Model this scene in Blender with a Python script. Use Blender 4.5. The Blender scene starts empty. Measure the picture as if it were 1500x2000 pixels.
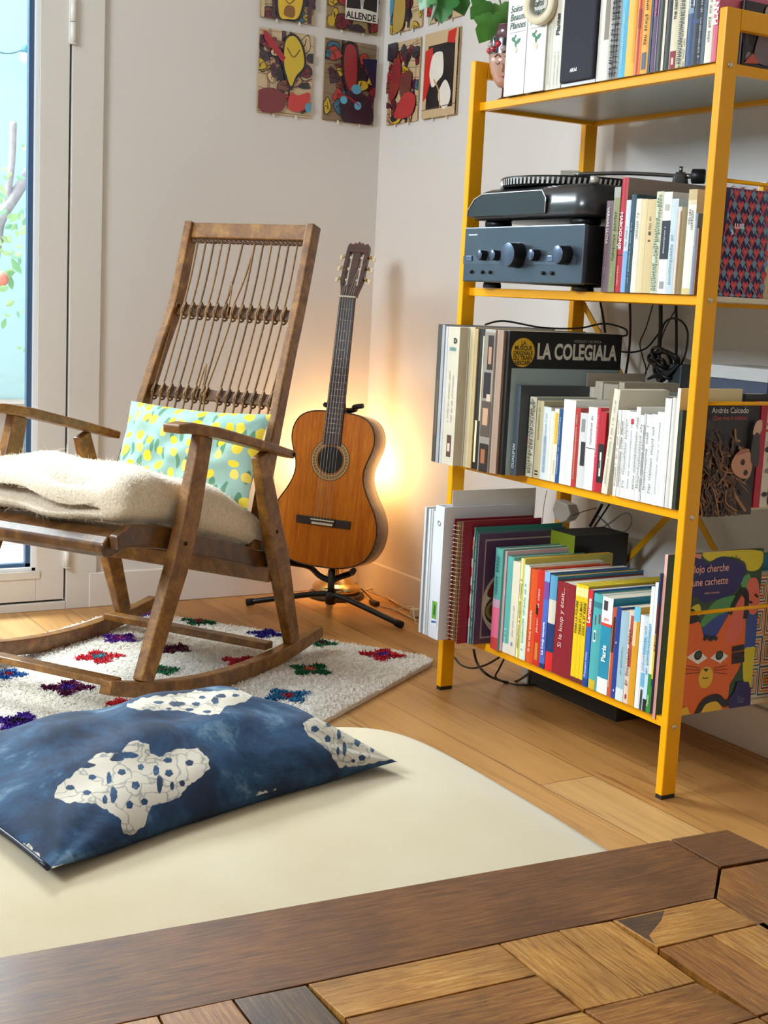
import bpy, math, random
import numpy as np
from mathutils import Vector, Matrix, Euler

C = bpy.context.scene.collection
sc = bpy.context.scene
PI = math.pi
random.seed(7)

# ------------------------------------------------------------------ camera
F_PX = 2667.68
YAW, PITCH, ROLL = math.radians(30.878), math.radians(8.934), math.radians(2.802)
CAM = Vector((0, 0, 0.94))
_fw = Vector((math.sin(YAW) * math.cos(PITCH), math.cos(YAW) * math.cos(PITCH), -math.sin(PITCH)))
_rt = Vector((math.cos(YAW), -math.sin(YAW), 0))
_up = _rt.cross(_fw)
RT = math.cos(ROLL) * _rt + math.sin(ROLL) * _up
UP = -math.sin(ROLL) * _rt + math.cos(ROLL) * _up
cd = bpy.data.cameras.new('camera')
cam = bpy.data.objects.new('camera', cd)
C.objects.link(cam)
cam.matrix_world = Matrix(((RT.x, UP.x, -_fw.x, CAM.x), (RT.y, UP.y, -_fw.y, CAM.y), (RT.z, UP.z, -_fw.z, CAM.z), (0, 0, 0, 1)))
cd.sensor_fit = 'VERTICAL'
cd.sensor_height = 36.0
cd.lens = F_PX * 36.0 / 2000.0
cd.clip_start = 0.02
sc.camera = cam

# ------------------------------------------------------------------ world, lights, exposure
sc.view_settings.view_transform = 'Standard'
sc.view_settings.look = 'None'
sc.view_settings.gamma = 1.0
sc.view_settings.exposure = -0.24
sc.view_settings.use_curve_mapping = False
w = bpy.data.worlds.new('world')
sc.world = w
w.use_nodes = True
wn = w.node_tree.nodes['Background']
wn.inputs['Color'].default_value = (0.86, 0.93, 1.0, 1)
wn.inputs['Strength'].default_value = 0.34


def area(name, loc, target, sx, sy, power, col):
    l = bpy.data.lights.new(name, 'AREA')
    l.shape = 'RECTANGLE'
    l.size, l.size_y, l.energy, l.color = sx, sy, power, col
    o = bpy.data.objects.new(name, l)
    C.objects.link(o)
    o.location = loc
    o.rotation_euler = (Vector(target) - Vector(loc)).to_track_quat('-Z', 'Y').to_euler()
    return o


area('courtyard_daylight', (0.2, 6.0, 3.0), (0.95, 2.9, 0.4), 3.0, 1.9, 1180, (0.95, 0.98, 1.0))
area('left_window_daylight', (-1.75, 2.15, 2.30), (2.0, 2.2, 0.6), 1.2, 1.0, 135, (0.80, 0.90, 1.0))


# ------------------------------------------------------------------ picking helpers: a pixel of the photograph on a real plane
def ray(x, y):
    return _fw + (x - 750) / F_PX * RT - (y - 1000) / F_PX * UP


def atz(x, y, z):
    d = ray(x, y)
    return CAM + d * ((z - CAM.z) / d.z)


def aty(x, y, Y):
    d = ray(x, y)
    return CAM + d * (Y / d.y)


def atx(x, y, X):
    d = ray(x, y)
    return CAM + d * (X / d.x)


# ------------------------------------------------------------------ colour
def lin(h):
    if isinstance(h, str):
        h = h.lstrip('#')
        c = [int(h[i:i + 2], 16) / 255 for i in (0, 2, 4)]
    else:
        c = [v / 255 for v in h]
    return tuple(v / 12.92 if v <= 0.04045 else ((v + 0.055) / 1.055) ** 2.4 for v in c) + (1.0,)


# ------------------------------------------------------------------ materials
MATS = {}


def newmat(name):
    m = bpy.data.materials.new(name)
    m.use_nodes = True
    nt = m.node_tree
    for n in list(nt.nodes):
        nt.nodes.remove(n)
    out = nt.nodes.new('ShaderNodeOutputMaterial')
    b = nt.nodes.new('ShaderNodeBsdfPrincipled')
    nt.links.new(b.outputs[0], out.inputs[0])
    return m, nt, b


def node(nt, t, **kw):
    n = nt.nodes.new(t)
    for k, v in kw.items():
        if hasattr(n, k):
            setattr(n, k, v)
        else:
            n.inputs[k].default_value = v
    return n


def ramp(nt, src, stops):
    r = nt.nodes.new('ShaderNodeValToRGB')
    el = r.color_ramp.elements
    while len(el) > 1:
        el.remove(el[-1])
    el[0].position, el[0].color = stops[0]
    for p, c in stops[1:]:
        e = el.new(p)
        e.color = c
    nt.links.new(src, r.inputs[0])
    return r


def mix(nt, fac, a, b, mode='MIX'):
    n = nt.nodes.new('ShaderNodeMix')
    n.data_type = 'RGBA'
    n.blend_type = mode
    for s, v in ((0, fac), (6, a), (7, b)):
        if hasattr(v, 'default_value') or hasattr(v, 'links'):
            nt.links.new(v, n.inputs[s])
        else:
            n.inputs[s].default_value = v
    return n.outputs[2]


def bump(nt, b, src, strength, dist=0.001):
    bp = node(nt, 'ShaderNodeBump', Strength=strength, Distance=dist)
    nt.links.new(src, bp.inputs['Height'])
    nt.links.new(bp.outputs[0], b.inputs['Normal'])


def P(rough=0.5, metal=0.0, noise=0.06, nscale=30, bumpv=0.0, coat=0.0, spec=0.5, sheen=0.0, bscale=None):
    """one procedural finish; the colour comes from the faces' own colour attribute, varied by noise"""
    key = ('P', rough, metal, noise, nscale, bumpv, coat, spec, sheen, bscale)
    if key in MATS:
        return MATS[key]
    m, nt, b = newmat('finish_%d' % len(MATS))
    at = node(nt, 'ShaderNodeAttribute', attribute_name='Col')
    tc = node(nt, 'ShaderNodeTexCoord')
    nz = node(nt, 'ShaderNodeTexNoise', Scale=nscale, Detail=4.0)
    nt.links.new(tc.outputs['Object'], nz.inputs['Vector'])
    r = ramp(nt, nz.outputs[0], [(0.3, (1 - noise,) * 3 + (1,)), (0.7, (1.0,) * 3 + (1,))])
    nt.links.new(mix(nt, 1.0, at.outputs['Color'], r.outputs[0], 'MULTIPLY'), b.inputs['Base Color'])
    b.inputs['Roughness'].default_value = rough
    b.inputs['Metallic'].default_value = metal
    b.inputs['Specular IOR Level'].default_value = spec
    b.inputs['Coat Weight'].default_value = coat
    b.inputs['Coat Roughness'].default_value = 0.12
    if sheen:
        b.inputs['Sheen Weight'].default_value = sheen
        b.inputs['Sheen Roughness'].default_value = 0.5
    if bumpv:
        n2 = node(nt, 'ShaderNodeTexNoise', Scale=bscale or nscale * 6, Detail=3.0)
        nt.links.new(tc.outputs['Object'], n2.inputs['Vector'])
        bump(nt, b, n2.outputs[0], bumpv)
    MATS[key] = m
    return m


def wood(name, dark, mid, light, scale=(1, 14, 14), rough=0.4, coord='Object', coat=0.0, blotch=0.35, bumpv=0.15, gscale=6.0, spec=0.5):
    if name in MATS:
        return MATS[name]
    m, nt, b = newmat(name)
    tc = node(nt, 'ShaderNodeTexCoord')
    mp = node(nt, 'ShaderNodeMapping')
    mp.inputs['Scale'].default_value = scale
    nt.links.new(tc.outputs[coord], mp.inputs[0])
    n1 = node(nt, 'ShaderNodeTexNoise', Scale=gscale, Detail=8.0, Roughness=0.65, Distortion=0.6)
    nt.links.new(mp.outputs[0], n1.inputs['Vector'])
    r1 = ramp(nt, n1.outputs[0], [(0.28, lin(dark)), (0.5, lin(mid)), (0.72, lin(light))])
    n2 = node(nt, 'ShaderNodeTexNoise', Scale=gscale * 6, Detail=5.0, Roughness=0.7)
    nt.links.new(mp.outputs[0], n2.inputs['Vector'])
    r2 = ramp(nt, n2.outputs[0], [(0.35, (0.62, 0.62, 0.62, 1)), (0.6, (1, 1, 1, 1))])
    c = mix(nt, 0.75, r1.outputs[0], r2.outputs[0], 'MULTIPLY')
    n3 = node(nt, 'ShaderNodeTexNoise', Scale=3.5, Detail=3.0)
    nt.links.new(tc.outputs[coord], n3.inputs['Vector'])
    r3 = ramp(nt, n3.outputs[0], [(0.35, (1 - blotch,) * 3 + (1,)), (0.65, (1, 1, 1, 1))])
    c = mix(nt, 1.0, c, r3.outputs[0], 'MULTIPLY')
    nt.links.new(c, b.inputs['Base Color'])
    b.inputs['Roughness'].default_value = rough
    b.inputs['Specular IOR Level'].default_value = spec
    b.inputs['Coat Weight'].default_value = coat
    b.inputs['Coat Roughness'].default_value = 0.2
    bump(nt, b, n2.outputs[0], bumpv)
    MATS[name] = m
    return m


# ------------------------------------------------------------------ mesh builder
MW = {}       # object name -> world matrix, so parts can be modelled in world space


def frame(o, U, V, N=None):
    """matrix taking (x,y,z) to o + xU + yV + zN"""
    U, V = Vector(U), Vector(V)
    N = Vector(N) if N is not None else U.cross(V).normalized()
    o = Vector(o)
    return Matrix(((U.x, V.x, N.x, o.x), (U.y, V.y, N.y, o.y), (U.z, V.z, N.z, o.z), (0, 0, 0, 1)))


class MB:
    def __init__(self, col='#cccccc', smooth=False):
        self.v, self.f, self.c, self.s, self.uv = [], [], [], [], []
        self.col, self.smooth, self.M = lin(col), smooth, Matrix.Identity(4)
        self.has_uv = False

    def color(self, h):
        self.col = lin(h)
        return self

    def _add(self, vs, fs, smooth=None, cols=None, uvs=None):
        b = len(self.v)
        self.v += [self.M @ Vector(p) for p in vs]
        for i, f in enumerate(fs):
            self.f.append([b + k for k in f])
            self.c.append(cols[i] if cols else self.col)
            self.s.append(self.smooth if smooth is None else smooth)
            self.uv.append(uvs[i] if uvs else [(0, 0)] * len(f))
        if uvs:
            self.has_uv = True
        return self

    def box(self, lo, hi, M=None):
        x0, y0, z0 = lo
        x1, y1, z1 = hi
        vs = [(x0, y0, z0), (x1, y0, z0), (x1, y1, z0), (x0, y1, z0), (x0, y0, z1), (x1, y0, z1), (x1, y1, z1), (x0, y1, z1)]
        if M is not None:
            vs = [M @ Vector(p) for p in vs]
        return self._add(vs, [(0, 3, 2, 1), (4, 5, 6, 7), (0, 1, 5, 4), (1, 2, 6, 5), (2, 3, 7, 6), (3, 0, 4, 7)], False)

    def quad(self, a, b, c, d):
        return self._add([a, b, c, d], [(0, 1, 2, 3)], False)

    def poly(self, pts):
        return self._add(pts, [tuple(range(len(pts)))], False)

    def prism(self, pts2, h, M=None, z0=0.0):
        n = len(pts2)
        a = sum(pts2[i][0] * pts2[(i + 1) % n][1] - pts2[(i + 1) % n][0] * pts2[i][1] for i in range(n))
        if a < 0:
            pts2 = pts2[::-1]
        vs = [Vector((p[0], p[1], z0)) for p in pts2] + [Vector((p[0], p[1], z0 + h)) for p in pts2]
        if M is not None:
            vs = [M @ p for p in vs]
        fs = [tuple(range(n))[::-1], tuple(range(n, 2 * n))] + [(i, (i + 1) % n, n + (i + 1) % n, n + i) for i in range(n)]
        return self._add(vs, fs, False)

    def loft(self, rings, caps=True, smooth=True, closed=True):
        n = len(rings[0])
        vs = [p for r in rings for p in r]
        fs = []
        for k in range(len(rings) - 1):
            for i in range(n if closed else n - 1):
                j = (i + 1) % n
                fs.append((k * n + i, k * n + j, (k + 1) * n + j, (k + 1) * n + i))
        self._add(vs, fs, smooth)
        if caps:
            b = len(self.v) - len(vs)
            for ids in (list(range(n))[::-1], [(len(rings) - 1) * n + i for i in range(n)]):
                self.f.append([b + i for i in ids])
                self.c.append(self.col)
                self.s.append(False)
                self.uv.append([(0, 0)] * n)
        return self

    def tube(self, pts, r, n=8, caps=True, flat=1.0, ref=None):
        pts = [Vector(p) for p in pts]
        rs = r if isinstance(r, (list, tuple)) else [r] * len(pts)
        rings = []
        prev = None
        for i, p in enumerate(pts):
            t = (pts[min(i + 1, len(pts) - 1)] - pts[max(i - 1, 0)])
            if t.length < 1e-9:
                t = Vector((0, 0, 1))
            t.normalize()
            if prev is None:
                up = Vector(ref) if ref is not None else (Vector((0, 0, 1)) if abs(t.z) < 0.9 else Vector((1, 0, 0)))
                a = t.cross(up).normalized()
            else:
                a = (prev - t * prev.dot(t))
                a = a.normalized() if a.length > 1e-6 else prev
            prev = a
            bb = t.cross(a).normalized()
            rings.append([p + (a * math.cos(2 * PI * k / n) + bb * math.sin(2 * PI * k / n) * flat) * rs[i] for k in range(n)])
        return self.loft(rings, caps)

    def bar(self, pts, w, h, side):
        """rectangular section w (across 'side') by h swept along pts"""
        pts = [Vector(p) for p in pts]
        side = Vector(side).normalized()
        ws = w if isinstance(w, (list, tuple)) else [w] * len(pts)
        hs = h if isinstance(h, (list, tuple)) else [h] * len(pts)
        rings = []
        for i, p in enumerate(pts):
            t = (pts[min(i + 1, len(pts) - 1)] - pts[max(i - 1, 0)]).normalized()
            nn = t.cross(side).normalized()
            s2 = nn.cross(t).normalized()
            rings.append([p + s2 * (sx * ws[i] / 2) + nn * (sy * hs[i] / 2) for sx, sy in ((-1, -1), (1, -1), (1, 1), (-1, 1))])
        return self.loft(rings, True, False)

    def lathe(self, prof, M=None, n=32, caps=True):
        rings = []
        for r, z in prof:
            ring = [Vector((r * math.cos(2 * PI * k / n), r * math.sin(2 * PI * k / n), z)) for k in range(n)]
            rings.append([M @ p for p in ring] if M is not None else ring)
        return self.loft(rings, caps)

    def ball(self, c, r, n=12, m=8, sc=(1, 1, 1)):
        prof = [(max(1e-5, r * math.sin(PI * i / m)), -r * math.cos(PI * i / m)) for i in range(m + 1)]
        M = Matrix.Translation(Vector(c)) @ Matrix.Diagonal((sc[0], sc[1], sc[2], 1))
        return self.lathe(prof, M, n, False)

    def grid(self, fn, nu, nv, smooth=True, closed_u=False):
        vs = [fn(i / nu, j / nv) for j in range(nv + 1) for i in range(nu + 1)]
        fs = [(j * (nu + 1) + i, j * (nu + 1) + i + 1, (j + 1) * (nu + 1) + i + 1, (j + 1) * (nu + 1) + i) for j in range(nv) for i in range(nu)]
        return self._add(vs, fs, smooth)

    def build(self, name, mat, parent=None, bevel=0.0, world=False, seg=2, sub=0, solid=0.0):
        me = bpy.data.meshes.new(name)
        vs = self.v
        if world and parent is not None:
            inv = MW[parent.name].inverted()
            vs = [inv @ p for p in vs]
        me.from_pydata([tuple(p) for p in vs], [], self.f)
        ca = me.color_attributes.new('Col', 'FLOAT_COLOR', 'CORNER')
        buf = []
        for f, c in zip(self.f, self.c):
            buf += list(c) * len(f)
        ca.data.foreach_set('color', buf)
        me.polygons.foreach_set('use_smooth', self.s)
        if self.has_uv:
            uvl = me.uv_layers.new(name='UVMap')
            uvl.data.foreach_set('uv', [x for u in self.uv for p in u for x in p])
        me.update()
        me.materials.append(mat)
        o = bpy.data.objects.new(name, me)
        C.objects.link(o)
        MW[o.name] = Matrix.Identity(4)
        if parent is not None:
            o.parent = parent
            MW[o.name] = MW[parent.name].copy()
        if solid:
            md = o.modifiers.new('solid', 'SOLIDIFY')
            md.thickness = solid
        if bevel:
            md = o.modifiers.new('bevel', 'BEVEL')
            md.width = bevel
            md.segments = seg
            md.limit_method = 'ANGLE'
            md.angle_limit = math.radians(40)
        if sub:
            md = o.modifiers.new('sub', 'SUBSURF')
            md.levels = md.render_levels = sub
        return o


def setp(o, label=None, cat=None, group=None, kind=None):
    for k, v in (('label', label), ('category', cat), ('group', group), ('kind', kind)):
        if v:
            o[k] = v
    return o


def thing(name, label, cat, loc=(0, 0, 0), rot=(0, 0, 0), group=None):
    o = bpy.data.objects.new(name, None)
    o.empty_display_size = 0.05
    C.objects.link(o)
    o.location, o.rotation_euler = loc, rot
    MW[o.name] = Matrix.LocRotScale(Vector(loc), Euler(rot), None)
    return setp(o, label, cat, group)


def thing_m(name, label, cat, M, group=None):
    loc, q, _ = M.decompose()
    return thing(name, label, cat, loc, q.to_euler(), group)


def struct(name, mb, mat, **kw):
    o = mb.build(name, mat, **kw)
    o['kind'] = 'structure'
    return o


_font_cache = {}


def text_into(mb, s, M, size, col, align='LEFT', extrude=0.0, shear=0.0, bold=0.0, xs=1.0):
    """letters as flat faces; M takes text plane (x right, y up) to the target"""
    cu = bpy.data.curves.new('t', 'FONT')
    cu.body, cu.size, cu.align_x, cu.shear, cu.offset = s, size, align, shear, bold
    cu.resolution_u = 3
    ob = bpy.data.objects.new('t', cu)
    me = bpy.data.meshes.new_from_object(ob)
    c0 = mb.col
    mb.col = lin(col)
    D = Matrix.Diagonal((xs, 1, 1, 1))
    mb._add([M @ (D @ v.co) for v in me.vertices], [tuple(p.vertices) for p in me.polygons], False)
    mb.col = c0
    bpy.data.objects.remove(ob)
    bpy.data.curves.remove(cu)
    bpy.data.meshes.remove(me)
    return mb


def smooth_closed(pts, k=6):
    n = len(pts)
    out = []
    for i in range(n):
        p0, p1, p2, p3 = (Vector(pts[(i + d) % n]) for d in (-1, 0, 1, 2))
        for j in range(k):
            t = j / k
            out.append(0.5 * ((2 * p1) + (p2 - p0) * t + (2 * p0 - 5 * p1 + 4 * p2 - p3) * t * t + (-p0 + 3 * p1 - 3 * p2 + p3) * t ** 3))
    return out


def smooth_open(pts, k=6):
    pts = [Vector(p) for p in pts]
    out = []
    n = len(pts)
    for i in range(n - 1):
        p0, p1, p2, p3 = pts[max(i - 1, 0)], pts[i], pts[i + 1], pts[min(i + 2, n - 1)]
        for j in range(k):
            t = j / k
            out.append(0.5 * ((2 * p1) + (p2 - p0) * t + (2 * p0 - 5 * p1 + 4 * p2 - p3) * t * t + (-p0 + 3 * p1 - 3 * p2 + p3) * t ** 3))
    out.append(pts[-1])
    return out


class Art:
    """printed artwork: flat colour shapes laid in order on a plane (u right, v up, 0..1)"""
    def __init__(self, o, U, V, N, lift=0.00025):
        self.mb = MB()
        self.o, self.U, self.V, self.N = Vector(o), Vector(U), Vector(V), Vector(N).normalized()
        self.k, self.lift = 1, lift

    def at(self, u, v, dz=0):
        return self.o + self.U * u + self.V * v + self.N * (self.lift * 0.25 * self.k + self.lift + dz)

    def poly(self, pts, col, smooth=False, clip=True):
        if smooth:
            pts = smooth_closed([(p[0], p[1], 0) for p in pts], 5)
        pts = [(min(1, max(0, p[0])), min(1, max(0, p[1]))) for p in pts] if clip else pts
        self.mb.color(col)
        self.mb.poly([self.at(p[0], p[1]) for p in pts])
        self.k += 1
        return self

    def ell(self, cx, cy, rx, ry, col, n=18, rot=0.0):
        c, s = math.cos(rot), math.sin(rot)
        return self.poly([(cx + rx * math.cos(2 * PI * i / n) * c - ry * math.sin(2 * PI * i / n) * s,
                           cy + rx * math.cos(2 * PI * i / n) * s + ry * math.sin(2 * PI * i / n) * c) for i in range(n)], col)

    def rect(self, a, b, c, d, col):
        return self.poly([(a, b), (c, b), (c, d), (a, d)], col)

    def line(self, pts, w, col, smooth=True):
        if smooth and len(pts) > 2:
            pts = [(p.x, p.y) for p in smooth_open([(p[0], p[1], 0) for p in pts], 4)]
        L, R = [], []
        ar = self.V.length / self.U.length
        for i, p in enumerate(pts):
            a, b = pts[max(i - 1, 0)], pts[min(i + 1, len(pts) - 1)]
            dx, dy = b[0] - a[0], (b[1] - a[1]) * ar
            l = math.hypot(dx, dy) or 1
            nx, ny = -dy / l * w / 2, dx / l * w / 2 / ar
            L.append((p[0] + nx, p[1] + ny))
            R.append((p[0] - nx, p[1] - ny))
        self.mb.color(col)
        for i in range(len(pts) - 1):
            q = [L[i], R[i], R[i + 1], L[i + 1]]
            self.mb.poly([self.at(min(1, max(0, p[0])), min(1, max(0, p[1]))) for p in q])
        self.k += 1
        return self

    def text(self, s, u, v, size, col, align='LEFT', **kw):
        Un, Vn = self.U.normalized(), self.V.normalized()
        M = frame(self.at(u, v), Un, Vn, self.N)
        text_into(self.mb, s, M, size, col, align, **kw)
        self.k += 1
        return self

    def build(self, name, parent, mat=None, world=True):
        return self.mb.build(name, mat or P(0.45, noise=0.04), parent, world=world)
# ================================================================== ROOM
WX, WY = 2.192, 3.802      # right wall plane, left wall plane
def plaster(name, col, rough=0.75):
    m, nt, b = newmat(name)
    tc = node(nt, 'ShaderNodeTexCoord')
    n1 = node(nt, 'ShaderNodeTexNoise', Scale=2.2, Detail=5.0)
    nt.links.new(tc.outputs['Object'], n1.inputs['Vector'])
    c = lin(col)
    r = ramp(nt, n1.outputs[0], [(0.3, tuple(v * 0.955 for v in c[:3]) + (1,)), (0.7, c)])
    nt.links.new(r.outputs[0], b.inputs['Base Color'])
    b.inputs['Roughness'].default_value = rough
    n2 = node(nt, 'ShaderNodeTexNoise', Scale=55.0, Detail=4.0)
    nt.links.new(tc.outputs['Object'], n2.inputs['Vector'])
    bump(nt, b, n2.outputs[0], 0.12, 0.002)
    return m


M_WALL = plaster('wall_plaster', '#dcd8d2')
M_TRIM = plaster('painted_trim', '#e6e1d9', 0.45)
M_CEIL = plaster('ceiling_paint', '#f0eeea')

# oak plank floor: planks run along y, staggered joints
m, nt, b = newmat('oak_floor')
tc = node(nt, 'ShaderNodeTexCoord')
mp = node(nt, 'ShaderNodeMapping')
mp.inputs['Rotation'].default_value = (0, 0, math.radians(90))
nt.links.new(tc.outputs['Object'], mp.inputs[0])
br = node(nt, 'ShaderNodeTexBrick', offset=0.37, Scale=1.0)
br.inputs['Brick Width'].default_value = 1.5
br.inputs['Row Height'].default_value = 0.135
br.inputs['Mortar Size'].default_value = 0.0012
br.inputs['Mortar Smooth'].default_value = 0.2
br.inputs['Color1'].default_value = (0, 0, 0, 1)
br.inputs['Color2'].default_value = (1, 1, 1, 1)
br.inputs['Mortar'].default_value = (0.5, 0.5, 0.5, 1)
nt.links.new(mp.outputs[0], br.inputs['Vector'])
tone = ramp(nt, br.outputs['Color'], [(0.0, lin('#a5733d')), (0.35, lin('#bd8b4f')), (0.7, lin('#cda36a')), (1.0, lin('#b07c42'))])
mp2 = node(nt, 'ShaderNodeMapping')
mp2.inputs['Scale'].default_value = (16, 1.3, 1)
nt.links.new(tc.outputs['Object'], mp2.inputs[0])
addv = nt.nodes.new('ShaderNodeVectorMath')
addv.operation = 'ADD'
nt.links.new(mp2.outputs[0], addv.inputs[0])
scl = nt.nodes.new('ShaderNodeVectorMath')
scl.operation = 'SCALE'
scl.inputs['Scale'].default_value = 9.0
nt.links.new(br.outputs['Color'], scl.inputs[0])
nt.links.new(scl.outputs[0], addv.inputs[1])
g1 = node(nt, 'ShaderNodeTexNoise', Scale=1.6, Detail=8.0, Roughness=0.6, Distortion=1.2)
nt.links.new(addv.outputs[0], g1.inputs['Vector'])
gr = ramp(nt, g1.outputs[0], [(0.3, (0.66, 0.60, 0.54, 1)), (0.48, (0.93, 0.92, 0.9, 1)), (0.7, (1.05, 1.05, 1.05, 1))])
c = mix(nt, 0.9, tone.outputs[0], gr.outputs[0], 'MULTIPLY')
kn = node(nt, 'ShaderNodeTexNoise', Scale=2.4, Detail=2.0)
nt.links.new(addv.outputs[0], kn.inputs['Vector'])
kr = ramp(nt, kn.outputs[0], [(0.26, (0.55, 0.42, 0.32, 1)), (0.33, (1, 1, 1, 1))])
c = mix(nt, 0.8, c, kr.outputs[0], 'MULTIPLY')
mr = ramp(nt, br.outputs['Fac'], [(0.0, (1, 1, 1, 1)), (1.0, (0.35, 0.27, 0.2, 1))])
c = mix(nt, 1.0, c, mr.outputs[0], 'MULTIPLY')
nt.links.new(c, b.inputs['Base Color'])
b.inputs['Roughness'].default_value = 0.42
b.inputs['Specular IOR Level'].default_value = 0.4
bump(nt, b, g1.outputs[0], 0.08)
M_FLOOR = m

X0, Y0, ZC = -2.6, -2.2, 2.65
DOOR_L, DOOR_R = 0.10, 1.26          # opening of the garden door in the left wall
struct('floor', MB().box((X0, Y0, -0.06), (WX + 0.1, WY, 0.0)), M_FLOOR)
struct('ceiling', MB().box((X0, Y0, ZC), (WX + 0.1, WY + 0.1, ZC + 0.06)), M_CEIL)
struct('wall_right', MB().box((WX, Y0, -0.02), (WX + 0.1, WY + 0.1, ZC)), M_WALL)
wl = MB()
wl.box((DOOR_R, WY, -0.02), (WX, WY + 0.1, ZC))
wl.box((X0, WY, -0.02), (DOOR_L, WY + 0.1, ZC))
wl.box((DOOR_L, WY, 2.25), (DOOR_R, WY + 0.1, ZC))
struct('wall_left', wl, M_WALL)
wb = MB()
wb.box((X0, Y0 - 0.1, -0.02), (WX + 0.1, Y0, ZC))
struct('wall_back', wb, M_WALL)
# side wall with a wide window opening (it is outside the picture and lets the daylight in)
ws = MB()
ws.box((X0 - 0.1, Y0, -0.02), (X0, 0.4, ZC))
ws.box((X0 - 0.1, 3.2, -0.02), (X0, WY + 0.1, ZC))
ws.box((X0 - 0.1, 0.4, -0.02), (X0, 3.2, 0.5))
ws.box((X0 - 0.1, 0.4, 2.3), (X0, 3.2, ZC))
struct('wall_side', ws, M_WALL)

# skirting boards
struct('baseboard_left', MB().box((1.274, WY - 0.014, 0.0), (WX, WY, 0.103)), M_TRIM, bevel=0.003)
struct('baseboard_right', MB().box((WX - 0.014, Y0, 0.0), (WX, WY - 0.014, 0.101)), M_TRIM, bevel=0.003)

# ---------------- garden door
M_DOOR = P(0.35, noise=0.02, coat=0.2)
casing = MB('#dcd8d0')
casing.box((1.206, WY - 0.012, 0.0), (1.297, WY + 0.02, 2.3))
casing.box((DOOR_L - 0.05, WY - 0.012, 2.22), (1.297, WY + 0.02, 2.3))
casing.box((DOOR_L - 0.05, WY - 0.012, 0.0), (DOOR_L, WY + 0.02, 2.22))
casing.box((DOOR_L, WY - 0.012, 0.0), (1.206, WY + 0.06, 0.024))
struct('trim_1', casing, M_DOOR, bevel=0.002)
# door leaf: stiles, rails
leaf = MB('#dedad3')
leaf.box((1.118, WY - 0.008, 0.030), (1.200, WY + 0.035, 2.21))
leaf.box((DOOR_L + 0.004, WY - 0.008, 0.030), (DOOR_L + 0.09, WY + 0.035, 2.21))
leaf.box((DOOR_L + 0.09, WY - 0.008, 0.030), (1.118, WY + 0.035, 0.118))
leaf.box((DOOR_L + 0.09, WY - 0.008, 2.12), (1.118, WY + 0.035, 2.21))
leaf.box((DOOR_L + 0.09, WY - 0.011, 0.095), (1.130, WY - 0.008, 0.118))
door = struct('door_1', leaf, M_DOOR, bevel=0.002)
bead = MB('#eff3f6')
bead.box((1.106, WY - 0.004, 0.118), (1.118, WY + 0.03, 2.12))
bead.box((DOOR_L + 0.09, WY - 0.004, 0.118), (1.118, WY + 0.03, 0.128))
bead.build('glazing_bead', P(0.3, noise=0.01), door, bevel=0.001)
gk = MB('#3c5878')
gk.box((1.092, WY + 0.008, 0.128), (1.106, WY + 0.028, 2.12))
gk.box((DOOR_L + 0.1, WY + 0.008, 0.128), (1.106, WY + 0.028, 0.138))
gk.build('spacer_bar', P(0.35, noise=0.02), door)
gm, nt, gb = newmat('door_glass')
gb.inputs['Roughness'].default_value = 0.0
gb.inputs['Transmission Weight'].default_value = 0.0
nt.nodes.remove(gb)
tr = node(nt, 'ShaderNodeBsdfTransparent')
tr.inputs['Color'].default_value = (0.93, 0.98, 1.0, 1)
gl = node(nt, 'ShaderNodeBsdfGlossy', Roughness=0.02)
ms = node(nt, 'ShaderNodeMixShader')
ms.inputs[0].default_value = 0.06
nt.links.new(tr.outputs[0], ms.inputs[1])
nt.links.new(gl.outputs[0], ms.inputs[2])
nt.links.new(ms.outputs[0], nt.nodes['Material Output'].inputs[0])
M_GLASS = gm
MB('#ffffff').box((DOOR_L + 0.1, WY + 0.014, 0.138), (1.1, WY + 0.018, 2.12)).build('pane', gm, door)
for z0, z1 in ((1.583, 1.70), (0.128, 0.245)):
    hb = MB('#e9e7e2', True)
    hb.tube([(1.2045, WY - 0.018, z0), (1.2045, WY - 0.018, z0 + (z1 - z0) * 0.45)], 0.0075, 12)
    hb.tube([(1.2045, WY - 0.018, z0 + (z1 - z0) * 0.47), (1.2045, WY - 0.018, z1)], 0.0075, 12)
    hb.tube([(1.2045, WY - 0.018, z0 - 0.004), (1.2045, WY - 0.018, z0 - 0.001)], 0.0095, 12)
    hb.box((1.196, WY - 0.014, z0), (1.214, WY - 0.007, z1))
    hb.build('hinge', P(0.3, noise=0.02), door)
MB('#4a463f').box((1.2003, WY + 0.004, 0.03), (1.2057, WY + 0.03, 2.21)).build('gap_shade_strip', P(0.9), door)  # dark strip standing in for the shade in the gap beside the leaf
MB('#4a463f').box((DOOR_L + 0.004, WY + 0.004, 0.0243), (1.2, WY + 0.03, 0.0297)).build('gap_shade_strip', P(0.9), door)  # same dark colour as shade in the gap under the leaf

# ---------------- courtyard behind the glass
gar = MB('#cfeef2')
gar.box((-1.5, 5.75, -0.1), (3.4, 5.85, 2.6))
setp(gar.build('courtyard_wall', plaster('courtyard_render', '#c3e7ec', 0.8)), 'pale turquoise rendered courtyard wall seen through the garden door glass', 'wall', kind='structure')
pv = MB('#c9bfb9')
pv.box((-1.5, WY + 0.1, -0.12), (3.4, 5.75, -0.02))
mpv, nt, b = newmat('courtyard_paving')
tc = node(nt, 'ShaderNodeTexCoord')
bk = node(nt, 'ShaderNodeTexBrick', Scale=1.0)
bk.inputs['Brick Width'].default_value = 1.0
bk.inputs['Row Height'].default_value = 0.12
bk.inputs['Mortar Size'].default_value = 0.004
bk.inputs['Color1'].default_value = lin('#cfc4be')
bk.inputs['Color2'].default_value = lin('#b9aaa2')
bk.inputs['Mortar'].default_value = lin('#85766f')
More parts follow.
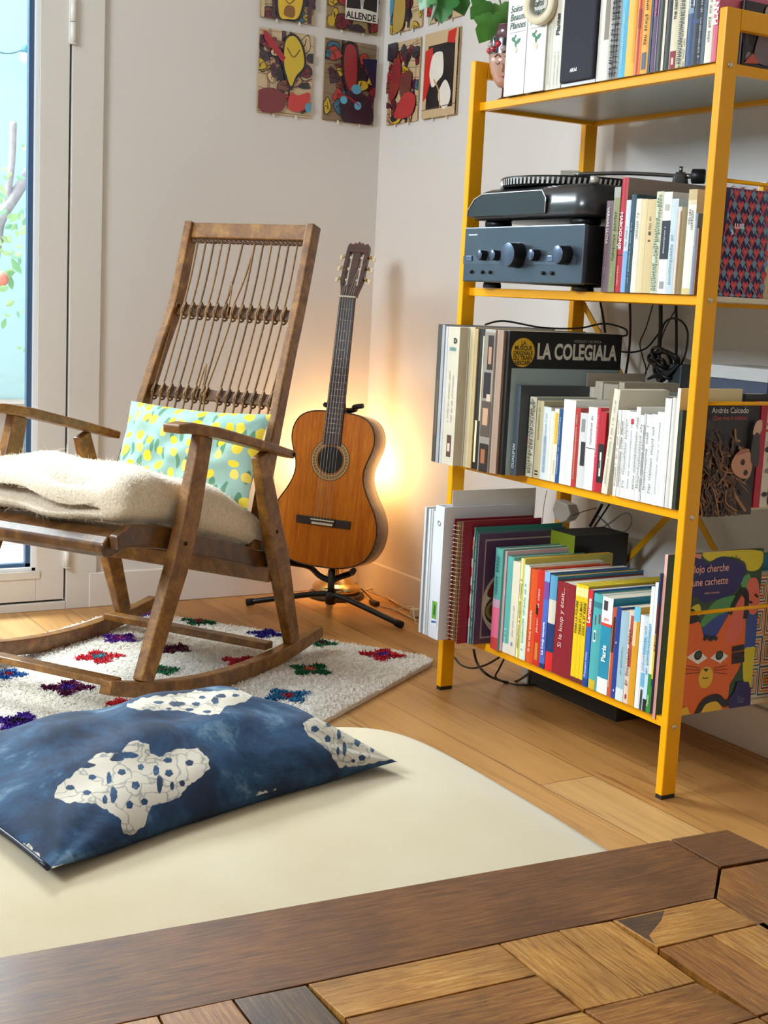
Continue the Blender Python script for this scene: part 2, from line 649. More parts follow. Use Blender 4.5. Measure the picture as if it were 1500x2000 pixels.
nt.links.new(tc.outputs['Object'], bk.inputs['Vector'])
nt.links.new(bk.outputs['Color'], b.inputs['Base Color'])
b.inputs['Roughness'].default_value = 0.8
setp(pv.build('courtyard_decking', mpv), kind='structure')
ld = MB('#b9a79c')
ld.box((1.2, 5.55, -0.02), (2.3, 5.74, 0.42))
ld.box((1.2, 5.52, 0.40), (2.3, 5.74, 0.44))
setp(ld.build('garden_planter', P(0.8, noise=0.2, nscale=12)), 'low greyish brown planter against the turquoise courtyard wall', 'planter')

tree = thing('climbing_shrub', 'grey branched shrub with pale green leaves outside the garden door', 'shrub', (1.45, 5.35, -0.02))
br_ = MB('#b9b3ba', True)
def gy(x, y, Y=5.2):
    return aty(x, y, Y)
br_.tube(smooth_open([gy(-40, 800), gy(-30, 640), gy(-8, 480), gy(0, 430), gy(30, 380), gy(58, 335)]), 0.022, 8)
br_.tube(smooth_open([gy(5, 430), gy(18, 360), gy(24, 300), gy(26, 238)]), 0.013, 8)
br_.tube([gy(-40, 800), tree.location], 0.02, 8)
br_.build('branch', P(0.85, noise=0.3, nscale=40, bumpv=0.3), tree, world=True)
lf = MB('#a9d48f', True)
lfc = ['#a8d08f', '#c2dea0', '#8fc58c', '#cfe6b4', '#9accaa']
random.seed(3)
for x, y, s in [(28, 420, 20), (50, 425, 22), (10, 450, 16), (35, 460, 18), (20, 505, 20), (34, 530, 22), (5, 545, 22), (12, 480, 14), (45, 300, 14), (48, 385, 12), (6, 575, 18), (2, 370, 16), (24, 350, 14), (46, 620, 10), (50, 700, 9), (8, 520, 18), (40, 500, 12), (30, 440, 14), (55, 345, 10), (3, 620, 15), (-10, 560, 24), (-6, 400, 22), (18, 395, 15)]:
    for rep in range(3):
     c = gy(x + random.uniform(-16, 16), y + random.uniform(-22, 22), 5.15 + random.uniform(-0.1, 0.1))
     a = random.uniform(0, 2 * PI)
     U = Vector((math.cos(a), random.uniform(-.4, .4), math.sin(a))).normalized()
     V = U.cross(Vector((0.2, -1, 0.3))).normalized()
     L = s / F_PX * 6.0 * random.uniform(.35, .7)
     lf.color(random.choice(lfc))
     W = U.cross(V)
     pts = [(-1, 0, 0), (-.5, .35, .06), (0, .48, .1), (.5, .3, .05), (1, 0, -.08), (.5, -.3, .05), (0, -.48, .1), (-.5, -.35, .06)]
     vv = [c + U * (p[0] * L) + V * (p[1] * L) + W * (p[2] * L) for p in pts] + [c]
     lf._add(vv, [(i, (i + 1) % 8, 8) for i in range(8)])
lf.build('foliage', P(0.6, noise=0.15), tree, world=True)
fl = MB('#f08d7a', True)
fl.ball(gy(1, 545, 5.1), 0.03, 10, 6)
fl.build('flower', P(0.6), tree, world=True)

sl = thing('string_light', 'white bulb with teal socket on a thin wire across the courtyard wall', 'light', gy(49, 105, 5.6))
q = MB('#6f8f9a', True)
q.tube(smooth_open([gy(-30, 92, 5.6), gy(0, 102, 5.6), gy(20, 104, 5.6), gy(42, 98, 5.6), gy(80, 84, 5.6), gy(140, 70, 5.6)]), 0.004, 6)
q.build('wire', P(0.6), sl, world=True)
q = MB('#5ba7b8', True)
q.tube([gy(49, 88, 5.6), gy(49, 102, 5.6)], 0.012, 10)
q.build('socket', P(0.5), sl, world=True)
q = MB('#f2fbff', True)
q.ball(gy(49, 113, 5.6), 0.022, 12, 8)
q.build('bulb', P(0.15, spec=0.7), sl, world=True)
# ================================================================== POSTERS (eight small panels around the corner)
PAL = ['#6f2430', '#8e2a2c', '#2a2230', '#39323e', '#c9a92f', '#3f6f86', '#b98f66', '#7d4a3a', '#b23a34', '#d2b68a', '#4a3038', '#58203a']


def comic(art, seed, extra=None, bg='#cdb48c'):
    r = random.Random(seed)
    art.rect(0, 0, 1, 1, bg)
    # plank and wall strips behind the figures
    for i in range(4):
        u = r.uniform(0.0, 0.9)
        art.rect(u, 0.2, min(1, u + r.uniform(0.03, 0.09)), 1, r.choice(['#4d3436', '#3c3038', '#a8896a']))
    for i in range(9):
        v = r.random()
        art.line([(0, v), (1, v + r.uniform(-.15, .15))], 0.008, '#5c4536')
    for i in range(46):
        cx, cy = r.random(), r.random() * 0.9
        rx, ry = r.uniform(.05, .17), r.uniform(.035, .11)
        n = r.randint(6, 9)
        a0 = r.random() * 6
        pts = [(cx + rx * r.uniform(.55, 1.1) * math.cos(a0 + 2 * PI * k / n), cy + ry * r.uniform(.55, 1.1) * math.sin(a0 + 2 * PI * k / n)) for k in range(n)]
        big = [(cx + (p[0] - cx) * 1.12 + 0.002, cy + (p[1] - cy) * 1.12) for p in pts]
        art.poly(big, '#1b151c', True)
        col = r.choice(PAL)
        art.poly(pts, col, True)
        for k in range(2):
            a = r.random() * 6
            art.line([(cx + rx * .6 * math.cos(a), cy + ry * .6 * math.sin(a)), (cx + rx * .2 * r.uniform(-1, 1), cy + ry * .3 * r.uniform(-1, 1)), (cx - rx * .6 * math.cos(a + 1), cy - ry * .6 * math.sin(a + 1))], 0.012, '#1b151c')
    if extra:
        extra(art)


def poster(label, o, U, V, N, seed, extra=None, bg='#cdb48c'):
    t = thing('comic_poster', label, 'poster', Vector(o), (0, 0, 0), 'comic panels around the room corner')
    p = MB('#b49a78')
    U, V, N = Vector(U), Vector(V), Vector(N)
    p.box((0, 0, 0), (U.length, V.length, 0.005), frame(Vector(o) + N * 0.001, U.normalized(), V.normalized(), N))
    p.build('panel', P(0.6), t, world=True)
    a = Art(Vector(o) + N * 0.006, U, V, N, 0.00012)
    comic(a, seed, extra, bg)
    a.build('print', t, P(0.3, noise=0.05, coat=0.3))
    for u in (0.3, 0.72):
        k = MB('#e8e2d0')
        q = Vector(o) + U * u + N * 0.0075
        k.box((-0.003, -0.008, -0.0015), (0.003, 0.003, 0.0), frame(q, U.normalized(), V.normalized(), N))
        k.build('tape', P(0.5), t, world=True)
    return t


PZ, PH, PW = 1.462, 0.240, 0.178
N1, N2 = (0, -1, 0), (-1, 0, 0)
def e_yellow(a):
    a.poly([(.45, .9), (.62, .98), (.8, .85), (.86, .6), (.7, .45), (.6, .3), (.5, .42), (.42, .6)], '#1b151c', True)
    a.poly([(.47, .88), (.62, .95), (.77, .83), (.82, .62), (.68, .48), (.6, .35), (.52, .45), (.45, .62)], '#d3b52c', True)
    a.line([(.5, .8), (.62, .7), (.74, .8)], .02, '#5b4a1c')
    a.poly([(.05, .97), (.12, .96), (.48, .68), (.42, .62), (.08, .86)], '#a81f2d')
    a.poly([(0, .05), (0, .25), (.3, .3), (.5, .2), (.45, .05), (.2, 0)], '#7b3034', True)
    a.poly([(.55, .1), (.6, .28), (.72, .25), (.95, .3), (.9, .12), (.7, .05)], '#c73a34', True)
    a.ell(.93, .12, .06, .06, '#4f9bb5')
def e_crowd(a):
    a.poly([(.35, .95), (.6, .95), (.65, .6), (.62, .35), (.45, .35), (.33, .6)], '#1b151c', True)
    a.poly([(.38, .92), (.57, .92), (.62, .6), (.58, .4), (.48, .4), (.37, .6)], '#9a2a2e', True)
    a.poly([(.7, .8), (1, .82), (1, .45), (.92, .5)], '#232040')
    a.poly([(.35, .3), (.6, .4), (.9, .3), (.95, .02), (.4, 0)], '#33202c', True)
    a.ell(.62, .42, .1, .06, '#5aa0bd')
    a.ell(.38, .27, .07, .05, '#5cb0cc')
    a.ell(.66, .22, .07, .05, '#5cb0cc')
    a.line([(.25, .35), (.5, .3), (.7, .22)], .02, '#b22030')
def e_red(a):
    a.poly([(.2, .75), (.42, .78), (.45, .5), (.25, .3), (.1, .35)], '#8c3030', True)
    a.poly([(.45, .55), (.8, .6), (.75, .3), (.5, .3)], '#6e3a35', True)
    a.poly([(.3, .1), (.6, .35), (.95, .3), (.9, .1), (.6, .05)], '#b83a38', True)
    a.poly([(0, 1), (.3, 1), (.32, .85), (.1, .78), (0, .8)], '#2b2534')
def e_white(a):
    a.rect(0, 0, 1, 1, '#cdb48c')
    a.rect(.12, .1, .92, .85, '#17131d')
    a.poly([(.02, .2), (.03, .8), (.25, .83), (.3, .55), (.12, .25)], '#c92f28')
    a.poly([(.7, .97), (.95, .99), (.9, .82), (.68, .85)], '#c92f28')
    a.poly([(.2, .6), (.28, .74), (.5, .76), (.58, .7), (.6, .5), (.45, .42), (.3, .35), (.2, .48)], '#ece6da', True)
    a.poly([(.5, .3), (.68, .42), (.85, .28), (.82, .14), (.66, .08), (.5, .2)], '#ece6da', True)
    a.poly([(.14, .1), (.26, .36), (.46, .36), (.52, .1)], '#1a1620')
    a.line([(.33, .45), (.5, .3), (.55, .1)], .03, '#c9a257')
    a.line([(0, .1), (1, .13)], .012, '#5c4536')
def e_allende(a):
    a.rect(.34, .135, .98, .62, '#e4e0d6')
    a.poly([(.36, .27), (.36, .6), (.58, .6), (.64, .28)], '#23202a')
    a.poly([(.72, .6), (.68, .29), (.95, .27), (.95, .6)], '#23202a')
    a.poly([(.5, .6), (.66, .30), (.8, .6)], '#b9b4aa')
    a.text('ALLENDE', .36, .155, .0275, '#1b1a1c', bold=.0008, xs=.90)
    a.ell(.08, .08, .07, .06, '#c9a92f')
def e_man(a):
    a.poly([(.30, .02), (.26, .3), (.36, .5), (.72, .5), (.80, .3), (.72, .04), (.5, .0)], '#1b151c', True)
    a.poly([(.34, .04), (.30, .3), (.39, .48), (.69, .48), (.76, .3), (.68, .06), (.5, .02)], '#e0b92c', True)
    a.poly([(.42, .06), (.45, .17), (.6, .17), (.6, .05)], '#8a5c22', True)
    a.line([(.4, .3), (.5, .2), (.66, .3)], .02, '#6a4a18')
    a.rect(.0, 0, .06, 1, '#cbb58f')
    a.rect(.2, .0, .26, 1, '#4a2f3c')
    a.rect(.86, .0, .93, 1, '#4a2f3c')
def e_gold(a):
    a.poly([(.15, .02), (.15, .4), (.3, .5), (.5, .35), (.45, .05)], '#b99a4c', True)
    a.line([(.62, .02), (.64, .95)], .05, '#241d26')
    a.poly([(.02, .2), (.12, .3), (.12, .5), (0, .5)], '#4a8fae', True)
poster('comic poster with a red blade and yellow figure, lower row, farthest left of the corner', (1.766, WY, PZ), (PW, 0, 0), (0, 0, PH), N1, 11, e_yellow)
poster('comic poster with two small blue faces, lower row, just left of the corner', (1.984, WY, PZ), (PW, 0, 0), (0, 0, PH), N1, 12, e_crowd, '#8a7458')
poster('comic poster with a yellow robed figure, upper row, farthest left of the corner', (1.766, WY, PZ + .269), (PW, 0, 0), (0, 0, PH), N1, 13, e_man)
poster('comic poster lettered ALLENDE, upper row, just left of the corner', (1.984, WY, PZ + .269), (PW, 0, 0), (0, 0, PH), N1, 14, e_allende, '#9c8a5c')
poster('comic poster of reddish brown figures, lower row, just right of the corner', (WX, 3.757, PZ), (0, -PW - .003, 0), (0, 0, PH), N2, 15, e_red)
poster('comic poster with a white shape on black and red, lower row, nearest the shelf', (WX, 3.543, PZ), (0, -PW, 0), (0, 0, PH), N2, 16, e_white)
poster('comic poster with golden columns, upper row, just right of the corner', (WX, 3.757, PZ + .269), (0, -PW - .003, 0), (0, 0, PH), N2, 17, e_gold)
poster('comic poster partly behind hanging leaves, upper row, nearest the shelf', (WX, 3.543, PZ + .269), (0, -PW, 0), (0, 0, PH), N2, 18)
# ================================================================== YELLOW METAL SHELF
ZS = [1.390, 0.972, 0.566, 0.155]       # top faces of the four shelves, top one first
SX0, SX1 = 1.790, 2.155                 # depth of the end frames
SYR, SYL = 1.891, 2.705                 # outer faces of the two end frames
TK = 0.019
YEL = '#f7ad00'
M_YEL = P(0.38, noise=0.04, coat=0.06, nscale=18, spec=0.3)
shelf = thing('bookcase', 'tall yellow metal bookcase with four shelves against the right wall', 'shelf', (SX0, (SYR + SYL) / 2, 0))
for ya, out in ((SYR, -1), (SYL - TK, 1)):
    for xa in (SX0, SX1 - 0.036):
        po = MB(YEL).box((xa, ya, 0.008), (xa + 0.036, ya + TK, 1.480)).build('post', M_YEL, shelf, bevel=0.0022, world=True)
        MB('#1c1712').box((xa + 0.001, ya + 0.001, 0.0), (xa + 0.035, ya + TK - 0.001, 0.009)).build('foot_cap', P(0.6), po, world=True)
    MB(YEL).box((SX0 + 0.036, ya, 1.444), (SX1 - 0.036, ya + TK, 1.480)).build('top_bar', M_YEL, shelf, bevel=0.0022, world=True)
    for z in ZS:
        for xc in (SX0 + 0.018, SX1 - 0.018):
            bl = MB('#c9bfa6', True)
            yb = ya if out < 0 else ya + TK
            Mx = Matrix.Translation((xc, yb, z - 0.009)) @ Matrix.Rotation(PI / 2 * (1 if out < 0 else -1), 4, 'X')
            bl.lathe([(0.0001, 0.0035), (0.003, 0.0035), (0.0052, 0.0015), (0.0055, 0.0)], Mx, 14)
            bl.build('bolt', P(0.3, metal=0.8), shelf, world=True)
for k, z in enumerate(ZS):
    y0, y1 = SYR + TK, SYL - TK
    xa, xb = 1.808, SX1 - 0.002
    tr_ = MB(YEL)
    tr_.box((xa, y0, z - TK), (xa + 0.018, y1, z - 0.0006))
    tr_.box((xb - 0.018, y0, z - TK), (xb, y1, z - 0.0006))
    yq = y0 if k == 0 else (0.0 if k == 1 else 0.030) + y0 + (0.008 if k == 3 else 0)
    if k == 0:
        tr_.box((xa + 0.018, y0, z - TK), (xb - 0.018, y0 + 0.012, z - 0.0006))
    tr_.box((xa + 0.018, y1 - 0.012, z - TK), (xb - 0.018, y1, z - 0.0006))
    s_ = tr_.build('shelf_tray', M_YEL, shelf, bevel=0.0012, world=True)
    pn = MB('#a9b0a8' if k == 0 else '#e2d9bd')
    pn.box((xa + 0.0185, (y0 + 0.0125) if k == 0 else yq, z - 0.010), (xb - 0.0185, y1 - 0.0125, z - 0.0005))
    pn.build('shelf_panel', P(0.35, noise=0.1, nscale=8, coat=0.2), s_, world=True)
rd = []
for z in (0.367, 0.772, 1.181):
    MB(YEL, True).tube([(SX0 + 0.03, SYR + 0.009, z), (SX1 - 0.03, SYR + 0.009, z)], 0.0038, 10).build('side_rod', M_YEL, shelf, world=True)
for (ya, za), (yb, zb) in (((2.69, 0.955), (1.905, 0.165)), ((2.69, 0.118), (1.905, 0.885))):
    off = 0.0 if za > 0.5 else 0.004
    MB('#d99a10').bar([(SX1 - 0.010 + off, ya, za), (SX1 - 0.010 + off, yb, zb)], 0.003, 0.015, (1, 0, 0)).build('cross_brace', M_YEL, shelf, world=True)

# ================================================================== BOOKS
M_COVER = P(0.42, noise=0.05, coat=0.15, nscale=25)
M_MATTE = P(0.65, noise=0.09, nscale=25)
M_PAGE = P(0.8, noise=0.12, nscale=120)
M_INK = P(0.5, noise=0.0)


def page_mat():
    if 'pages' in MATS:
        return MATS['pages']
    m, nt, b = newmat('page_edges')
    at = node(nt, 'ShaderNodeAttribute', attribute_name='Col')
    tc = node(nt, 'ShaderNodeTexCoord')
    mp = node(nt, 'ShaderNodeMapping')
    mp.inputs['Scale'].default_value = (3, 700, 3)
    nt.links.new(tc.outputs['Object'], mp.inputs[0])
    nz = node(nt, 'ShaderNodeTexNoise', Scale=1.0, Detail=2.0)
    nt.links.new(mp.outputs[0], nz.inputs['Vector'])
    r = ramp(nt, nz.outputs[0], [(0.3, (0.7, 0.68, 0.64, 1)), (0.6, (1, 1, 1, 1))])
    nt.links.new(mix(nt, 1.0, at.outputs['Color'], r.outputs[0], 'MULTIPLY'), b.inputs['Base Color'])
    b.inputs['Roughness'].default_value = 0.85
    MATS['pages'] = m
    return m


def marks(mb, u0, v0, u1, v1, col, M, rnd, size=0.004, rows=1, gap=0.25):
    """a run of tiny letter-like strokes (lettering too small to read in the photo) between u0 and u1"""
    c0 = mb.col
    mb.col = lin(col)
    for r in range(rows):
        v = v0 + (v1 - v0) * (r + 0.5) / rows
        u = u0
        while u < u1:
            if rnd.random() < 0.14:
                u += size * 0.7
                continue
            w = size * rnd.uniform(0.35, 0.6)
            hh = size * rnd.uniform(0.55, 1.0) / 2
            t = size * 0.13
            for a, b_, c_, d in ((u, v - hh, u + t, v + hh), (u, rnd.uniform(v - hh, v + hh - t), u + w, None, ), (u + w - t, v - hh * rnd.uniform(.2, 1), u + w, v + hh)):
                if d is None:
                    d = b_ + t
                mb.poly([M @ Vector(p) for p in ((a, b_, 0), (c_, b_, 0), (c_, d, 0), (a, d, 0))])
            u += w + size * gap
    mb.col = c0
    return mb


def book(label, xf, y0, y1, zb, h, depth, cover, pages='#d9cfba', hard=False, bands=(), title=None, name='book', tilt=0.0, yaw=0.0, group=None, mk=None, board=None, mat=None, round_=True, cat='book', seed=None):
    """spine faces -x; y0<y1; bands = [(z from, z to, colour)] as fractions; title = [(text, size, colour, z frac, dir, y frac)]"""
    t_ = y1 - y0
    T = thing(name, label, cat, (xf, (y0 + y1) / 2, zb), (tilt, 0, yaw), group)
    th = min(0.0022 if hard else 0.0006, t_ * 0.22)
    cv = MB(cover)
    hh = t_ / 2
    sb = 0.0025 if (hard and round_ and t_ > 0.012) else (0.0008 if t_ > 0.01 else 0.0)
    # spine: gently rounded strip
    n = 5
    out = []
    for i in range(n + 1):
        a = -1 + 2 * i / n
        out.append((-sb * (1 - a * a), a * hh))
    prof = out + [(depth, hh), (depth, hh - th), (th + 0.0005, hh - th), (th + 0.0005, -hh + th), (depth, -hh + th), (depth, -hh)]
    b0 = len(cv.f)
    cv.prism([(p[0] + sb, p[1]) for p in prof], h)
    if board:
        for i in range(b0, len(cv.f)):
            fc = [cv.v[k] for k in cv.f[i]]
            if min(p.x for p in fc) > -1 and max(p.x for p in fc) - min(p.x for p in fc) > depth * 0.5 and len(fc) == 4:
                cv.c[i] = lin(board)
    cv.build('cover', mat or M_COVER, T)
    pg = MB(pages)
    rc = 0.003 if hard else 0.0004
    pg.box((sb + th + 0.0007, -hh + th + 0.0002, rc), (depth + sb - rc - 0.0005, hh - th - 0.0002, h - rc))
    pg.build('page_block', page_mat(), T)
    rnd = random.Random(seed if seed is not None else len(label) * 31 + int(xf * 1000))
    if bands or mk or title:
        k = MB()
        eps = 0.00035

        def strip(za, zb_, col, e, ya=-1.0, yb=1.0):
            k.color(col)
            for i in range(n):
                a, c_ = -1 + 2 * i / n, -1 + 2 * (i + 1) / n
                a, c_ = max(a, ya), min(c_, yb)
                if c_ <= a:
                    continue
                xa, xc = sb - sb * (1 - a * a) - e, sb - sb * (1 - c_ * c_) - e
                k.quad((xa, a * hh, za * h), (xc, c_ * hh, za * h), (xc, c_ * hh, zb_ * h), (xa, a * hh, zb_ * h))
        for i, bn in enumerate(bands):
            strip(bn[0], bn[1], bn[2], eps * (1 + 0.3 * i), *(bn[3:] if len(bn) > 3 else ()))
            k.build('spine_band', M_INK, T)
            k = MB()
        k = MB()
        X = -0.0012
        if mk:
            for (za, zb_, col, size, rows) in mk:
                M = frame((X, 0, za * h), (0, 0, 1), (0, 1, 0), (-1, 0, 0))
                marks(k, 0, -hh * .62, (zb_ - za) * h, hh * .62, col, M, rnd, size, rows)
            k.build('small_lettering', M_INK, T)
            k = MB()
        for tt in (title or ()):
            s, size, col, zf, dr = tt[:5]
            yf = tt[5] if len(tt) > 5 else 0.0
            bold = tt[6] if len(tt) > 6 else 0.0
            if dr == 'up':
                M = frame((X - 0.0003, -size * 0.34 + yf * hh, zf * h), (0, 0, 1), (0, 1, 0), (-1, 0, 0))
            elif dr == 'down':
                M = frame((X - 0.0003, size * 0.34 + yf * hh, zf * h), (0, 0, -1), (0, -1, 0), (-1, 0, 0))
            else:
                M = frame((X - 0.0003, yf * hh, zf * h), (0, -1, 0), (0, 0, 1), (-1, 0, 0))
            text_into(k, s, M, size, col, 'CENTER' if dr == 'h' else 'LEFT', bold=bold)
        if k.f:
            k.build('title_lettering', M_INK, T)
    return T


def cropfn(x0, y0, s):
    return lambda X, Y: (x0 + X / s, y0 + Y / s)


c4, c3, c2, c1 = cropfn(810, 920, 2.8302), cropfn(820, 600, 2.5862), cropfn(880, 280, 2.4194), cropfn(900, 0, 2.5)
CUR = {}


def row(k, cf, L, R_, Yb, top, depth, cover, label, xf=1.800, zt=None, **kw):
    """place a book between two spine edges read along the shelf"""
    z = ZS[k]
    y1 = atx(*cf(L, Yb), xf).y
    y0 = atx(*cf(R_, Yb), xf).y
    lim = CUR.get(k, 9)
    y1 = min(y1, lim - 0.0004)
    y0 = min(y0, y1 - 0.003)
    CUR[k] = y0
    dz = kw.pop('dz', 0.0)
    z += dz
    h = kw.pop('h', None) or (atx(*cf(*top), xf).z - z)
    return book(label, xf, y0, y1, z, h, depth, cover, **kw)
# ------------------------------------------------------------------ bottom shelf, left to right
G4 = 'books on the bottom shelf'
z4 = ZS[3]
# clear plastic folders, white ring binder, spiral album: they stick out past the left post
def folder(label, xf, y0, y1, h, depth, col, name='document_folder', yaw=0.0, k=3, n=4, cols=None):
    T = thing(name, label, 'folder', (xf, (y0 + y1) / 2, ZS[k]), (0, 0, yaw))
    t_ = y1 - y0
    for i in range(n):
        a = -t_ / 2 + t_ * i / n
        c_ = (cols or [col])[i % len(cols or [col])]
        MB(c_).box((random.uniform(0, .004), a + 0.0004, 0), (depth, a + t_ / n - 0.0006, h - random.uniform(0, 0.008))).build('sleeve', P(0.25, noise=0.05, coat=0.4), T, bevel=0.0008)
    return T


folder('stack of clear and white plastic sleeves, far left of the bottom shelf', 1.712, 2.632, 2.678, 0.305, 0.235, '#d5dadd', cols=['#dfe4e6', '#c8ced2', '#e6e9ea', '#8d9499', '#d9dee1'], n=5)
yb0, yb1 = 2.592, 2.630
T = thing('ring_binder', 'white ring binder with a small green picture label on the bottom shelf', 'binder', (1.712, (yb0 + yb1) / 2, z4))
q = MB('#e3e7ee')
q.box((0, -0.019, 0), (0.003, 0.019, 0.315))
q.box((0.003, 0.0165, 0), (0.25, 0.019, 0.315))
q.box((0.003, -0.019, 0), (0.25, -0.0165, 0.315))
q.build('cover', P(0.3, noise=0.03, coat=0.3), T, bevel=0.001)
q = MB('#d8d8da')
q.box((0.02, -0.016, 0.004), (0.235, 0.0, 0.300))
q.build('papers', page_mat(), T)
q = MB('#f1f2f4')
q.box((0.024, -0.0135, 0.02), (0.262, -0.0125, 0.352))
q.build('tall_sheet', P(0.6, noise=0.02), T)
q = MB('#6fae3f')
Mb = frame((-0.0006, 0.012, 0.03), (0, -1, 0), (0, 0, 1), (-1, 0, 0))
q.color('#e9ecf2').prism([(0, 0), (.024, 0), (.024, .062), (0, .062)], 0.0003, Mb)
q.color('#69a93c').prism([(.002, .018), (.022, .018), (.022, .06), (.002, .06)], 0.0005, Mb)
q.color('#2f6d2c').prism([(.008, .028), (.016, .026), (.017, .05), (.01, .054)], 0.0007, Mb)
q.color('#3f6fae').prism([(.002, .006), (.022, .010), (.022, .014), (.002, .012)], 0.0006, Mb)
q.build('spine_label', M_INK, T)
q = MB('#b9bdc2', True)
Mr = Matrix.Translation((-0.0005, 0.0, 0.275)) @ Matrix.Rotation(-PI / 2, 4, 'Y')
q.lathe([(0.004, 0.0), (0.0055, 0.0012), (0.007, 0.0)], Mr, 16, False)
q.build('finger_ring', P(0.3, metal=0.7), T)

# spiral bound album
ya, yb = 2.548, 2.588
T = thing('spiral_album', 'thick wire bound album with a dark red cover beside the white binder', 'album', (1.725, (ya + yb) / 2, z4))
q = MB('#8c1630')
q.box((0.012, -0.019, 0.0), (0.235, -0.0165, 0.288))
q.box((0.012, 0.0165, 0.0), (0.235, 0.019, 0.288))
q.build('cover', P(0.55, noise=0.12), T, bevel=0.001)
q = MB('#6d4d2f')
for i in range(9):
    a = -0.0155 + i * 0.0035
    q.color(['#71502f', '#a98f6c', '#5f3c25', '#8a6a44'][i % 4])
    q.box((0.014 + random.uniform(0, .004), a, 0.003), (0.228, a + 0.0026, 0.283))
q.build('page_block', P(0.8, noise=0.2, nscale=60), T)
q = MB('#cfae86', True)
for i in range(28):
    z = 0.010 + i * 0.0098
    q.tube([(0.013 + 0.014 * math.cos(a), 0.0195 * math.sin(a), z + 0.002 * math.sin(a / 2)) for a in [PI * 2 * j / 14 for j in range(15)]], 0.0008, 5)
q.build('wire_spiral', P(0.25, metal=0.85), T)
CUR[3] = 2.546

def r4(L, R_, Yb, top, depth, cover, label, **kw):
    kw.setdefault('group', G4)
    return row(3, c4, L, R_, Yb, top, depth, cover, label, **kw)


r4(213, 262, 925, (280, 350), .215, '#d9d2cf', 'red and white patterned book beside the wire bound album', xf=1.765, bands=[(0, .16, '#8fb3cc'), (.16, .24, '#e7dede'), (.24, .36, '#c53b4b'), (.36, .47, '#e9e2df'), (.47, .55, '#b4465c'), (.55, .63, '#ece6e2'), (.63, .72, '#d24a4c'), (.72, .8, '#f0e8e4'), (.8, .88, '#5a4a58'), (.88, .97, '#e0663f')], name='picture_book', title=[('DE', .008, '#1d1d22', .5, 'h')])
r4(262, 282, 930, (325, 308), .25, '#2b8378', 'thin teal hardback with cream edge on the bottom shelf', xf=1.765, hard=True, bands=[(0, 1, '#e6dcc4', .2, 1)], pages='#e4dccb')
r4(282, 300, 935, (335, 330), .255, '#4f7f86', 'thin grey teal book with a worn spine on the bottom shelf', xf=1.768, bands=[(0, 1, '#9aa7a0', -.2, .4)], mk=[(.05, .9, '#dfe6e4', .006, 1)])
alb = r4(300, 324, 940, (355, 348), .225, '#9d9a9e', 'large purple album with an oval window picture on its cover', xf=1.772, hard=True, board='#5c3f63', bands=[(0, 1, '#8b8a90', -1, 0), (0, 1, '#6c5a6c', .4, 1)], name='photo_album')
# its cover artwork, on the side facing the room
hA = atx(*c4(355, 348), 1.772).z - z4
tA = alb.location.y
Yc = CUR[3] - 0.0006
A = Art((1.775, Yc, z4), (0.225, 0, 0), (0, 0, hA), (0, -1, 0))
A.rect(0, 0, 1, 1, '#5d4164')
for g in ((.06, .05, .94, .065), (.06, .935, .94, .95), (.06, .05, .075, .95), (.925, .05, .94, .95)):
    A.rect(*g, '#b9a6a8')
A.ell(.40, .36, .34, .31, '#d9cdb0', 32)
A.ell(.40, .36, .31, .285, '#e9dfca', 32)
A.poly([(.32, .62), (.5, .66), (.7, .6), (.62, .54), (.4, .54)], '#a83430', True)
A.ell(.25, .3, .15, .13, '#4b3b2a', 24)
A.ell(.25, .3, .14, .095, '#a98a55', 24)
A.ell(.25, .3, .10, .07, '#6b4f31', 24)
A.line([(.15, .42), (.3, .5), (.5, .44)], .03, '#7a8f62')
A.poly([(.12, .44), (.2, .58), (.3, .60), (.4, .5), (.3, .42)], '#7d2f34', True)
A.line([(.4, .16), (.55, .12), (.7, .2)], .05, '#2e6b55')
A.text('Carnets', .3, .8, .022, '#7b5c86', shear=.3)
A.build('cover_print', alb)
r4(412, 452, 972, (470, 430), .19, '#58a79f', 'teal and pink picture book with a slanting pink shape on the spine', hard=True, xf=1.792, bands=[(0, .12, '#c53a3c'), (.12, .42, '#e0688a'), (.42, .5, '#c39ab0')], mk=[(.55, .92, '#1f5f5d', .011, 1)], name='picture_book')
r4(452, 478, 985, (512, 445), .18, '#e7b9c4', 'narrow pale pink book between two teal ones', bands=[(.0, 1, '#b9c8a9', .5, 1)])
r4(478, 512, 1005, (535, 475), .20, '#5fb4ac', 'smooth mint teal hardback with a rounded spine', hard=True, bands=[(0, .1, '#e7e4d6')], mk=[(.1, .25, '#eef4ee', .007, 1)])
r4(512, 552, 1018, (574, 505), .17, '#e6dcc3', 'cream paperback with a small violet mark near its foot', mk=[(.2, .55, '#a09aac', .006, 1)], bands=[(.1, .14, '#8b83b8', -.2, .3)])
r4(552, 574, 1048, (583, 478), .25, '#d9cf5f', 'tall pale yellow book whose ochre top edge reaches far back', pages='#d09a1d', bands=[(0, 1, '#f2efc6', -.2, .5)], mk=[(.1, .8, '#4d6a52', .007, 1)])
r4(574, 598, 1052, (628, 522), .21, '#dfeee0', 'pale green book with faint green lettering beside the orange one', mk=[(.1, .8, '#4f9a6a', .008, 1)])
r4(598, 607, 1056, (636, 530), .21, '#e9ddc2', 'very thin cream booklet against the orange hardback')
r4(607, 645, 1060, (660, 545), .19, '#e2541c', 'orange hardback with white lettering on the spine', hard=True, title=[('Si on tous ensemble', .0115, '#f6e9da', .12, 'up')])
r4(645, 684, 1064, (690, 545), .2, '#d12a1a', 'bright red hardback with a gold ornament and a black dot', hard=True, bands=[(.06, .24, '#c9862a', -.45, .3), (.53, .63, '#1b0f10', .1, 1)], mk=[(.35, .8, '#f2d9c8', .008, 1)])
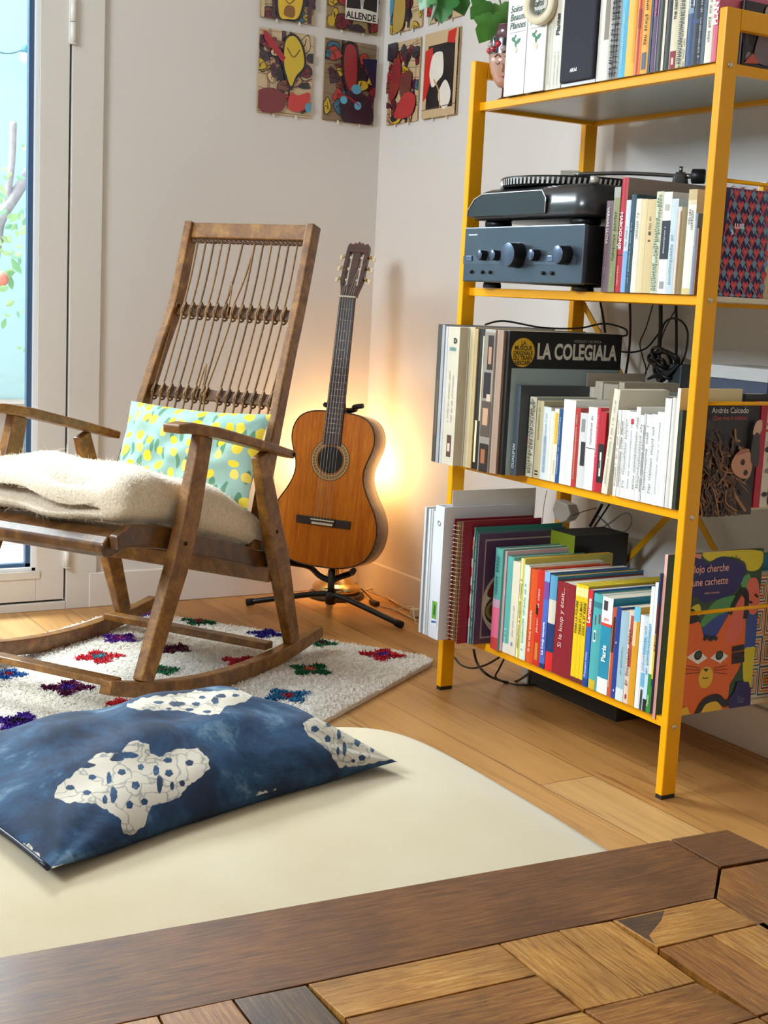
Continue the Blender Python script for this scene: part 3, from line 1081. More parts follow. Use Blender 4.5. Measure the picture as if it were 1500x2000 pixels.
r4(684, 712, 1098, (742, 560), .22, '#4d6ac0', 'blue picture book with white lettering and a magenta top', bands=[(.9, 1, '#7fb1e2'), (.72, .9, '#7a4a9a'), (.0, .05, '#22305f')], title=[('Le Loup sauvage', .011, '#ffffff', .14, 'up', 0, .0002)], name='picture_book')
r4(712, 752, 1106, (757, 575), .24, '#5d9fc0', 'thick picture book banded light blue, cream, navy and red', hard=True, bands=[(0, .2, '#dc1f1a'), (.2, .5, '#14346b'), (.5, .75, '#d9d2c0'), (.75, 1, '#5a9fc3')], board='#3e7f9f', name='picture_book', pages='#d9a437')
r4(752, 858, 1126, (812, 612), .235, '#8b1626', 'thick dark red hardback titled Si le loup y était', hard=True, title=[('Si le loup y était...', .0185, '#e9c9b8', .30, 'up', .28)], bands=[(.0, 1, '#741020', -1, -.86)])
for i, (L, R_, lab) in enumerate(((858, 884, 'first of three matching yellow books, next to the dark red hardback'), (884, 904, 'middle one of three matching yellow books on the bottom shelf'), (904, 925, 'last of three matching yellow books, next to the blue and red spine'))):
    r4(L, R_, 1130 + 4 * i, (880 + 22 * i, 615 + 6 * i), .235, '#f0cb12', lab, title=[(('FAIRE LA POUPEE', 'PARIS ET LE MOU', 'COD. IL ET REINE')[i], .009, '#2a2410', .50, 'up', .0, .0002)], bands=[(0, .05, '#6b2a20'), (.88, .97, '#f6ea9a')], pages='#cdb62a', board='#e2bf14')
r4(925, 950, 1180, (955, 650), .235, '#2f62b8', 'blue book with a red upper spine lettered in white', bands=[(.62, 1, '#d8232a'), (0, .08, '#1d3f86')], title=[('Larousse', .0145, '#ffffff', .66, 'up', 0, .0004), ('Premiers mots', .009, '#dfe8f6', .1, 'up')])
r4(950, 1002, 1196, (975, 668), .225, '#4fb0b2', 'wide turquoise picture book with red twigs near the top of the spine', hard=True, bands=[(.0, .1, '#d9b21e', -.6, .7), (.86, .92, '#357f8a'), (.5, .62, '#e8ece4', -.2, .4), (.52, .60, '#3a6f7c', -.1, .3), (.70, .80, '#8d3f52', -.7, -.5), (.68, .78, '#8d3f52', .1, .25)], name='picture_book')
r4(1002, 1060, 1222, (1040, 688), .13, '#1f8fae', 'Paris guide with a white top and foot and a turquoise middle', bands=[(0, .16, '#e8e8e4'), (.72, 1, '#f2f2f0'), (.70, .73, '#d8402a'), (.86, .96, '#3b3b3d', -.1, .7)], title=[('Paris', .0185, '#ffffff', .33, 'up', 0, .0004), ('géo', .011, '#d8402a', .76, 'h')], name='guide_book')
r4(1060, 1080, 1241, (1097, 752), .12, '#c5563a', 'thin terracotta book beside the Paris guide', bands=[(.5, .9, '#2a2422', -.8, .2), (.1, .5, '#e7a07c', .2, .9)])
r4(1080, 1106, 1244, (1118, 748), .14, '#173f8f', 'navy blue booklet with pale specks', bands=[(.08, .1, '#dfe8f6', -.4, 0), (.6, .62, '#dfe8f6', 0, .4)])
r4(1106, 1150, 1244, (1140, 768), .14, '#9fc0cd', 'pale grey blue paperback near the right end of the bottom shelf', bands=[(.0, .14, '#d6dfe0')], mk=[(.3, .6, '#6f919e', .006, 1)])
r4(1150, 1176, 1256, (1172, 762), .13, '#e3cdbb', 'cream paperback with a reddish brown patterned spine', bands=[(.4, .95, '#b0524a', -1, .1), (.05, .1, '#a02a20', -.4, .3)], mk=[(.2, .8, '#5a2622', .009, 1)])
r4(1176, 1210, 1260, (1198, 738), .16, '#dd9c1c', 'ochre yellow book with a light blue top', bands=[(.85, 1, '#6fc0da'), (.6, .85, '#e5c88a', -.2, 1)])
r4(1210, 1233, 1300, (1240, 790), .13, '#f2f0ee', 'white paperback standing right of the ochre book')
r4(1233, 1256, 1310, (1262, 798), .13, '#cfe0ea', 'white and blue mottled paperback', bands=[(.0, .22, '#3a3f3c', -.6, .4), (.25, .4, '#6fb0d0'), (.6, .8, '#9ccbe0')], mk=[(.4, .9, '#4f90b8', .007, 1)])
r4(1256, 1275, 1326, (1283, 628), .17, '#bfe0ee', 'tall light blue book with a dark foot', bands=[(0, .1, '#15181c'), (.7, 1, '#e6efe2')], mk=[(.3, .7, '#2e6f92', .007, 1)])
r4(1275, 1292, 1340, (1306, 605), .17, '#2f8a3a', 'tall book turning from green at the foot to white at the top', bands=[(.3, .6, '#e9e2c0'), (.6, 1, '#e6eef4')], title=[('Planète', .008, '#e6f0d8', .05, 'up')])
r4(1292, 1300, 1345, (1338, 560), .16, '#1e3a6a', 'tall brown and navy book with gold lettering and a yellow patch', bands=[(.25, .45, '#e9c21e'), (.45, .78, '#7a2f1e'), (0, .2, '#2f7a34')], title=[('de Erpoua', .008, '#e8b93a', .46, 'up')])
# the picture book at the right end, its cover turned to the room
mj = r4(1300, 1328, 1360, (1386, 460), .2565, '#f2b7b2', 'picture book with a pink spine and an orange cat on its cover', hard=True, xf=1.806, board='#2f4d33', name='picture_book', round_=False, dz=-.009)
ym = CUR[3]
c4m = cropfn(1200, 1040, 3.5714)
HM = atx(*c4(1386, 460), 1.806).z - z4 + .009


def mu(X, Y):
    p = aty(*c4m(X, Y), ym)
    return ((p.x - 1.806) / 0.2565, (p.z - z4 + .009) / HM)


def mp_(pts):
    return [mu(*p) for p in pts]


A = Art((1.806, ym - 0.0001, z4 - .009), (0.2565, 0, 0), (0, 0, HM), (0, -1, 0))
A.rect(0, 0, 1, 1, '#2c4a30')
A.poly(mp_([(640, 130), (1030, 130), (1010, 250), (930, 265), (900, 200), (760, 165), (660, 200)]), '#dccb20', True)
A.poly(mp_([(500, 150), (610, 150), (600, 185), (500, 190)]), '#e88f80')
A.poly(mp_([(880, 330), (940, 290), (950, 380), (900, 395)]), '#5ba35a', True)
A.poly(mp_([(480, 180), (600, 185), (660, 215), (720, 175), (830, 190), (910, 240), (900, 310), (850, 400), (770, 470), (700, 465), (640, 490), (560, 450), (480, 440)]), '#241a63', True)
A.poly(mp_([(640, 560), (700, 480), (820, 440), (870, 460), (800, 540), (700, 600), (660, 670), (600, 640)]), '#4f9a55', True)
A.poly(mp_([(690, 600), (780, 560), (830, 600), (740, 700), (620, 760), (600, 690)]), '#2a4596', True)
A.poly(mp_([(540, 520), (590, 500), (600, 560), (560, 600), (530, 560)]), '#d9cf2a', True)
A.poly(mp_([(920, 600), (985, 560), (1000, 900), (900, 1000)]), '#2f4f9d', True)
A.poly(mp_([(900, 830), (950, 800), (980, 820), (960, 1060), (900, 1050)]), '#d9cf2a', True)
A.poly(mp_([(930, 340), (990, 320), (1010, 420), (1000, 540), (950, 570), (920, 480)]), '#e5705a', True)
A.line(mp_([(930, 480), (960, 490)]), .02, '#17110f')
A.line(mp_([(975, 430), (1000, 450)]), .02, '#17110f')
# the animal
A.poly(mp_([(480, 640), (530, 560), (600, 640), (620, 730), (690, 740), (720, 700), (800, 560), (880, 430), (920, 480), (910, 700), (900, 860), (860, 960), (800, 1060), (790, 1150), (790, 1290), (440, 1290), (440, 700)]), '#ea6a14')
A.poly(mp_([(780, 700), (850, 500), (890, 450), (905, 560), (880, 700), (830, 770), (785, 760)]), '#e56d55', True)
A.line(mp_([(800, 570), (840, 480), (890, 405), (920, 440), (910, 600)]), .05, '#17110f')
A.poly(mp_([(480, 600), (540, 530), (590, 610), (500, 640)]), '#17110f', True)
A.poly(mp_([(500, 870), (580, 815), (645, 875), (580, 918)]), '#f3efe4')
A.poly(mp_([(665, 875), (730, 818), (790, 860), (735, 910)]), '#f3efe4')
for ex in (580, 728):
    e = mu(ex, 855)
    A.ell(e[0], e[1], .042, .030, '#17110f')
    A.ell(e[0], e[1], .026, .019, '#2f4a34')
m_ = mu(632, 1010)
A.ell(m_[0], m_[1], .078, .068, '#eec02a', 24)
A.poly(mp_([(614, 948), (655, 948), (634, 972)]), '#17110f')
A.line(mp_([(610, 1010), (630, 1018), (650, 1008)]), .008, '#17110f')
for yy, dy in ((945, -20), (960, -8), (975, 10)):
    A.line(mp_([(690, yy), (780, yy + dy)]), .006, '#7a2e10')
    A.line(mp_([(590, yy), (490, yy + dy)]), .006, '#7a2e10')
for yy in (805, 850, 890):
    A.line(mp_([(815, yy + 8), (860, yy), (900, yy - 8)]), .045, '#17110f')
A.line(mp_([(620, 750), (640, 725), (665, 745), (690, 730), (710, 745)]), .03, '#17110f')
A.poly(mp_([(590, 1285), (640, 1190), (720, 1170), (740, 1230), (720, 1285)]), '#eec02a', True)
A.line(mp_([(560, 1290), (620, 1180), (710, 1150), (760, 1190), (800, 1170)]), .06, '#17110f')
A.poly(mp_([(460, 1290), (460, 1230), (500, 1210), (520, 1290)]), '#eec02a')
A.poly(mp_([(790, 1290), (790, 1160), (830, 1110), (850, 1040), (930, 1040), (945, 1100), (945, 1290)]), '#241a63')
A.text('Mojo cherche', mu(520, 285)[0], mu(520, 285)[1], .0215, '#f0b6a2', xs=.86, bold=.0002)
A.text('une cachette', mu(535, 375)[0], mu(535, 375)[1], .0215, '#f0b6a2', xs=.86, bold=.0002)
A.text('Adèle Verlinden', mu(620, 430)[0], mu(620, 430)[1], .0062, '#f0b6a2')
A.line(mp_([(810, 165), (830, 185), (850, 160)]), .008, '#17110f')
A.line(mp_([(835, 185), (870, 180)]), .008, '#17110f')
for i, s in enumerate(('Les', 'Fourmis', 'Rouges')):
    A.text(s, mu(852, 1150 + i * 17)[0], mu(852, 1150 + i * 17)[1], .0055, '#8f8a98')
A.build('cover_print', mj)

# books behind it, seen past the right end frame
T = book('book with nested rainbow squares on its cover, behind the cat picture book', 1.99, 1.956, 1.975, z4, .265, .145, '#e8e0cf', name='picture_book', hard=True, group='books seen through the right end frame')
A = Art((1.992, 1.9555, z4), (0.145, 0, 0), (0, 0, .265), (0, -1, 0))
A.rect(0, 0, 1, 1, '#efe7d6')
sq = ['#c8322c', '#e7dfcf', '#2e6a8a', '#e7dfcf', '#d98a2a', '#e7dfcf', '#7a2a4a', '#e7dfcf', '#3f8a86', '#e0b23a']
for iy in range(4):
    for ix in range(3):
        for s in range(10):
            a_ = s * .0155
            A.rect(.05 + ix * .32 + a_, .02 + iy * .245 + a_ * .78, .05 + ix * .32 + .31 - a_, .02 + iy * .245 + .235 - a_ * .78, sq[(s + ix + iy) % 10])
A.build('cover_print', T)
book('plain blue board book standing behind the rainbow squares book', 1.96, 1.978, 1.99, z4, .30, .175, '#3f93b4', name='picture_book', hard=True, group='books seen through the right end frame')
# dim books and boxes at the back of the bottom shelf, behind the shorter front row
book('black and green folder standing far back behind the purple album', 1.975, 2.44, 2.53, z4, .262, .16, '#141214', bands=[(.78, 1, '#7c8a18')], pages='#20201f', name='document_folder', cat='folder', board='#141214')
# ------------------------------------------------------------------ third shelf: records
z3 = ZS[2]
G3 = 'books on the third shelf'
GR = 'records at the left end of the third shelf'


def sleeve(label, L, R_, Yb, top, col, xf=1.752, group=GR, bands=(), mk=None, face=None, d=.315, dz=0.0, pages='#2a2624'):
    y1 = min(atx(*c3(L, Yb), xf).y, CUR.get('lp', 9) - 0.0004)
    y0 = min(atx(*c3(R_, Yb), xf).y, y1 - 0.0028)
    CUR['lp'] = y0
    T = thing('record_sleeve', label, 'record', (xf, (y0 + y1) / 2, z3), (0, 0, 0), group)
    t_ = (y1 - y0) / 2
    h = 0.315 + dz
    MB(col).box((0, -t_, 0), (d, t_, h)).build('sleeve', P(0.45, noise=0.12, nscale=20, coat=0.1), T, bevel=min(0.0008, t_ * .4))
    k = MB()
    if bands:
        for i, b_ in enumerate(bands):
            k.color(b_[2])
            ya, yb_ = (b_[3], b_[4]) if len(b_) > 3 else (-1, 1)
            x = -0.0002 * (i + 1)
            k.quad((x, t_ * ya, b_[0] * h), (x, t_ * yb_, b_[0] * h), (x, t_ * yb_, b_[1] * h), (x, t_ * ya, b_[1] * h))
            k.build('edge_print', M_INK, T)
            k = MB()
    if mk:
        for (za, zb_, c_, size, rows) in mk:
            marks(k, 0, -t_ * .6, (zb_ - za) * h, t_ * .6, c_, frame((-0.0012, 0, za * h), (0, 0, 1), (0, 1, 0), (-1, 0, 0)), random.Random(len(label)), size, rows)
    if k.f:
        k.build('edge_lettering', M_INK, T)
    return T, y0, h


sleeve('dark grey record sleeve at the far left of the third shelf', 58, 78, 752, (100, 95), '#4b463f', xf=1.722, bands=[(.2, .6, '#6a5a4a', -.6, .2)], dz=.004)
sleeve('clear plastic outer sleeve behind the dark grey record', 78, 92, 762, (150, 105), '#a9abac', xf=1.720, dz=.003)
sleeve('milky plastic record sleeve beside the cream lettered one', 92, 108, 775, (160, 105), '#c9c9cc', xf=1.722)
T, y0, h = sleeve('cream record sleeve with teal lettering and a small portrait at its foot', 108, 166, 790, (165, 130), '#d8cdb6', xf=1.722, bands=[(.06, .22, '#5a3a2c', -.5, .25), (.1, .16, '#e0c9b0', -.3, .1)], mk=[(.3, .68, '#8d8478', .006, 2)])
k = MB()
t_ = 0.012
text_into(k, 'D', frame((-0.0014, -0.002, h * .885), (0, -1, 0), (0, 0, 1), (-1, 0, 0)), .016, '#1a1a1a', bold=.0008)
text_into(k, 'SION', frame((-0.0014, 0.0135, h * .83), (0, -1, 0), (0, 0, 1), (-1, 0, 0)), .011, '#2a8a92', bold=.0003)
k.build('edge_title', M_INK, T)
for L, R_, Yb, col, lab, mk in ((166, 184, 795, '#c9bd9f', 'beige record sleeve right of the cream lettered one', None), (184, 202, 798, '#8f7d5a', 'olive brown record sleeve in the row of beige records', None), (202, 222, 800, '#e3dbc6', 'ivory record sleeve in the middle of the beige records', [(.1, .8, '#a29a86', .004, 1)]), (222, 240, 802, '#d6c497', 'straw coloured record sleeve in the row of beige records', None), (240, 256, 804, '#c2a877', 'tan record sleeve, last of the beige records', None)):
    sleeve(lab, L, R_, Yb, None, col, xf=1.742 + (L % 3) * .003, mk=mk, dz=random.uniform(-.004, .002))
sleeve('black record sleeve showing a cream wedge near its foot', 256, 290, 806, None, '#1c1712', xf=1.745, bands=[(.05, .35, '#e5d7a8', 0, .7), (.35, .95, '#d9c6a0', -.95, -.5)])
T, y0, h = sleeve('record sleeve showing dark haired portraits along its edge', 290, 342, 816, None, '#b9b1a6', xf=1.738, bands=[(0, .98, '#93877c'), (.72, .96, '#2c1c18', -.8, .3), (.76, .88, '#b98a6a', -.5, .1), (.52, .7, '#231a1e', -.6, .7), (.44, .55, '#cdb49a', -.8, 0), (.25, .5, '#55463c', -.9, .8), (.33, .45, '#c79a76', -.5, .5), (.0, .2, '#241812', -.9, .7), (.06, .16, '#a3613c', -.4, .4)])
sleeve('rough pinkish brown cardboard record sleeve before the black one', 342, 382, 830, None, '#a98c78', xf=1.742, bands=[(0, 1, '#c7b2a0', .5, .8)])
T, y0, h = sleeve('record sleeve lettered LA COLEGIALA on a black band, its front turned to the room', 382, 412, 832, None, '#15100f', xf=1.748)
A = Art((1.7485, y0 - 0.0001, z3), (0.314, 0, 0), (0, 0, 0.315), (0, -1, 0))
A.rect(0, 0, 1, .79, '#9fb2b5')
A.rect(0, 0, .03, .79, '#15100f')
A.rect(0, .745, 1, 1, '#100c0c')
A.text('LA COLEGIALA', .238, .815, .0475, '#e3ddd0', bold=.0016, xs=.70)
A.text('RODOLFO Y SU TIPICA', .56, .935, .0075, '#b9b2a4')
A.ell(.118, .855, .105, .105, '#3a2c08', 30)
A.ell(.118, .855, .10, .10, '#e5b91c', 30)
for i, (s, sz) in enumerate((('LA', .0135), ('MUSIQUE', .0135), ('ORIGINALE', .0125), ('DU TRAIN', .0135), ('NESCAFE', .0125))):
    A.text(s, .118, .905 - i * .034, sz, '#3b2a06', 'CENTER', bold=.0004, xs=.82)
A.build('cover_print', T)
# records lying behind the lettered one, pale backs
CUR[2] = CUR['lp']


def r3(L, R_, Yb, top, depth, cover, label, **kw):
    kw.setdefault('group', G3)
    return row(2, c3, L, R_, Yb, top, depth, cover, label, **kw)


r3(413, 480, 838, (414, 384), .20, '#4d5b66', 'large slate blue hardback beside the LA COLEGIALA record', hard=True, xf=1.772, board='#3c4149', title=[('GUALIMAI', .012, '#cfd6da', .08, 'up', .0, .0003)])
r3(480, 512, 832, (472, 442), .14, '#5d7f7a', 'dark teal paperback with a pink flower on the spine', xf=1.800, bands=[(.38, .48, '#e04a78', -.6, .6), (.02, .3, '#8c8a4a', -.5, .9), (.55, .95, '#3f6a4a', -.8, .4), (.7, .85, '#b0482c', -.9, -.3)])
r3(512, 566, 836, (515, 444), .20, '#ddd6bf', 'cream book printed with a pale street map', xf=1.798, board='#a9b7a6', mk=[(.05, .95, '#9a9680', .011, 3)])
r3(566, 602, 852, (592, 470), .14, '#cfc39a', 'sand coloured paperback with dark dots at its foot', bands=[(.04, .06, '#3a3222', -.5, .5), (.08, .1, '#3a3222', -.5, .5)], mk=[(.5, .9, '#7d7248', .006, 1)])
r3(602, 640, 864, (622, 500), .13, '#dfe5e6', 'white and grey blue paperback left of the yellow and blue ones', bands=[(.1, .6, '#aebfce', -.3, .5)], mk=[(.1, .9, '#7a8c9a', .005, 1)], pages='#5a3a28')
r3(640, 658, 868, (656, 522), .13, '#e9e4d2', 'slim cream paperback beside the yellow topped one')
r3(658, 680, 872, (672, 510), .13, '#eae3cd', 'cream paperback with a yellow square on its spine', bands=[(.52, .95, '#e2b52a', -.7, .6), (.1, .3, '#c9c2ae', -.3, .3)])
r3(680, 700, 880, (690, 510), .13, '#1d4f86', 'slim dark blue paperback on the third shelf', mk=[(.1, .9, '#c9d6e6', .005, 1)])
r3(700, 760, 888, (716, 462), .15, '#efefec', 'thick white ribbed paperback, tallest of the pale ones', mk=[(.05, .5, '#dcdcd8', .004, 1)])
r3(760, 786, 894, (770, 504), .13, '#b5332a', 'brick red paperback between white ones', mk=[(.1, .9, '#e7b9a8', .006, 1)])
r3(786, 824, 905, (800, 530), .12, '#d8d8d4', 'black and white paperback with a round portrait', bands=[(.3, .62, '#2a2a2c', -.8, .3), (.75, .92, '#8c8c8c', -.4, .5)])
r3(824, 868, 915, (838, 500), .13, '#f0f0ee', 'white paperback left of the red and black patterned one', bands=[(.5, .51, '#4a4a4a')], mk=[(.55, .9, '#5a5a62', .007, 1)])
r3(868, 884, 922, (880, 504), .13, '#d8324a', 'slim crimson paperback on the third shelf', mk=[(.4, .9, '#f2c9cf', .005, 1)])
r3(884, 914, 926, (905, 525), .12, '#b81f2c', 'paperback with a black and white swirl above a red foot', bands=[(.12, .6, '#1c1a1a'), (.2, .5, '#e2dcd2', -.4, .2), (.3, .4, '#1c1a1a', -.2, .1)])
bt = r3(914, 944, 932, (905, 520), .13, '#e6dfca', 'leaning cream paperback whose cover title begins La', tilt=0.085, h=.215, mk=[(.1, .9, '#a39c86', .006, 1)])
CUR[2] -= 0.016
A = Art((1.803, CUR[2] + 0.0165, z3 + .001), (0.125, 0, 0), (0, .018, 0.21), (0, -1, .085))
A.rect(0, 0, 1, 1, '#e4dcc6')
A.rect(.2, .05, 1, .48, '#2a2622')
A.ell(.5, .3, .16, .14, '#b7ab98')
A.text('La', .28, .82, .026, '#4a463c')
A.build('cover_print', bt)
W3 = [(972, 988, 944, 980, 515, '#ecebe4', '#b8862a', 'white paperback with faint ochre lettering, right of the leaning one'),
      (988, 1008, 946, 1003, 516, '#e8e6df', '#4a4038', 'off white paperback with brown lettering in the white row'),
      (1008, 1030, 950, 1024, 517, '#f1f1ee', '#9a9a9a', 'plain white paperback left of the one with a red seal'),
      (1030, 1060, 956, 1032, 522, '#f4f4f2', '#7a8a9a', 'white paperback with a small red seal near the top'),
      (1060, 1082, 962, 1078, 500, '#ecece6', '#8c8c8c', 'white paperback, taller, beside the red seal one'),
      (1082, 1102, 966, 1090, 540, '#f3f3f1', '#8a8a86', 'white paperback in the middle of the white row, grey letters'),
      (1102, 1112, 968, 1120, 536, '#cfd0cf', '#5a5a5a', 'thin grey paperback in the white row'),
      (1112, 1138, 974, 1128, 538, '#f0f1ef', '#4a5a56', 'white paperback with dense dark lettering'),
      (1138, 1166, 980, 1150, 536, '#f2f2f1', '#8a8f90', 'white paperback with a dotted title, right of the dense one'),
      (1166, 1198, 988, 1190, 526, '#f5f5f4', '#a9a9a9', 'broad white paperback near the right end of the third shelf')]
for i, (L, R_, Yb, Xt, Yt, col, ink, lab) in enumerate(W3):
    r3(L, R_, Yb, (Xt, Yt), .125, col, lab, mk=[(.12, .88, ink, .0055 + (i % 3) * .001, 1)], bands=([(.86, .92, '#d22f3a', -.5, .5)] if i == 3 else []), seed=i + 50, pages='#e3dfd4')
r3(1198, 1230, 992, (1236, 458), .15, '#ecebe9', 'taller white paperback behind the broad one', pages='#d8d4cc')
r3(1230, 1256, 998, (1270, 455), .15, '#e3e1dc', 'grey white hardback left of the cream board', hard=True)
r3(1256, 1272, 1000, (1276, 405), .16, '#f3efdf', 'tall cream notebook with a straw coloured side', hard=True, board='#e6d29a', tilt=0.0)
r3(1276, 1290, 1006, (1330, 640), .15, '#2f3a34', 'thin dark green book at the right end of the third shelf', h=.19)

# second, dimmer row behind the white paperbacks
G3B = 'books in the second row of the third shelf'
def back3(L, R_, top, depth, cover, label, xf, **kw):
    y1 = min(atx(*c3(*top), xf).y, CUR['lp'] - .002, CUR.get('back', 9) - .0005)
    y0 = min(atx(*c3(R_, top[1]), xf).y, y1 - .004)
    CUR['back'] = y0
    h = atx(*c3(*top), xf).z - z3
    return book(label, xf, y0, y1, z3, h, depth, cover, group=G3B, **kw)


back3(0, 850, (788, 325), .17, '#8d857f', 'grey brown hardback in the second row, nearest the record sleeves', 1.965, hard=True, board='#c4b8a6')
back3(0, 884, (852, 400), .13, '#d3cbb8', 'small ivory book in the second row', 1.965, mk=[(.6, .8, '#3a342c', .008, 1)])
back3(0, 925, (886, 372), .13, '#cfc4b0', 'beige book in the second row with pale lettering', 1.965, mk=[(.55, .95, '#f1e6cf', .008, 1)])
back3(0, 1002, (930, 385), .13, '#c3b8a5', 'broad taupe book in the second row with a black label', 1.968, bands=[(.4, .85, '#1d1a18', -.9, -.5)], board='#c9bca8')
back3(0, 1034, (1006, 378), .16, '#cbbfa9', 'taller taupe book in the second row, title along its top', 1.962, board='#b9ac98', mk=[(.5, .9, '#7a6f5c', .006, 1)])
back3(0, 1118, (1038, 432), .12, '#d9d3c6', 'pale stack of thin booklets in the second row', 1.965, mk=[(.4, .8, '#b9b2a2', .006, 3)])
back3(0, 1136, (1122, 430), .12, '#bcd0d2', 'pale blue book in the second row', 1.962)
back3(0, 1205, (1140, 445), .12, '#c9c2b9', 'wide greyish book in the second row', 1.968)
back3(0, 1262, (1208, 458), .12, '#e4b9b8', 'pink book in the second row at the right', 1.965)

# items seen past the right end frame of the third shelf
GE = 'books seen through the right end frame'
yc = 1.9135
T = book('dark paperback with an upside down portrait and white title, seen past the right post', 1.838, yc, yc + .0155, z3 - .013, .217, .145, '#1d1412', name='paperback', group=GE)
A = Art((1.839, yc - 0.0002, z3 - .013), (0.1445, 0, 0), (0, 0, .217), (0, -1, 0))
A.rect(0, 0, 1, 1, '#1c1310')
A.poly([(0, .8), (.3, .75), (.55, .55), (.6, .3), (.9, .28), (1, 0), (0, 0)], '#3a2416', True)
rr = random.Random(5)
for i in range(150):
    x = rr.uniform(.0, .62)
    y = rr.uniform(.05, .8)
    A.line([(x, y), (x + rr.uniform(-.15, .2), y - rr.uniform(.05, .15)), (x + rr.uniform(-.1, .30), y - rr.uniform(.1, .3))], rr.uniform(.012, .04), rr.choice(['#5f3d22', '#8a5c33', '#a3713f', '#2a1a12', '#4b2e1b']))
A.poly([(.52, .52), (.66, .60), (.82, .57), (.88, .44), (.82, .34), (.62, .36), (.5, .44)], '#c98f6c', True)
A.poly([(.56, .56), (.7, .605), (.8, .6), (.78, .575), (.62, .55)], '#a96a54', True)
A.ell(.70, .485, .04, .028, '#20140f')
A.ell(.77, .39, .04, .026, '#20140f')
A.poly([(.84, .74), (.88, .84), (.98, .86), (1, .78), (.93, .72)], '#dcae8e', True)
A.poly([(.86, .72), (.97, .72), (.99, .45), (.84, .5)], '#3b352e', True)
A.text('Andrés Caicedo', .06, .925, .0155, '#e9e4dc', xs=.95)
A.text('¡Que viva la música!', .08, .865, .0118, '#c0392f', xs=.95)
A.build('cover_print', T)
T = book('paperback with a red spine strip and a black and white photo cover', 1.986, yc - .002, yc + .018, z3, .208, .13, '#c51d36', name='paperback', group=GE)
A = Art((1.986, yc - 0.0022, z3), (0.13, 0, 0), (0, 0, .208), (0, -1, 0))
A.rect(0, 0, .13, 1, '#b5152e')
A.rect(.13, 0, 1, 1, '#d9cfb9')
A.text('SO', .14, .78, .026, '#c51d36', bold=.001, xs=.7)
A.rect(.13, .72, 1, .745, '#c51d36')
for i in range(40):
    A.ell(rr.uniform(.2, .95), rr.uniform(.04, .62), rr.uniform(.03, .08), rr.uniform(.02, .06), rr.choice(['#2b2825', '#8b857b', '#bcb5a8', '#56514a']))
A.build('cover_print', T)
book('black hardback standing behind the dark portrait paperback', 1.965, 1.934, 1.950, z3, .222, .145, '#171616', group=GE)
bx = thing('document_box', 'slate blue cloth box with a pale upper part at the back of the third shelf', 'box', (2.08, 1.995, z3))
MB('#4a5468').box((-0.06, -0.06, 0.0), (0.06, 0.10, 0.243)).build('body', P(0.8, noise=0.2, nscale=90), bx, bevel=0.002)
MB('#c9cac9').box((-0.062, -0.062, 0.2435), (0.062, 0.102, 0.27)).build('pale_top', P(0.6, noise=0.05), bx, bevel=0.002)  # paler block along the top of the box
# ------------------------------------------------------------------ second shelf: amplifier, turntable, books
z2 = ZS[1]
AX = 1.768
ay1 = atx(905.6, 500, AX).y
ay0 = ay1 - 0.435
amp = thing('amplifier', 'blue grey metal stereo amplifier with five round knobs below the turntable', 'amplifier', (AX, (ay0 + ay1) / 2, z2))
hw = 0.2175
q = MB('#1b1c20')
q.box((0.012, -hw + .003, 0.014), (0.34, hw - .003, 0.132))
q.build('case', P(0.45, noise=0.05), amp, bevel=0.002)
q = MB('#59606c')
q.box((0, -hw, 0.012), (0.012, hw, 0.134))
q.build('front_panel', P(0.28, metal=0.75, noise=0.12, nscale=5), amp, bevel=0.003)
q = MB('#666e7c')
q.box((-0.0012, -hw + .02, 0.052), (0, hw - .001, 0.070))
q.build('trim_band', P(0.3, metal=0.75, noise=0.1), amp)


def yk(X):
    return atx(*c2(X, 560), AX).y - (ay0 + ay1) / 2


def zk(Y, X=300):
    return atx(*c2(X, Y), AX).z - z2


for X, r, d in ((160, .0115, .016), (222, .0115, .016), (320, .0265, .030), (408, .0125, .018), (548, .0195, .026)):
    kb = MB('#22252b', True)
    Mk = Matrix.Translation((0, yk(X), 0.071)) @ Matrix.Rotation(-PI / 2, 4, 'Y')
    kb.lathe([(r * 1.06, 0.0), (r * 1.02, d * .3), (r, d * .82), (r * .93, d), ], Mk, 28, False)
    kb.color('#56657c')
    kb.lathe([(r * .93, d), (r * .88, d + .0006), (0.0001, d + .0006)], Mk, 28, False)
    kb.build('knob', P(0.3, metal=0.6, noise=0.03), amp)
for X in (98, 150, 186, 438, 480):
    kb = MB('#15171b', True)
    Mk = Matrix.Translation((0, yk(X + 6), 0.034)) @ Matrix.Rotation(-PI / 2, 4, 'Y')
    kb.lathe([(.0042, 0), (.0038, .005), (.0001, .0055)], Mk, 12, False)
    kb.build('button', P(0.3, metal=0.5), amp)
for X, w_ in ((92, .011), (475, .009)):
    MB('#66758f').box((-0.004, yk(X) - w_, 0.058), (0, yk(X) + w_, 0.070)).build('switch', P(0.3, metal=0.7), amp, bevel=0.001)
q = MB('#c9d0da')
q.box((-0.0006, yk(120), .1155), (0, yk(80), .1185))
q.build('badge', M_INK, amp)
for dx in (0.03, 0.30):
    for dy in (-hw + .05, hw - .06):
        ft = MB('#0f0f10', True)
        ft.lathe([(.02, 0), (.021, .004), (.019, .0142)], Matrix.Translation((dx + .012, dy, 0)), 20)
        ft.build('foot', P(0.5), amp)

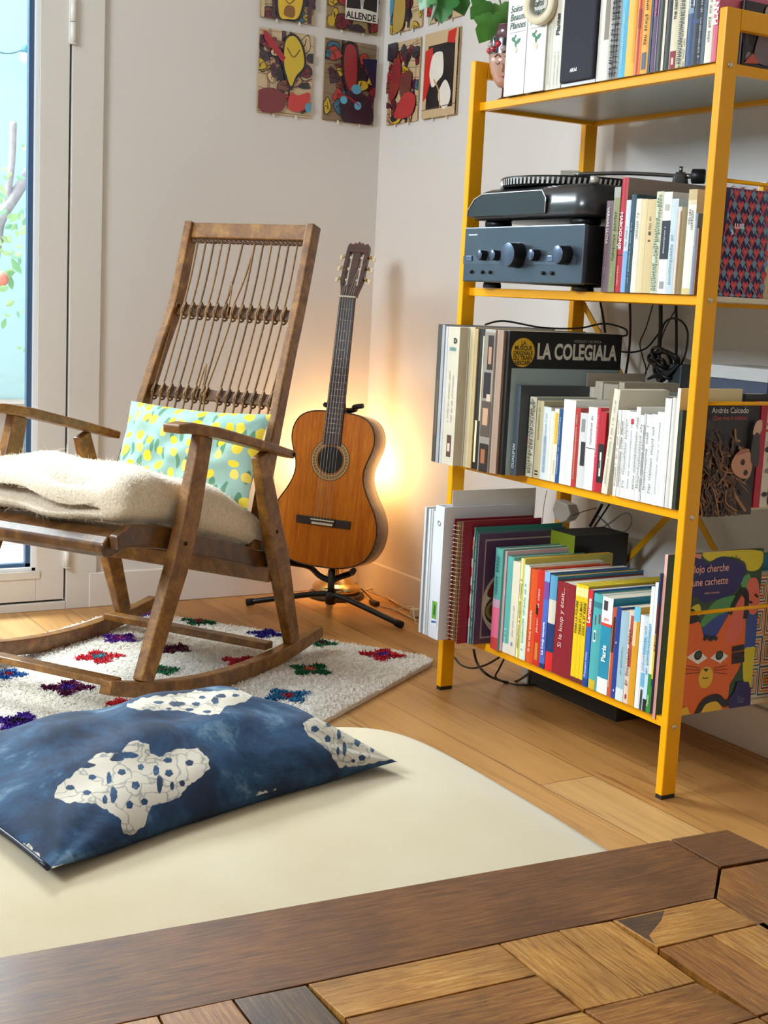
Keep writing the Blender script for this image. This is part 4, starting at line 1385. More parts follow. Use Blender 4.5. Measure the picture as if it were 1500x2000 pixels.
tt = thing('turntable', 'black and grey record turntable with striped platter on top of the amplifier', 'turntable', (AX, (ay0 + ay1) / 2, z2 + .1342))
q = MB('#2b2d31', True)
def tt_ring(ins, z, fx=0.0):
    x0, x1, y0, y1 = fx + ins, .35 - ins, -hw + ins, hw + .004 - ins
    r = 0.04
    pts = []
    for (cx, cy, a0) in ((x1 - r, y1 - r, 0), (x0 + r, y1 - r, 90), (x0 + r, y0 + r, 180), (x1 - r, y0 + r, 270)):
        for k in range(7):
            a = math.radians(a0 + 15 * k)
            pts.append(Vector((cx + r * math.cos(a), cy + r * math.sin(a), z)))
    return pts


q.loft([tt_ring(.03, .014), tt_ring(.004, .017), tt_ring(.0, .022), tt_ring(.001, .044), tt_ring(.006, .062), tt_ring(.016, .077), tt_ring(.03, .084), tt_ring(.05, .086)])
q.build('plinth', P(0.3, noise=0.06, nscale=10, coat=0.3), tt)
q = MB('#1a1b20')
fp = [(-.205, .022), (.085, .022), (.085, .055), (.072, .070), (-.150, .070), (-.180, .060), (-.205, .036)]
q.prism([(-p[0], p[1]) for p in fp], .0045, frame((-0.004, 0, 0), (0, 1, 0), (0, 0, 1), (1, 0, 0)))
q.build('front_plate', P(0.25, noise=0.03), tt, bevel=0.0015)
q = MB('#e6eaf0', True)
q.tube([(-0.0045, -p[0], p[1]) for p in [(-.205, .024), (-.205, .037), (-.180, .061), (-.150, .0712), (.072, .0712), (.086, .055), (.086, .024)]], .0016, 6)
q.build('chrome_edge', P(0.2, metal=0.9), tt)
pc = Vector((0.165, 0.045, 0.0))
q = MB('#17181a', True)
Mp = Matrix.Translation(pc)
q.lathe([(.150, .086), (.158, .088), (.160, .1045), (.157, .107), (.150, .108), (.0001, .108)], Mp, 64)
pl = q.build('platter', P(0.4, metal=0.3), tt)
q = MB('#d7d7d3')
for k in range(88):
    a = 2 * PI * k / 88
    c_, s_2 = math.cos(a), math.sin(a)
    M_ = Matrix.Translation(pc) @ Matrix.Rotation(a, 4, 'Z')
    q.quad(M_ @ Vector((.1592, -.0034, .0895)), M_ @ Vector((.1592, .0018, .0895)), M_ @ Vector((.1606, .0034, .103)), M_ @ Vector((.1606, -.0018, .103)))
q.build('strobe_marks', P(0.3, metal=0.6), pl)
for dx in (0.05, 0.29):
    for dy in (-hw + .06, hw - .06):
        ft = MB('#101012', True)
        ft.lathe([(.026, 0), (.030, .003), (.031, .012), (.027, .0145)], Matrix.Translation((dx, dy, 0)), 24)
        ft.build('foot', P(0.4), tt)
ta = MB('#8f8f8c', True)
ty = -hw + .035
base = Vector((0.275, ty, .086))
ta.lathe([(.026, 0), (.026, .012), (.018, .015), (.014, .034), (.010, .04)], Matrix.Translation(base), 24)
ta.tube([base + Vector((0, 0, .04)), base + Vector((0, 0, .052))], .004, 10)
head = Vector((0.115, ty + .16, .116))
piv = base + Vector((0, 0, .032))
ta.tube(smooth_open([piv, piv.lerp(head, .5) + Vector((0, 0, .004)), head]), .0042, 10)
dr = (piv - head).normalized()
ta.tube([piv, piv + dr * .045], .0055, 10)
ton = ta.build('tonearm', P(0.25, metal=0.85), tt)
q = MB('#2a2a2b', True)
q.tube([piv + dr * .022, piv + dr * .024, piv + dr * .05, piv + dr * .052], [.011, .0155, .0155, .012], 24)
q.build('counterweight', P(0.4, metal=0.5), ton)
q = MB('#c3bfae')
q.bar([head + dr * .012, head - dr * .03], .016, .006, (0, 0, 1))
q.build('headshell', P(0.35, metal=0.5), ton, bevel=0.001)
MB('#d9d9d5', True).tube([(.04, -hw + .03, .084), (.04, -hw + .03, .098)], .009, 14).build('start_button', P(0.3, metal=0.6), tt)
MB('#d9d9d5', True).tube([(.02, hw - .11, .080), (.02, hw - .11, .100)], .005, 12).build('strobe_lamp', P(0.3, metal=0.6), tt)

G2 = 'books on the second shelf'
CUR[1] = ay0 - 0.0015


def r2b(L, R_, Yb, top, depth, cover, label, **kw):
    kw.setdefault('group', G2)
    return row(1, c2, L, R_, Yb, top, depth, cover, label, **kw)


r2b(705, 740, 693, (732, 272), .19, '#75606a', 'mauve grey hardback lettered VARGAS LLOSA beside the amplifier', hard=True, title=[('VARGAS LLOSA', .0105, '#e3d3d0', .93, 'down', 0, .0002)], mk=[(.2, .5, '#b9a4a8', .005, 1)])
r2b(740, 770, 694, (778, 207), .19, '#8f9064', 'olive paperback with a grey top, right of the mauve one', bands=[(.9, 1, '#a7a9a0')], mk=[(.3, .75, '#3a3c22', .008, 1), (.08, .22, '#d9d6b4', .005, 1)])
r2b(770, 800, 695, (808, 162), .26, '#bb1a30', 'tall red book lettered in white, with a grey brown side', hard=True, board='#8f8078', title=[('MABOGUNJE', .0125, '#f2dfe0', .70, 'down', 0, .0003)], bands=[(.32, .328, '#3a0a12')], mk=[(.06, .25, '#e9b9c0', .006, 1)])
r2b(800, 822, 696, (826, 268), .15, '#cfd8e2', 'white paperback fading to light blue at the foot', bands=[(0, .45, '#7fa9d6')], mk=[(.5, .7, '#8a95a0', .005, 1)])
r2b(822, 846, 697, (850, 242), .19, '#1f4458', 'dark petrol blue paperback on the second shelf', mk=[(.1, .7, '#9fc0cd', .005, 1)])
r2b(846, 872, 700, (876, 262), .15, '#e9e2cf', 'cream white paperback with a vertical dark title', title=[('K.L. ASTURIAS', .008, '#5a5040', .85, 'down')])
r2b(872, 900, 701, (896, 264), .15, '#e3cf9f', 'plain straw coloured paperback')
r2b(900, 938, 702, (926, 266), .15, '#d9bf8a', 'light tan paperback with dark dots at mid height', bands=[(.55, .57, '#4a3c22', -.3, .3), (.62, .66, '#4a3c22', -.3, .3)], mk=[(.68, .8, '#5a4a2c', .006, 1)])
r2b(938, 972, 703, (976, 228), .17, '#d5d3b4', 'thick cream paperback with green mottled lettering', mk=[(.03, .95, '#6d8a72', .009, 2)])
r2b(972, 1012, 704, (1016, 230), .16, '#ecebe6', 'white paperback with a black band across its middle', bands=[(.34, .72, '#222938'), (.7, .705, '#888'), (.05, .12, '#c9c9c9', -.5, .5)] if False else [(.34, .72, '#222938'), (.05, .12, '#9a9a9a', -.5, .5), (.82, .88, '#b9b9a9', -.5, .5)], mk=[(.4, .66, '#e8e8ea', .005, 1)])
r2b(1012, 1044, 705, (1052, 262), .15, '#c9d6dc', 'pale grey blue paperback with dark red inner pages', pages='#3a1022', mk=[(.1, .6, '#6fa0ac', .008, 1)])
r2b(1044, 1062, 706, (1068, 300), .14, '#ded0c4', 'worn paperback with a torn brown edge', bands=[(0, .95, '#a97a4c', -1, -.4)])
r2b(1062, 1088, 706, (1085, 302), .14, '#8a7648', 'olive brown hardback before the torn white book')
r2b(1088, 1128, 707, (1128, 218), .17, '#eae6da', 'tall white book with a torn yellowed top', bands=[(.0, .06, '#d9c48a'), (.9, 1, '#cbb486'), (.86, .9, '#e0d2ac')], mk=[(.62, .80, '#5a5a58', .007, 2)])
r2b(1128, 1140, 708, (1160, 330), .15, '#7d8ea2', 'thin blue grey book leaning beside the torn white one', mk=[(.6, .9, '#c9d3de', .005, 1)])
r2b(1140, 1150, 709, (1180, 400), .14, '#8a6a62', 'thin brownish booklet at the right end of the second shelf')
yh = CUR[1] - .0125
T = book('paperback covered with red hearts on blue, seen past the right post', 1.836, yh, yh + .012, z2, .199, .125, '#4a3b78', name='paperback', group=GE)
A = Art((1.837, yh - 0.0002, z2), (0.1245, 0, 0), (0, 0, .199), (0, -1, 0))
A.rect(0, 0, 1, 1, '#46386e')
for j in range(-1, 11):
    for i in range(-1, 6):
        u = i * .235 + (j % 2) * .1175
        v = j * .104
        for (dx, dy, col) in ((.115, .01, '#6f93a8'),):
            A.poly([(u + dx + a * .055, v + dy + b_ * .05) for a, b_ in ((-1, 0), (0, -1), (1, 0), (0, 1))], col)
        A.poly([(u - .07, v + .015), (u - .035, v + .05), (u, v + .025), (u + .035, v + .05), (u + .07, v + .015), (u, v - .05)], '#c93a3c')
        A.poly([(u + .085, v + .052), (u + .1175, v + .078), (u + .15, v + .052), (u + .1175, v + .026)], '#b53a58')
        A.poly([(u - .02, v + .005), (u, v + .018), (u + .02, v + .005), (u, v - .012)], '#e05a48')
        A.poly([(u - .085, v - .01), (u - .03, v - .05), (u - .02, v - .062), (u - .085, v - .03)], '#7f9fa8')
A.text('LUIS', .10, .625, .0125, '#f2eef4', bold=.0003)
A.text('S', .04, .565, .0125, '#f2eef4', bold=.0003)
A.build('cover_print', T)
book('ochre folder whose rounded top shows above the hearts paperback', 1.965, CUR[1] + .012, CUR[1] + .024, z2, .213, .14, '#d9a21c', name='document_folder', group=GE, cat='folder')
T = book('cream book with a thin dark red frame on its cover, right of the hearts paperback', 1.965, yh + .002, yh + .0235 - .0125 + .012, z2, .20, .12, '#d9c6a6', group=GE)
A = Art((1.966, yh + .0016, z2), (0.1195, 0, 0), (0, 0, .20), (0, -1, 0))
A.rect(0, 0, 1, 1, '#cbb696')
A.rect(.1, .06, .93, .75, '#8a1428')
A.rect(.125, .075, .91, .735, '#d3bd9d')
A.build('cover_print', T)
book('white topped book with a pale spine behind the cream one', 1.985, CUR[1] + .026, CUR[1] + .045, z2, .222, .12, '#e8e6df', group=GE)

# ------------------------------------------------------------------ top shelf
z1 = ZS[0]
G1 = 'books on the top shelf'
CUR[0] = 9
def r1(L, R_, Yb, cover, label, h=.245, depth=.2, **kw):
    kw.setdefault('group', G1)
    return row(0, c1, L, R_, Yb, None, depth, cover, label, h=h, **kw)


for i, (L, R_, Yb, lab) in enumerate(((206, 302, 478, 'white ring binder with green leaves on the spine, left end of the top shelf'), (306, 398, 464, 'white ring binder with green leaves on the spine, under the tape roll'))):
    y1 = min(atx(*c1(L, Yb), 1.796).y, CUR[0] - .0005)
    y0 = atx(*c1(R_, Yb), 1.796).y
    CUR[0] = y0
    T = thing('ring_binder', lab, 'binder', (1.796, (y0 + y1) / 2, z1), (0, 0, 0), 'white binders on the top shelf')
    t_ = (y1 - y0) / 2
    hb = .30 if i == 0 else .29
    q = MB('#e9e7de')
    q.box((0, -t_, 0), (.004, t_, hb))
    q.box((.004, -t_, 0), (.27, -t_ + .0025, hb))
    q.box((.004, t_ - .0025, 0), (.27, t_, hb))
    q.build('cover', P(0.35, noise=0.03, coat=0.3), T, bevel=0.0012)
    MB('#d8d4ca').box((.03, -t_ + .006, .004), (.25, t_ - .006, hb - .02)).build('papers', page_mat(), T)
    k = MB()
    for j, s in enumerate(('Soins', 'Beauté', 'Plantes')):
        text_into(k, s, frame((-.0008, t_ * .72, .176 - j * .0175), (0, -1, 0), (0, 0, 1), (-1, 0, 0)), .0205, '#2a4a3c', shear=.25, bold=.0002)
    k.color('#7a7a74').quad((-.0006, t_ * .7, .1325), (-.0006, -t_ * .85, .1325), (-.0006, -t_ * .85, .1333), (-.0006, t_ * .7, .1333))
    for (cy, cz, s, a) in ((.25, .118, .008, .6), (-.25, .114, .0085, -.5), (.02, .108, .007, 1.4), (0.1, .124, .005, 2.4)):
        pts = []
        for t in range(12):
            an = 2 * PI * t / 12
            u, v = s * math.cos(an), s * .5 * math.sin(an) * (1 + .3 * math.cos(an))
            pts.append((-.0009, cy * t_ + u * math.cos(a) - v * math.sin(a), cz + u * math.sin(a) + v * math.cos(a)))
        k.color('#2f7a52').poly(pts)
    k.color('#d9cdb2').poly([(-.0008, .25 * t_ * 0 + .0065 * math.cos(2 * PI * t / 20), .0955 + .0065 * math.sin(2 * PI * t / 20)) for t in range(20)])
    k.build('spine_print', M_INK, T)

tp = thing('tape_roll', 'roll of cream masking tape hanging on the second white binder', 'tape', (1.785, atx(1056, 5, 1.785).y, z1 + .175))
q = MB('#e3d7b8', True)
Mt = Matrix.Rotation(-PI / 2, 4, 'Y') @ Matrix.Rotation(0.25, 4, 'X')
q.lathe([(.026, -.008), (.041, -.008), (.042, -.006), (.042, .006), (.041, .008), (.026, .008), (.0255, .006), (.0255, -.006), (.026, -.008)], Mt, 40, False)
q.build('tape', P(0.5, noise=0.04), tp)
q = MB('#b9b2a0', True)
q.lathe([(.0235, -.0085), (.0254, -.0085), (.0254, .0085), (.0235, .0085), (.0235, -.0085)], Mt, 40, False)
q.build('core', P(0.7), tp)
r1(400, 432, 448, '#dbd6c4', 'clear wrapped cream folder right of the second binder', xf=1.80, mk=[(.05, .9, '#b9b096', .005, 1)], mat=P(0.2, coat=0.6, noise=0.1, nscale=12))
r1(432, 482, 446, '#e2dccb', 'cream folder lettered Plantes beside the loudspeaker', xf=1.80, title=[('Plantes', .0155, '#1d1b1a', .44, 'up', .05, .0006)], mk=[(.03, .3, '#c9bfa6', .005, 2)], mat=P(0.2, coat=0.6, noise=0.1, nscale=12))
ys1 = min(atx(*c1(489, 424), 1.80).y, CUR[0] - .001)
ys0 = atx(*c1(655, 400), 1.80).y
CUR[0] = ys0
spk = thing('bookshelf_speaker', 'dark grey cloth fronted loudspeaker on the top shelf', 'speaker', (1.792, (ys0 + ys1) / 2, z1))
th_ = (ys1 - ys0) / 2
MB('#17171b').box((.014, -th_, 0), (.2, th_, .21)).build('cabinet', P(0.45, noise=0.05), spk, bevel=0.002)
MB('#d9dce0').box((.008, -th_ + .0005, .0), (.014, th_ - .0005, .006)).build('foot_strip', P(0.4), spk)
mg, nt, b = newmat('speaker_cloth')
tc = node(nt, 'ShaderNodeTexCoord')
wv = node(nt, 'ShaderNodeTexNoise', Scale=900.0, Detail=1.0)
nt.links.new(tc.outputs['Object'], wv.inputs['Vector'])
nt.links.new(ramp(nt, wv.outputs[0], [(.35, lin('#25252d')), (.65, lin('#3b3b46'))]).outputs[0], b.inputs['Base Color'])
b.inputs['Roughness'].default_value = 0.9
MB('#33333c').box((0, -th_ + .002, .007), (.0135, th_ - .002, .208)).build('grille', mg, spk, bevel=0.004)
k = MB()
text_into(k, 'AKAI', frame((-.0008, -.002 + th_ * .35, .026), (0, -1, 0), (0, 0, 1), (-1, 0, 0)), .0098, '#f0f0f2', bold=.0005)
k.build('logo', M_INK, spk)
r1(656, 708, 402, '#e3dfd2', 'off white book with a brown patch, right of the loudspeaker', bands=[(.32, .75, '#8f7f70', -.9, -.1)])
sb_ = r1(708, 762, 392, '#8c8a86', 'wire bound notebook with a grey checked cover on the top shelf', name='notebook', bands=[(0, 1, '#b7b2a6', .5, 1), (0, 1, '#5a5652', -.1, .1), (0, 1, '#6d6964', -.5, -.4)], mk=[(.02, .98, '#3a3836', .008, 3)])
q = MB('#3a3a3c', True)
hwb = .009
for i in range(22):
    z = .01 + i * .0105
    q.tube([(-.001 + .0035 * math.cos(a), -hwb * .2 + hwb * 1.25 * math.sin(a), z) for a in [PI * 2 * j / 10 for j in range(11)]], .0006, 4)
q.build('wire_spiral', P(0.3, metal=0.8), sb_)
r1(762, 795, 386, '#4fb0d3', 'sky blue book beside the checked notebook', mk=[(.05, .5, '#d9eef6', .006, 1)])
r1(795, 838, 382, '#efb417', 'golden yellow book with no marks at the foot', bands=[(.1, .9, '#e5a012', -1, -.5)])
r1(838, 870, 372, '#e8781c', 'orange book with a red standing figure on the spine', bands=[(0, .75, '#b62a18', -.3, .25), (.35, .5, '#8a1a14', -.5, .4)])
r1(870, 905, 370, '#f0a40f', 'amber yellow book with a grey square at its foot', bands=[(.03, .16, '#57616b', -.6, .7), (.2, .2, '#000000')], mk=[(.22, .8, '#2a2410', .009, 1)])
r1(905, 918, 362, '#1d2a45', 'thin navy book right of the amber one')
r1(918, 945, 358, '#4a2350', 'dark plum book with a magenta title', title=[('MEMORIA', .007, '#e05a9a', .42, 'up', 0, .0002)], bands=[(0, 1, '#b9a0c0', -.9, -.7)])
r1(945, 972, 356, '#231f20', 'black book with a grey patterned stripe', bands=[(.0, 1, '#4a5048', -.3, .5)])
r1(972, 984, 353, '#e3d9bd', 'thin cream book between two black ones')
r1(984, 1010, 351, '#121113', 'plain black book left of the cream DESTINACION spine')
r1(1010, 1046, 347, '#ded2b2', 'cream book lettered DESTINACION with a red square at its foot', bands=[(.0, .13, '#8a1420', -.8, .8), (.03, .08, '#e9c9b8', -.3, .3)], title=[('THE DESTINACION', .0085, '#2a2620', .36, 'up', 0, .0003)])
r1(1046, 1076, 342, '#cfc8ae', 'cream book with a grey foliage pattern', mk=[(.0, 1, '#6a6c5c', .009, 2)])
r1(1076, 1090, 338, '#e9dfc6', 'narrow cream book left of the blue and white one', mk=[(.0, .2, '#5a5448', .005, 1)])
r1(1090, 1116, 334, '#2a4a7c', 'blue book with a pale upper spine lettered perdón', bands=[(.38, 1, '#d3dbe3'), (.38, .42, '#8aa0bc')], title=[('perdón', .0125, '#232a4a', .42, 'up', 0, .0003)])
r1(1116, 1146, 330, '#141d36', 'midnight blue book on the top shelf', bands=[(.3, .33, '#3a4a7a')])
r1(1146, 1166, 324, '#17181b', 'black book with small white lettering, right part of the top shelf', mk=[(.05, .9, '#c9c9c9', .006, 1)])
r1(1166, 1182, 320, '#44586c', 'slate blue book beside the cream one near the right post')
r1(1182, 1216, 312, '#e9e4d2', 'cream hardback with grey lettering near the right post', mk=[(.15, .75, '#7a766a', .007, 1)])
r1(1216, 1240, 306, '#d8657f', 'pink book lettered in white against the right post', title=[('PLANTE', .0165, '#ffffff', .26, 'up', 0, .0007)])
T = book('photo book with seated figures on its cover, on the top shelf', 1.85, 1.9115, 1.9215, z1, .112, .26, '#241a1c', hard=True, group=GE, name='photo_book')
A = Art((1.8525, 1.9111, z1), (0.2595, 0, 0), (0, 0, .112), (0, -1, 0))
A.rect(0, 0, 1, 1, '#33252a')
for i in range(46):
    A.ell(rr.uniform(0, 1), rr.uniform(.05, .95), rr.uniform(.01, .04), rr.uniform(.05, .2), rr.choice(['#6a5558', '#8f7d7c', '#1f171b', '#b9a8a2', '#4a3a40']), 10)
A.poly([(.12, .1), (.16, .6), (.24, .8), (.3, .6), (.36, .1)], '#77666a', True)
A.ell(.23, .86, .05, .13, '#c3b2a0')
A.poly([(.02, .02), (.10, .2), (.16, .05)], '#c8503c')
A.build('cover_print', T)
# ================================================================== ROCKING CHAIR
CW = 0.54
CH_A = math.radians(211.8)
CH_LOC = Vector((1.163, 3.098, 0.0))
W1 = wood('chair_walnut', '#66400f', '#8f5d20', '#b98438', (3, 3, 3), 0.42, 'Object', 0.15, 0.22, 0.1, 9.0)
W2 = wood('chair_dark_wood', '#40230d', '#66401a', '#8c5e2c', (3, 3, 3), 0.36, 'Object', 0.3, 0.2, 0.08, 9.0)
chair = thing('rocking_chair', 'wooden rocking chair with a corded back standing on the white rug', 'chair', CH_LOC, (0, 0, CH_A))
H2 = CW / 2
# local: x forward, +y the side nearest the camera


def arc(x, off=0.0):
    return 0.014 + 0.28 * (x + 0.09) ** 2 + off


for s in (1, -1):
    y = s * H2
    xs = [0.45 - 0.875 * i / 24 for i in range(25)]
    rk = MB('#ffffff')
    pts = [(x, y, arc(x) + 0.019) for x in xs]
    rk.bar(pts, [0.030] * 25, [0.030 + 0.010 * math.sin(PI * i / 24) for i in range(25)], (0, 1, 0))
    rk.build('rocker', W1, chair, bevel=0.003)
    fl_ = MB('#ffffff')
    fl_.bar([(.325, y, arc(.325) + .034), (.215, y, .33), (.175, y, .44), (.128, y, .617)], [.026, .028, .028, .026], [.046, .060, .062, .050], (0, 1, 0))
    fl_.build('leg', W1, chair, bevel=0.004)
    rl = MB('#ffffff')
    rl.bar([(-.29, y, arc(-.29) + .034), (-.205, y, .30), (-.185, y, .34), (-.108, y, .556)], [.026, .030, .030, .026], [.042, .062, .060, .044], (0, 1, 0))
    rl.build('leg', W1, chair, bevel=0.004)
    ar = MB('#ffffff')
    ar.bar([(.245, y, .640), (.20, y, .640), (.10, y, .624), (-.10, y, .580), (-.245, y, .546)], [.046, .052, .056, .050, .036], [.020, .024, .024, .022, .020], (0, 1, 0))
    ar.build('armrest', W1, chair, bevel=0.005, seg=3)
MB('#ffffff').bar([(-.205, H2 - .014, arc(-.2) + .048), (-.205, -H2 + .014, arc(-.2) + .048)], .036, .018, (1, 0, 0)).build('crossbar', W1, chair, bevel=0.003)
MB('#ffffff').bar([(.395, H2 - .014, arc(.395) + .030), (.395, -H2 + .014, arc(.395) + .030)], .034, .016, (1, 0, 0)).build('crossbar', W1, chair, bevel=0.003)
MB('#ffffff').bar([(-.200, H2 - .012, .250), (-.200, -H2 + .012, .250)], .028, .040, (1, 0, 0)).build('rear_stretcher', W1, chair, bevel=0.003)
for (x, z, dy) in ((.200, .385, .014), (-.176, .363, .014), (-.235, .548, .0185)):
    bt_ = MB('#2d211a', True)
    bt_.lathe([(.0001, .004), (.004, .0035), (.005, 0)], Matrix.Translation((x, H2 + dy, z)) @ Matrix.Rotation(-PI / 2, 4, 'X'), 12)
    bt_.build('bolt', P(0.4, metal=0.6), chair)
# seat: two side rails, rolled front board, slats
SI = H2 - .038
for s in (1, -1):
    sr = MB('#ffffff')
    sr.bar([(.385, s * SI, .405), (.34, s * SI, .414), (.24, s * SI, .400), (.0, s * SI, .338), (-.16, s * SI, .292), (-.255, s * SI, .286)], .024, [.030, .048, .052, .048, .044, .034], (0, 1, 0))
    sr.build('seat_rail', W2, chair, bevel=0.005, seg=3)
fr = MB('#ffffff')
prof = [(.300, .392), (.330, .384), (.372, .372), (.392, .372), (.404, .384), (.402, .402), (.386, .416), (.350, .426), (.300, .424)]
M_ = frame((0, -SI + .013, 0), (1, 0, 0), (0, 0, 1), (0, 1, 0))
fr.prism(prof, SI * 2 - .026, M_)
fr.build('front_board', W2, chair, bevel=0.004, seg=3)
for i in range(7):
    x = .235 - i * .07
    z = .402 - (.235 - x) * .26
    MB('#ffffff').box((x - .02, -SI + .013, z - .006), (x + .02, SI - .013, z + .006)).build('seat_slat', W2, chair, bevel=0.002)
# back: two bent stiles, top rail, two cross slats, rope and cords
BI = H2 - .063


def bi(z):
    return .226 - max(0, min(1, (z - .35) / .55)) * .036


BK = [(-.155, .300), (-.215, .47), (-.290, .66), (-.345, .795), (-.385, .885), (-.412, .97), (-.452, 1.112)]
def bk(z):
    for (x0, z0), (x1, z1_) in zip(BK, BK[1:]):
        if z <= z1_:
            t = (z - z0) / (z1_ - z0)
            return x0 + (x1 - x0) * t
    return BK[-1][0]


for s in (1, -1):
    st = MB('#ffffff')
    pts = smooth_open([(x, s * bi(z), z) for x, z in BK], 3)
    st.bar(pts, .024, .040, (0, 1, 0))
    st.build('back_stile', W1, chair, bevel=0.004)
MB('#ffffff').bar([(bk(1.092), bi(1.09) - .012, 1.090), (bk(1.092), -bi(1.09) + .012, 1.090)], .022, .042, (1, 0, .28)).build('top_rail', W1, chair, bevel=0.003)
for z in (.880, .668):
    MB('#ffffff').bar([(bk(z) - .002, bi(z) - .012, z), (bk(z) - .002, -bi(z) + .012, z)], .010, .030, (1, 0, .4)).build('back_slat', W2, chair, bevel=0.002)
MB('#ffffff').bar([(bk(.33), bi(.33) - .012, .33), (bk(.33), -bi(.33) + .012, .33)], .02, .04, (1, 0, .3)).build('back_slat', W2, chair, bevel=0.003)
M_CORD = P(0.6, noise=0.35, nscale=90, bumpv=0.4)
rp = MB('#6a4a30', True)
for ph in (0, PI):
    rp.tube([(bk(1.062) + .0035 * math.cos(t * 1.4 + ph), BI - .014 - t * (2 * BI - .028) / 60, 1.064 + .0035 * math.sin(t * 1.4 + ph)) for t in range(61)], .0038, 6)
rp.build('rope', M_CORD, chair)
NC = 15
LACK_T, LACK_M, LACK_B = 7, 7, 8


def cy_(i):
    return BI - .026 - i * (2 * BI - .052) / (NC - 1)


for i in range(NC):
    # cords pinch together around the middle, leaving the tall open wedge the photo shows
    top = cy_(i)
    k_ = i - 7
    mid = cy_(i)
    if i == 7:
        top, mid, bot_ = cy_(7), cy_(7) , cy_(7)
    def wedge(y, zfrac, hot):
        return y
    yt, ym_, yb_ = cy_(i), cy_(i), cy_(i)
    if i == 8:
        yt = cy_(7.45)
        ym_ = cy_(8.0)
    if i == 7:
        yt = cy_(6.0)
        yb_ = cy_(7.6)
    if i > 8:
        ym_ = cy_(i + .06)
    if i in (9, 10, 11, 12, 13):
        yt = cy_(i - .0)
    off = .004
    cd_ = MB(['#8f6a42', '#9c774a', '#7f5c38'][i % 3], True)
    path = [(bk(1.060) + .006, yt, 1.060), (bk(.97) + .005, (yt * .6 + ym_ * .4), .975), (bk(.90) + off + .006, ym_, .900), (bk(.88) + .012, ym_ - .002, .880), (bk(.86) + off + .004, ym_ + .001, .858), (bk(.77) + off, (ym_ + yb_) / 2, .77), (bk(.69) + off + .004, yb_, .690), (bk(.668) + .012, yb_ - .002, .668), (bk(.645) + off, yb_, .645), (bk(.5) + off, cy_(i), .5), (bk(.36) + .01, cy_(i), .35)]
    cd_.tube(smooth_open(path, 3), .0031, 6)
    for z in (.880, .668):
        yy = ym_ if z > .8 else yb_
        for dz in (-.007, .007):
            cd_.tube([(bk(z) + .0105 * math.cos(a), yy + dz * .4 + .003 * math.sin(2 * a), z + dz * .5 + .019 * math.sin(a)) for a in [PI * 2 * j / 12 for j in range(13)]], .0026, 5)
    cd_.build('back_cord', M_CORD, chair)
for z, i in ((.885, 7.8), (.672, 8.4)):
    kn_ = MB('#a07a4c', True)
    y = cy_(i)
    kn_.tube(smooth_open([(bk(z) + .012, y + .006, z - .01), (bk(z + .05) + .010, y + .004, z + .045), (bk(z + .07) + .008, y, z + .075), (bk(z + .05) + .010, y - .004, z + .045), (bk(z) + .014, y - .006, z - .012)], 4), .0024, 6)
    kn_.build('loose_cord_loop', M_CORD, chair)

# ---------------------------------------------------------------- lemon cushion against the back
CHM = MW[chair.name]
def superpill(hw_, hh_, th_, wr=0.0, seed=1, nu=48, nv=40, corner=1.0):
    """pillow surface: rings top and bottom sewn at a rim; returns MB"""
    rnd = random.Random(seed)
    ph = [rnd.uniform(0, 6) for _ in range(8)]
    mb = MB('#ffffff', True)

    def shape(u, v, sgn):
        a, b_ = 2 * u - 1, 2 * v - 1
        k1 = 1 - .07 * (1 - abs(b_) ** 2.0) * 0 - .05 * corner * math.cos(b_ * PI / 2)
        k2 = 1 - .07 * corner * math.cos(a * PI / 2)
        x, y = a * hw_ * k1, b_ * hh_ * k2
        e = max(0, (1 - abs(a) ** 2.6)) ** .62 * max(0, (1 - abs(b_) ** 2.6)) ** .62
        z = th_ * e
        z += wr * e * (math.sin(a * 5 + b_ * 3 + ph[0]) * .5 + math.sin(a * 11 - b_ * 7 + ph[1]) * .3 + math.sin(b_ * 13 + a * 3 + ph[2]) * .25)
        # creases radiating from the corners
        r_ = min(math.hypot(1 - abs(a), 1 - abs(b_)), .6)
        z += wr * 1.2 * e * math.sin(math.atan2(1 - abs(b_), 1 - abs(a)) * 9) * max(0, .6 - r_)
        return Vector((x, y, sgn * z))
    mb.grid(lambda u, v: shape(u, v, 1), nu, nv)
    mb.grid(lambda u, v: shape(1 - u, v, -1), nu, nv)
    return mb


ml, nt, b = newmat('lemon_print')
tc = node(nt, 'ShaderNodeTexCoord')
wn_ = node(nt, 'ShaderNodeTexNoise', Scale=14.0, Detail=2.0)
nt.links.new(tc.outputs['Object'], wn_.inputs['Vector'])
sub_ = mix(nt, 0.035, tc.outputs['Object'], wn_.outputs['Color'])
v1 = node(nt, 'ShaderNodeTexVoronoi', voronoi_dimensions='2D', Scale=25.0)
v1.inputs['Randomness'].default_value = 0.55
nt.links.new(sub_, v1.inputs['Vector'])
base_c = ramp(nt, wn_.outputs[0], [(.35, lin('#8db1a8')), (.65, lin('#a2c2b4'))])
lr = ramp(nt, v1.outputs['Distance'], [(0.0, (1, 1, 1, 1)), (0.26, (1, 1, 1, 1)), (0.30, (0, 0, 0, 1))])
hue = ramp(nt, v1.outputs['Color'], [(0, lin('#f4d51c')), (.45, lin('#f7e04a')), (.55, lin('#f0cd10')), (1, lin('#fbe98a'))])
v2 = node(nt, 'ShaderNodeTexVoronoi', voronoi_dimensions='2D', Scale=34.0)
mp_l = node(nt, 'ShaderNodeMapping')
mp_l.inputs['Scale'].default_value = (1.0, .38, 1)
mp_l.inputs['Rotation'].default_value = (0, 0, .7)
nt.links.new(sub_, mp_l.inputs[0])
nt.links.new(mp_l.outputs[0], v2.inputs['Vector'])
leaf = ramp(nt, v2.outputs['Distance'], [(0.0, (1, 1, 1, 1)), (0.19, (1, 1, 1, 1)), (0.23, (0, 0, 0, 1))])
